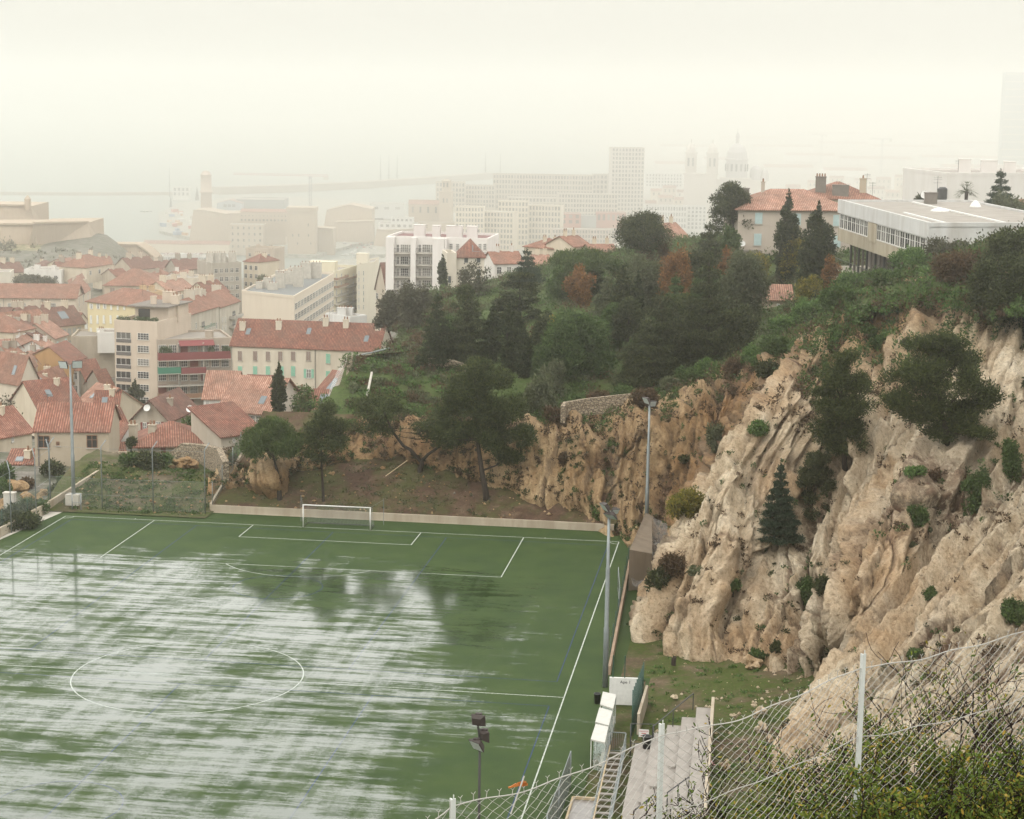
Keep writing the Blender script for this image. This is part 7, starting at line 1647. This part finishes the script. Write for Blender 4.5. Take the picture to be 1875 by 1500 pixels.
near_bush('low bare twigs with a few yellow leaves by the middle fence post', 1270, 1640, 10.9, .74, .6, 6, 900, (.5,1.), 9, (0,0), .010, 4)
near_bush('thin bare twigs at the bottom edge in front of the concrete platform', 1110, 1620, 10.6, .50, .5, 7, 180, (.5,1.), 7, (0,0), .008, 4)
near_bush('leafy mound of bush filling the bottom edge between the fence posts', 1390, 1690, 11.2, .95, .8, 8, 8000, (.4,1.), 12, (0,0), .012, 5)
near_bush('leafy bush hanging at the right frame edge below the bare twigs', 1720, 1690, 11.0, 1.1, .7, 9, 14000, (.4,1.), 12, (0,0), .012, 5)
# ------------------------------------------------------------------ harbour and far shore
HR = CR.copy(); HR[2] = 0; HR /= np.linalg.norm(HR)
def DB(px, py, z=SEA+3): return float((PZ(px, py, z)-CAM)@CF)
PALE_ST = (.46,.37,.28)
def far_block(label, x0, x1, yt, yb, cols=0, rows=0, depth=18., wl=(.62,.56,.48), name='apartment_block', cat='apartment block', roof=('flat',.8), tl='red', D=None, slope=0., kind='hole', w=.55, h=.62, z=SEA+3, group=None, sk=.0, rm=None):
    D = D or DB((x0+x1)/2, yb, z); A = PD(x0, yt, D); wd = (x1-x0)*D/FPX; e = HR*math.cos(slope)+np.array([-HR[1], HR[0], 0])*math.sin(slope); B = A + e*wd/max(.2, math.cos(slope))
    bl = Bld(label, cat, (x0, yt), tuple(B), D, depth=depth, H=(yb-yt)*D/FPX, roof=roof, wl=wl, tl=tl, stain=.2, name=name, group=group, rmat=rm)
    if cols and rows:
        ph = bl.H/(rows+.5); pw = bl.w/(cols+.4)
        tot = cols*rows
        if tot <= 100: bl.grid('F', cols, rows, .5/cols+.01, 1-.5/cols-.01, -ph*.45, -ph, pw*w, ph*h, kind, skip=sk)
        else:
            k = 0; b = MB(); P, Q = bl.sides['F']; e2 = (Q-P)/np.linalg.norm(Q-P); ang = math.atan2(e2[1], e2[0]); n2 = np.array([e2[1], -e2[0], 0])
            for r in range(rows):
                for c in range(cols):
                    c0 = P + e2*bl.w*((c+.5)/cols) + np.array([0,0,-ph*(.45+r)-ph*h/2]) - bl.o
                    if k < 100:
                        o = link('window', win_mesh('hole', pw*w, ph*h, None), None, bl.root); o.location = c0; o.rotation_euler = (0,0,ang); k += 1
                    else: b.quad(c0-e2*pw*w/2+n2*.04, c0+e2*pw*w/2+n2*.04, c0+e2*pw*w/2+n2*.04+np.array([0,0,ph*h]), c0-e2*pw*w/2+n2*.04+np.array([0,0,ph*h]))
            if b.v: o = b.build('windows', M_GLASS, bl.root); o['kind'] = 'stuff'
    return bl
# breakwaters
def mole(label, pts, h, w):
    P = [PZ(x, y, SEA) for x, y in pts]; strip_wall('breakwater', label, [tuple(p) for p in P], w, h, M_MOLE, 'breakwater')
M_MOLE = wall((.34,.28,.22), .3)
mole('long low breakwater across the harbour at the left', [(-60,357),(160,358),(340,357)], 5.5, 14)
mole('outer breakwater curving away to the right behind the fort', [(395,356),(520,352),(660,345),(780,336),(900,327)], 13, 30)
far_block('small white harbour office at the end of the left breakwater', 316, 347, 343, 364, 4, 2, 12, (.66,.64,.6), 'harbour_office', 'harbour office')
def mast(label, px, y0, y1, r=.5, cat='mast', D=None, cross=()):
    D = D or DB(px, y1, SEA+1); P = PD(px, y1, D); h = (y1-y0)*D/FPX; b = MB(); b.tube([(0,0,-2),(0,0,h*.3),(0,0,h*.6),(0,0,h)], [r*2.2,r*1.6,r,r*.3], 6)
    for q in cross: b.bar((-r*5,0,h*q), (r*5,0,h*q), r*.8)
    tag(b.build('mast' if cat == 'mast' else cat.replace(' ', '_'), M_DMETAL, None, tuple(P)), label, cat)
mast('thin radio mast beside the white harbour office', 311, 305, 360, .5, cross=(.35,))
for x, lb in ((697,'leftmost of the three tall masts on the outer breakwater'),(712,'middle of the three tall masts on the outer breakwater'),(727,'rightmost of the three tall masts on the outer breakwater')): mast(lb, x, 284, 338, .8, cross=(.18,.3))
mast('tall mast above the long back apartment block', 889, 278, 326, .8, cross=(.3,)); mast('shorter mast right of the tall one behind the apartments', 916, 280, 326, .7)
mast('red harbour beacon at the head of the outer breakwater', 361, 343, 366, 2.0, 'beacon'); mast('green harbour beacon on the headland', 313, 362, 383, 1.6, 'beacon')
# headland and quays
tagk = lambda o: tag(o, kind='structure')
b = MB(); b.prism([LZ(x, y) for x, y in ((292,428),(345,440),(420,452),(470,470),(580,474),(615,462),(700,440),(760,405),(700,376),(560,366),(430,362),(380,372),(330,375),(290,395))], SEA-4, SEA+4); tagk(b.build('headland', M_CITY))
b = MB(); b.prism([LZ(x, y) for x, y in ((650,474),(760,472),(1000,470),(1200,440),(1150,380),(800,380),(740,400),(690,440))], SEA-4, SEA+4.5); tagk(b.build('quay', M_CITY))
b = MB(); b.prism([LZ(x, y) for x, y in ((170,486),(420,500),(420,462),(300,462),(200,476))], SEA-4, SEA+5); tagk(b.build('pavilion_quay', M_CITY))
# boat and headland clutter
def boat(label, px, py, L, col, group=None, sail=False):
    P = PZ(px, py, SEA); k = L/2; root = thing('boat', label, 'boat', tuple(P), random.uniform(-.5,.5) if group else .1, group); b = MB()
    sec = [(-k,.28),(-k*.4,.36),(k*.3,.34),(k*.75,.2),(k,.02)]; vs = []
    for x, w_ in sec: vs += [(x,-w_*k*.9,1.1),(x,-w_*k*.6,-.3),(x,w_*k*.6,-.3),(x,w_*k*.9,1.1)]
    fs = [(i*4+j, i*4+j+1, i*4+5+j, i*4+4+j) for i in range(4) for j in range(3)]+[(0,3,2,1)]+[(i*4, i*4+4, i*4+7, i*4+3) for i in range(4)]; b.add(vs, fs); b.build('hull', col, root)
    b = MB(); b.box(-k*.45,k*.2,-k*.18,k*.18,1.1,2.4); b.build('cabin', M_WHITE, root)
    if sail: b = MB(); b.tube([(k*.1,0,1),(k*.1,0,L*1.25)], .12, 5); b.bar((k*.1,0,2.6),(-k*.8,0,2.6), .15); b.build('mast', M_METAL, root)
boat('dark workboat alone on the harbour water left of the headland', 268, 388, 19, M_DMETAL)
rg = random.Random(8); bl_lab = 'small white boat moored among the harbour boats below the round bastion'
for i in range(26):
    boat(bl_lab, rg.uniform(622,742), rg.uniform(462,486), rg.uniform(8,15), M_WHITE, 'boats moored in the old harbour', i % 3 == 0)
cols = [plain('hut_red', (.40,.13,.10)), plain('hut_orange', (.45,.25,.12)), M_WHITE, M_CONC, plain('hut_blue', (.15,.22,.32))]
for i in range(26):
    P = PZ(rg.uniform(298,372), rg.uniform(388,432), SEA+4); s = rg.uniform(.7,1.5); b = MB(); b.box(-4*s,4*s,-2*s,2*s,0,3.2*s); b.box(-4.15*s,4.15*s,-2.15*s,2.15*s,3.2*s,3.4*s); b.box(-.8,.8,-2.06*s,-2*s,0,2.2)
    o = b.build('site_hut', cols[i % 5], None, tuple(P)); o.rotation_euler = (0,0,rg.random()*3); tag(o, 'site hut on the building site of the headland by the round tower', 'hut', 'huts on the headland building site')
# fort on the left
M_FORT = wall(PALE_ST, .35)
def bastion(label, tops, yb, D, batter=4., name='bastion', cat='fort wall', depth=40, cap=True):
    """battered rampart: top corners (px, py) at distance D, foot at row yb"""
    T = [PD(x, y, D+dd) for x, y, dd in tops]; zb = PD(tops[0][0], yb, D)[2]; o = np.array([T[0][0], T[0][1], zb]); b = MB(); n = len(T)
    nr = np.array([-HR[1], HR[0], 0]); top = [t-o for t in T]; bot = []
    for i, t in enumerate(T): k = -1 if i == 0 else (1 if i == n-1 else 0); bot.append(np.array([t[0], t[1], zb-6])-nr*batter+HR*batter*.9*k-o)
    bk = [t+nr*depth-o for t in T]; bkb = [np.array([p[0], p[1], -6.]) for p in bk]; vs = top+bot+bk+bkb; fs = []
    for i in range(n-1): fs += [(n+i, n+i+1, i+1, i), (i, i+1, 2*n+i+1, 2*n+i)]
    fs += [(0, 2*n, 3*n, n), (n-1, 2*n-1, 4*n-1, 3*n-1)]; b.add(vs, fs)
    root = tag(b.build(name, M_FORT, None, tuple(o)), label, cat)
    if cap:
        c = MB()
        for i in range(n-1): c.bar(top[i]+np.array([0,0,.5])-nr*.3, top[i+1]+np.array([0,0,.5])-nr*.3, 1.6, 1.)
        c.build('parapet', M_FORT, root)
    return root
bs = bastion('upper pink stone bastion of the fort at the left edge', [(-60,377,0),(-8,377,0),(56,378,6)], 414, 1010, 5)
c = MB(); p = PD(51,378,1012)-np.array(bs.location); c.lathe(p, [(1.7,-2),(1.9,0),(1.9,4),(.3,6)], 8); c.build('sentry_turret', M_FORT, bs)
bastion('lower left pink stone rampart of the fort', [(-60,412,-20),(62,412,-20)], 455, 985, 3)
bastion('long sloping pink stone rampart pointing toward the sea', [(62,410,-24),(161,408,40)], 454, 985, 5)
bastion('low outer rampart curving down right of the fort', [(172,449,50),(250,450,60),(268,462,66),(281,474,70)], 482, 990, 2, depth=25)
V = hf_grid(np.linspace(0,1,40), np.linspace(0,1,24), lambda X, Y: X*0)
tops = np.array([PD(x, y, 980) for x, y in np.c_[np.linspace(-70,330,40), np.interp(np.linspace(-70,330,40), [-70,60,170,230,330],[440,444,452,474,490])]])
bots = np.array([PD(x, y, 840) for x, y in np.c_[np.linspace(-70,330,40), np.interp(np.linspace(-70,330,40), [-70,330],[506,512])]])
GV = np.stack([tops*(1-t)+bots*t+np.array([0,0,1.])*(6*(fbm(tops[:,0]*.03+t*3, tops[:,1]*.03, tops[:,2]*0+t*5, 4)-.5)*math.sin(math.pi*t))[:,None] for t in np.linspace(0,1,24)], 0)
tag(link('fort_slope', grid_mesh('fort_slope', GV), mat_earth('fort_slope_earth', (.26,.20,.14), (.34,.27,.19), (.40,.33,.24), (.12,.14,.05), .35, .3)), kind='structure')
sp_ = []
for i in range(150):
    j, k = rg.randrange(4, 23), rg.randrange(0, 39); sp_.append(GV[j, k])
cover('fort_scrub', sp_, 5000, .7, 'grey', 3.2, 2., 31)
# round tower, fort across the harbour
M_RT = wall((.50,.38,.30), .2)
D_ = DB(378, 420); P = PD(378, 388, D_); k = D_/FPX; b = MB()
b.lathe((0,0,0), [(10.5*k,-40*k),(10.4*k,0),(9.9*k,34*k),(12*k,35*k),(12*k,38*k),(10*k,38.5*k),(9.7*k,66*k),(10.6*k,66.5*k),(10.6*k,68*k),(8.5*k,68.5*k),(7.6*k,71.5*k),(5*k,74*k),(1*k,75*k)], 28)
tag(b.build('round_tower', M_RT, None, tuple(P), True), 'tall round harbour tower with a gallery and a dome', 'tower')
bastion('battered fort wall at the foot of the round tower', [(354,386,0),(372,386,0),(420,394,0),(432,412,0)], 440, DB(390,446), 6, depth=60)
bastion('plain fort wall left of the square tower', [(418,392,30),(470,392,30),(520,393,30)], 455, DB(470,462)+60, 3, depth=60)
h = far_block('arcaded fort building with a row of round arches', 440, 526, 388, 428, 0, 0, 25, PALE_ST, 'fort_building', 'fort building', ('gable',3.), 'pink', D=DB(480,463)+20)
P_, Q_ = h.sides['F']
for i in range(13):
    b = MB(); c0 = P_+(Q_-P_)*(.03+i*.078)-h.o+np.array([0,-.4,-9.5]); b.tube([c0+np.array([0,.3,0]), c0], 1.25, 10); b.build('arch', M_GLASS, h.root)
    o = link('window', win_mesh('hole', 1., 1.2, None), None, h.root); o.location = c0+np.array([0,.35,4.4])
far_block('lower fort barracks with rows of windows on the water', 420, 482, 412, 463, 6, 4, 25, (.50,.42,.33), 'fort_building', 'fort building', D=DB(450,465), w=.3, h=.4)
h = far_block('square fort tower with a projecting crown', 526, 577, 381, 466, 0, 0, 26, PALE_ST, 'square_tower', 'tower', D=DB(550,468))
b = MB(); q = [h.pt(u,v,z) for z in (-4, .9) for u,v in ((-.03,-.06),(1.03,-.06),(1.03,1.06),(-.03,1.06))]; b.add(q, [(3,2,1,0),(0,1,5,4),(1,2,6,5),(2,3,7,6),(3,0,4,7),(4,5,6,7)]); b.build('crown', h.wm, h.root)
h.wins([536,547,565],[431],2,5,'hole'); h.wins([545,569],[446],2,4,'hole'); h.wins([564.5],[412],2,5,'hole')
bastion('fort wall right of the square tower', [(577,418,0),(609,420,0)], 460, DB(590,463), 3, depth=40)
bastion('broad pink fort bastion with a domed roof behind the square tower', [(598,386,0),(640,376,0),(680,384,0)], 410, DB(640,440), 4, depth=60)
bastion('lower fort rampart below the dark footbridge', [(612,408,0),(682,406,0)], 437, DB(650,440)-40, 3, depth=40)
far_block('flat dark roofed museum behind the fort', 432, 520, 366, 380, 0, 0, 60, (.20,.22,.23), 'museum', 'museum', D=DB(470,385))
h = far_block('arch roofed quay shed with a blue front', 397, 443, 372, 383, 0, 0, 40, (.34,.38,.42), 'quay_shed', 'shed', ('gable',5.,'y'), 'pink', D=DB(420,386)); h.wins([412,420,428],[377],6,5,'hole')
far_block('pale boxy exhibition hall right of the fort bastion', 677, 739, 374, 397, 3, 1, 40, (.58,.58,.56), 'exhibition_hall', 'hall', D=DB(700,404), w=.5, h=.3)
b = MB(); a, c = PD(598,403,DB(640,425)), PD(702,401,DB(640,425)); b.bar(a-a, c-a, 3, 2.2); tag(b.build('footbridge', M_DMETAL, None, tuple(a)), 'thin dark footbridge between the fort bastion and the round bastion', 'bridge')
bastion('round sided bastion below the two tier white building', [(690,421,20),(712,423,0),(768,419,20)], 448, DB(720,455), 5, depth=50)
h = far_block('two tier white building on top of the round sided bastion', 693, 768, 410, 421, 7, 1, 30, (.68,.68,.65), 'terrace_building', 'building', D=DB(725,455)+25)
far_block('small white upper storey of the two tier building', 716, 757, 400, 410, 5, 1, 20, (.70,.70,.67), 'terrace_building', 'building', D=DB(725,455)+30)
far_block('wide stone retaining wall below the church', 766, 832, 408, 445, 0, 0, 20, PALE_ST, 'retaining_wall', 'wall', D=DB(800,452))
# church
h = far_block('stone church nave with buttresses', 748, 806, 374, 407, 4, 1, 22, PALE_ST, 'church', 'church', ('gable',5.), 'pink', D=DB(790,450)+25, w=.25, h=.5)
k = h.D/FPX; P = PD(817, 407, h.D-8); b = MB(); s = 11*k
b.box(-s,s,-s,s,-10,56*k); b.box(-s*1.08,s*1.08,-s*1.08,s*1.08,54*k,56.5*k); b.lathe((0,0,0), [(8.6*k,56*k),(8.6*k,74*k),(9.2*k,74.5*k),(9.2*k,76*k),(2*k,78*k)], 8); tw = b.build('bell_tower', h.wm, None, None)
tw.parent = h.root; tw.location = tuple(P-h.o)
for z in (64,36): 
    for x in (-3.2,3.2): b = MB(); b.box(x*k-.9,x*k+.9,-s*1.05 if z == 36 else -8.8*k,-s*1.04 if z == 36 else -8.3*k,z*k,(z+8)*k); o = b.build('opening', M_GLASS, tw)
# apartment blocks beyond the harbour
far_block('cream harbour apartment block with strip windows left of the group', 834, 886, 379, 462, 9, 8, 20, (.66,.58,.46), D=DB(860,468)-20, slope=-.05)
far_block('lower stepped wing right of the cream harbour apartment block', 886, 940, 388, 462, 9, 7, 20, (.64,.56,.45), D=DB(910,466)-10, slope=-.25)
far_block('taller cream harbour apartment block in the middle of the group', 912, 968, 369, 455, 9, 8, 20, (.66,.58,.46), D=DB(940,460))
far_block('right wing of the taller cream harbour apartment block', 968, 1027, 376, 455, 10, 7, 20, (.64,.57,.46), D=DB(990,458), slope=-.2)
far_block('grid fronted grey block behind the church tower', 798, 852, 334, 385, 9, 5, 20, (.50,.44,.36), D=DB(830,415))
far_block('grid fronted grey wing stepping down from the church tower block', 852, 906, 340, 385, 10, 5, 20, (.52,.46,.38), D=DB(870,413))
far_block('long high grid fronted apartment bar behind the harbour', 903, 1085, 319, 388, 34, 7, 20, (.50,.44,.37), D=DB(990,412), slope=-.06)
far_block('end wing of the long high apartment bar', 1085, 1120, 320, 388, 5, 7, 20, (.50,.45,.39), D=DB(1100,410))
far_block('low stepped grid block before the tall tower', 1022, 1132, 355, 402, 20, 5, 20, (.56,.51,.44), D=DB(1075,425))
far_block('low grey grid block left of the low stepped one', 930, 1020, 362, 402, 14, 4, 20, (.54,.49,.42), D=DB(970,425))
far_block('tall grid fronted apartment tower standing above the harbour', 1121, 1181, 271, 398, 10, 16, 24, (.56,.51,.45), 'tower_block', 'tower block', D=DB(1150,418), slope=.12)
far_block('left red brick hall below the low stepped block', 1026, 1064, 392, 416, 3, 2, 20, (.42,.17,.12), 'brick_hall', 'hall', D=DB(1045,440))
far_block('grey glass hall between the two red brick halls', 1064, 1092, 396, 416, 0, 0, 20, (.36,.38,.37), 'glass_hall', 'hall', D=DB(1075,438))
far_block('right red brick hall below the tall tower', 1092, 1146, 390, 416, 6, 1, 20, (.42,.17,.12), 'brick_hall', 'hall', D=DB(1120,438))
far_block('long pinkish terrace of old apartments below the brick halls', 1010, 1132, 420, 458, 22, 4, 20, (.50,.42,.36), D=DB(1070,466))
far_block('white harbour offices with long window rows right of the tall tower', 1182, 1258, 377, 424, 15, 4, 20, (.64,.63,.60), 'office_block', 'office block', D=DB(1220,432))
far_block('white grid ended wing of the harbour offices', 1258, 1294, 378, 424, 5, 6, 20, (.62,.61,.58), 'office_block', 'office block', D=DB(1270,431))
far_block('white hillside terraces left of the cathedral', 1182, 1250, 318, 345, 12, 4, 20, (.66,.65,.62), D=DB(1215,368))
# cathedral
def cathedral():
    D = DB(1310, 408); k = D/FPX; P = PD(1325, 408, D); root = thing('cathedral', 'domed cathedral with two smaller front towers fading in the haze', 'cathedral', tuple(P)); m_ = wall((.58,.53,.48), .2); m2 = plain('dome_slate', (.40,.38,.37), .8)
    X = lambda px: (px-1325)*k
    b = MB(); b.box(X(1251),X(1310),-8,14,-8,88*k); b.box(X(1249),X(1312),-9,15,86*k,89*k); b.build('facade', m_, root)
    b = MB(); b.box(X(1310),X(1400),-4,26,-8,78*k); b.box(X(1316),X(1372),-6,24,78*k,82*k); b.build('nave', m_, root)
    for px in (1262, 1301):
        b = MB(); b.lathe((X(px),2,0), [(10.5*k,88*k),(10.5*k,124*k),(11.4*k,124.5*k),(11.4*k,127*k),(9.5*k,127.5*k),(8.2*k,135*k),(5*k,141*k),(1.4*k,143.5*k),(.7*k,150*k)], 12); t = b.build('bell_tower', m_, root)
        for dx in (-4,4): b = MB(); b.box(X(px)+dx*k-1.4,X(px)+dx*k+1.4,2-10.9*k,2-10.1*k,102*k,117*k); b.build('opening', M_GLASS, t)
    b = MB(); b.lathe((X(1345),10,0), [(19.5*k,80*k),(19.5*k,113*k),(21*k,113.5*k),(21*k,116*k),(19*k,116.5*k),(18*k,128*k),(13.5*k,137*k),(6*k,143*k),(3.6*k,143.5*k),(3.4*k,156*k),(4*k,156.5*k),(2*k,162*k),(.5*k,164*k),(.5*k,171*k)], 20); d = b.build('dome', m2, root)
    for a in range(7):
        t = -1.35+a*.45; b = MB(); c = np.array([X(1345)+math.sin(t)*19.6*k, 10-math.cos(t)*19.6*k, 94*k]); b.box(c[0]-1.5,c[0]+1.5,c[1]-.5,c[1]+.5,c[2],c[2]+13*k); b.build('opening', M_GLASS, d)
    for px, r, z in ((1380,11,92),(1396,8,86)):
        b = MB(); b.lathe((X(px),14,0), [(r*k,76*k),(r*k,z*k),(r*.9*k,(z+6)*k),(r*.5*k,(z+11)*k),(.1,(z+13)*k)], 14); b.build('small_dome', m2, root)
    b = MB(); b.tube([(X(1281),-9.2,18*k),(X(1281),-7.9,18*k)], 11*k, 16); b.build('portal', M_GLASS, root)
cathedral()
# old quarter roofs and port sheds, fading
oq = [(1192,350,20,16),(1214,344,24,18),(1240,352,18,14),(1206,362,26,14),(1234,366,24,12),(1262,356,22,14),(1286,362,24,12),(1182,372,20,10),(1420,368,24,14),(1446,360,26,16),(1474,352,24,14),(1500,346,30,14),(1532,340,26,16),(1560,352,28,16),(1590,346,30,18),(1622,352,26,16),(1650,344,30,18),(1682,350,26,16),(1708,342,24,18),(1440,342,26,12),(1480,334,30,12),(1520,326,26,12),(1566,330,30,12),(1606,328,26,12),(1640,324,30,12),(1676,326,26,12),(1716,322,30,14),(1402,384,20,10),(1430,382,26,10),(1330,384,26,12),(1304,376,24,10)]
oqc = [((.60,.52,.42),'pink'),((.54,.46,.38),'orange'),((.64,.60,.54),'red'),((.50,.43,.37),'pink')]
for i, (x, y, w_, hh) in enumerate(oq):
    c, t = oqc[i % 4]; far_block('tile roofed old quarter house fading into the haze behind the hilltop houses', x, x+w_, y, y+hh+12, max(2, w_//7), 2, 12, c, 'old_house', 'house', ('gable',4.), t, D=DB(x+w_/2, y+hh+6, SEA+12), w=.35, h=.45, group='old quarter houses in the haze', z=SEA+12)
ps = [(1380,268,110,7),(1500,262,90,6),(1600,268,120,7),(1730,262,100,7),(1440,284,90,8),(1540,290,130,8),(1690,288,140,9),(1200,300,70,8),(1290,292,60,6),(1400,306,90,9),(1510,312,80,8),(1730,306,140,11),(1210,268,90,5),(1320,252,110,5),(1480,244,120,5),(1640,246,120,5)]
for i, (x, y, w_, hh) in enumerate(ps):
    far_block('long pale port shed almost lost in the haze on the far shore', x, x+w_, y, y+hh+8, 0, 0, 60, ((.70,.70,.68),(.6,.58,.55))[i % 2], 'port_shed', 'shed', ('gable',6.), 'pink', D=DB(x+w_/2, y+hh+4, SEA+4), group='port sheds on the far shore')
M_CRR = plain('crane_red', (.36,.12,.10)); M_CRG = plain('crane_grey', (.16,.17,.20))
def crane(label, px, y0, y1, x0, x1, D, m_):
    P = PD(px, y1, D); k = D/FPX; root = thing('tower_crane', label, 'crane', tuple(P)); h = (y1-y0)*k; b = MB(); s = 1.9
    for x in (-s, s):
        for y in (-s, s): b.bar((x,y,0),(x,y,h), .45)
    n = int(h/6)
    for i in range(n):
        for y in (-s, s): b.bar((-s,y,i*h/n),(s,y,(i+1)*h/n), .32); b.bar((-s,y,i*h/n),(s,y,i*h/n), .32)
    b.build('tower', M_CRG, root); b = MB(); l, r = (x0-px)*k, (x1-px)*k
    for z, y in ((h,-1),(h,1),(h+2.6,0)): b.bar((l,y,z),(r,y,z), .42)
    n = int((r-l)/4)
    for i in range(n): b.bar((l+(r-l)*i/n,-1,h),(l+(r-l)*(i+.5)/n,0,h+2.6), .3); b.bar((l+(r-l)*(i+.5)/n,0,h+2.6),(l+(r-l)*(i+1)/n,-1,h), .3)
    b.build('jib', m_, root); b = MB(); q = r if abs(r) < abs(l) else l; b.box(min(q,q*.75),max(q,q*.75),-1.6,1.6,h-5,h-.6); b.build('counterweight', M_CONC, root)
    b = MB(); b.box(-1.4,1.4,-3.6,-1.9,h-4,h-.8); b.build('cab', M_CRG, root)
crane('red and white tower crane rising behind the fort', 568.5, 323, 380, 424, 602, DB(568,386), M_CRR)
crane('grey tower crane faint beyond the cathedral', 1613, 256, 318, 1590, 1630, DB(1613,322), M_CRG)
crane('fainter tower crane left of the grey one beyond the cathedral', 1503, 248, 300, 1484, 1512, DB(1503,308), M_CRG)
h = far_block('tall slab of a skyscraper barely visible at the right edge', 1842, 1912, 133, 297, 0, 0, 30, (.22,.27,.30), 'skyscraper', 'skyscraper', D=4400)
for i in range(12):
    b = MB(); b.add([h.pt(.0,-.004,-i*h.H/12-2), h.pt(1.,-.004,-i*h.H/12-2), h.pt(1.,-.004,-i*h.H/12-4.5), h.pt(0,-.004,-i*h.H/12-4.5)], [(0,3,2,1)]); b.build('floor_band', M_CONC, h.root)
# glass pavilion below the fort, quay building
h = far_block('long glass pavilion with a cafe terrace on its roof by the harbour', 282, 426, 470, 486, 30, 1, 24, (.58,.58,.55), 'glass_pavilion', 'pavilion', D=DB(350,492,SEA+6), w=.75, h=.7, rm=M_CONC)
for i in range(34):
    b = MB(); p = h.pt(rg.uniform(.12,.6), rg.uniform(.2,.8), .1); b.lathe((0,0,0), [(.12,0),(.1,2.2),(1.8,2.2),(.1,3.)], 8); o = b.build('parasol', (M_RED, M_WHITE)[i % 2], None, tuple(p+h.o)); tag(o, ['closed dark red parasol on the roof of the glass pavilion','white parasol on the roof of the glass pavilion'][i % 2], 'parasol', ['red parasols on the pavilion roof','white parasols on the pavilion roof'][i % 2])
far_block('long cream quay building beyond the glass pavilion', 262, 420, 446, 458, 0, 0, 20, (.60,.53,.42), 'quay_building', 'building', ('gable',3.), 'pink', D=DB(340,470))
# white block at the far port, cars on the quay
M_CARS = [plain('car_'+n, c, .3) for n, c in (('white', (.6,.6,.58)), ('grey', (.2,.2,.21)), ('dark', (.03,.03,.035)), ('red', (.3,.05,.04)))]
for i in range(30):
    P = PZ(rg.uniform(628,716), rg.uniform(440,460), SEA+4.5); b = MB(); b.box(-2.1,2.1,-.9,.9,.35,1.0); b.add([(-1.5,-.82,1.),(1.1,-.82,1.),(.6,-.7,1.55),(-1.2,-.7,1.55),(-1.5,.82,1.),(1.1,.82,1.),(.6,.7,1.55),(-1.2,.7,1.55)], [(0,1,2,3),(5,4,7,6),(3,2,6,7),(1,5,6,2),(4,0,3,7)])
    for x in (-1.3,1.3):
        for y in (-.86,.86): b.tube([(x,y-.1,.33),(x,y+.1,.33)], .33, 8)
    o = b.build('parked_car', M_CARS[i % 4], None, tuple(P)); o.rotation_euler = (0,0,rg.choice((.2,1.7))); tag(o, ['white car','grey car','dark car','red car'][i % 4]+' parked on the harbour quay right of the square tower', 'car', ['white','grey','dark','red'][i % 4]+' cars parked on the harbour quay')
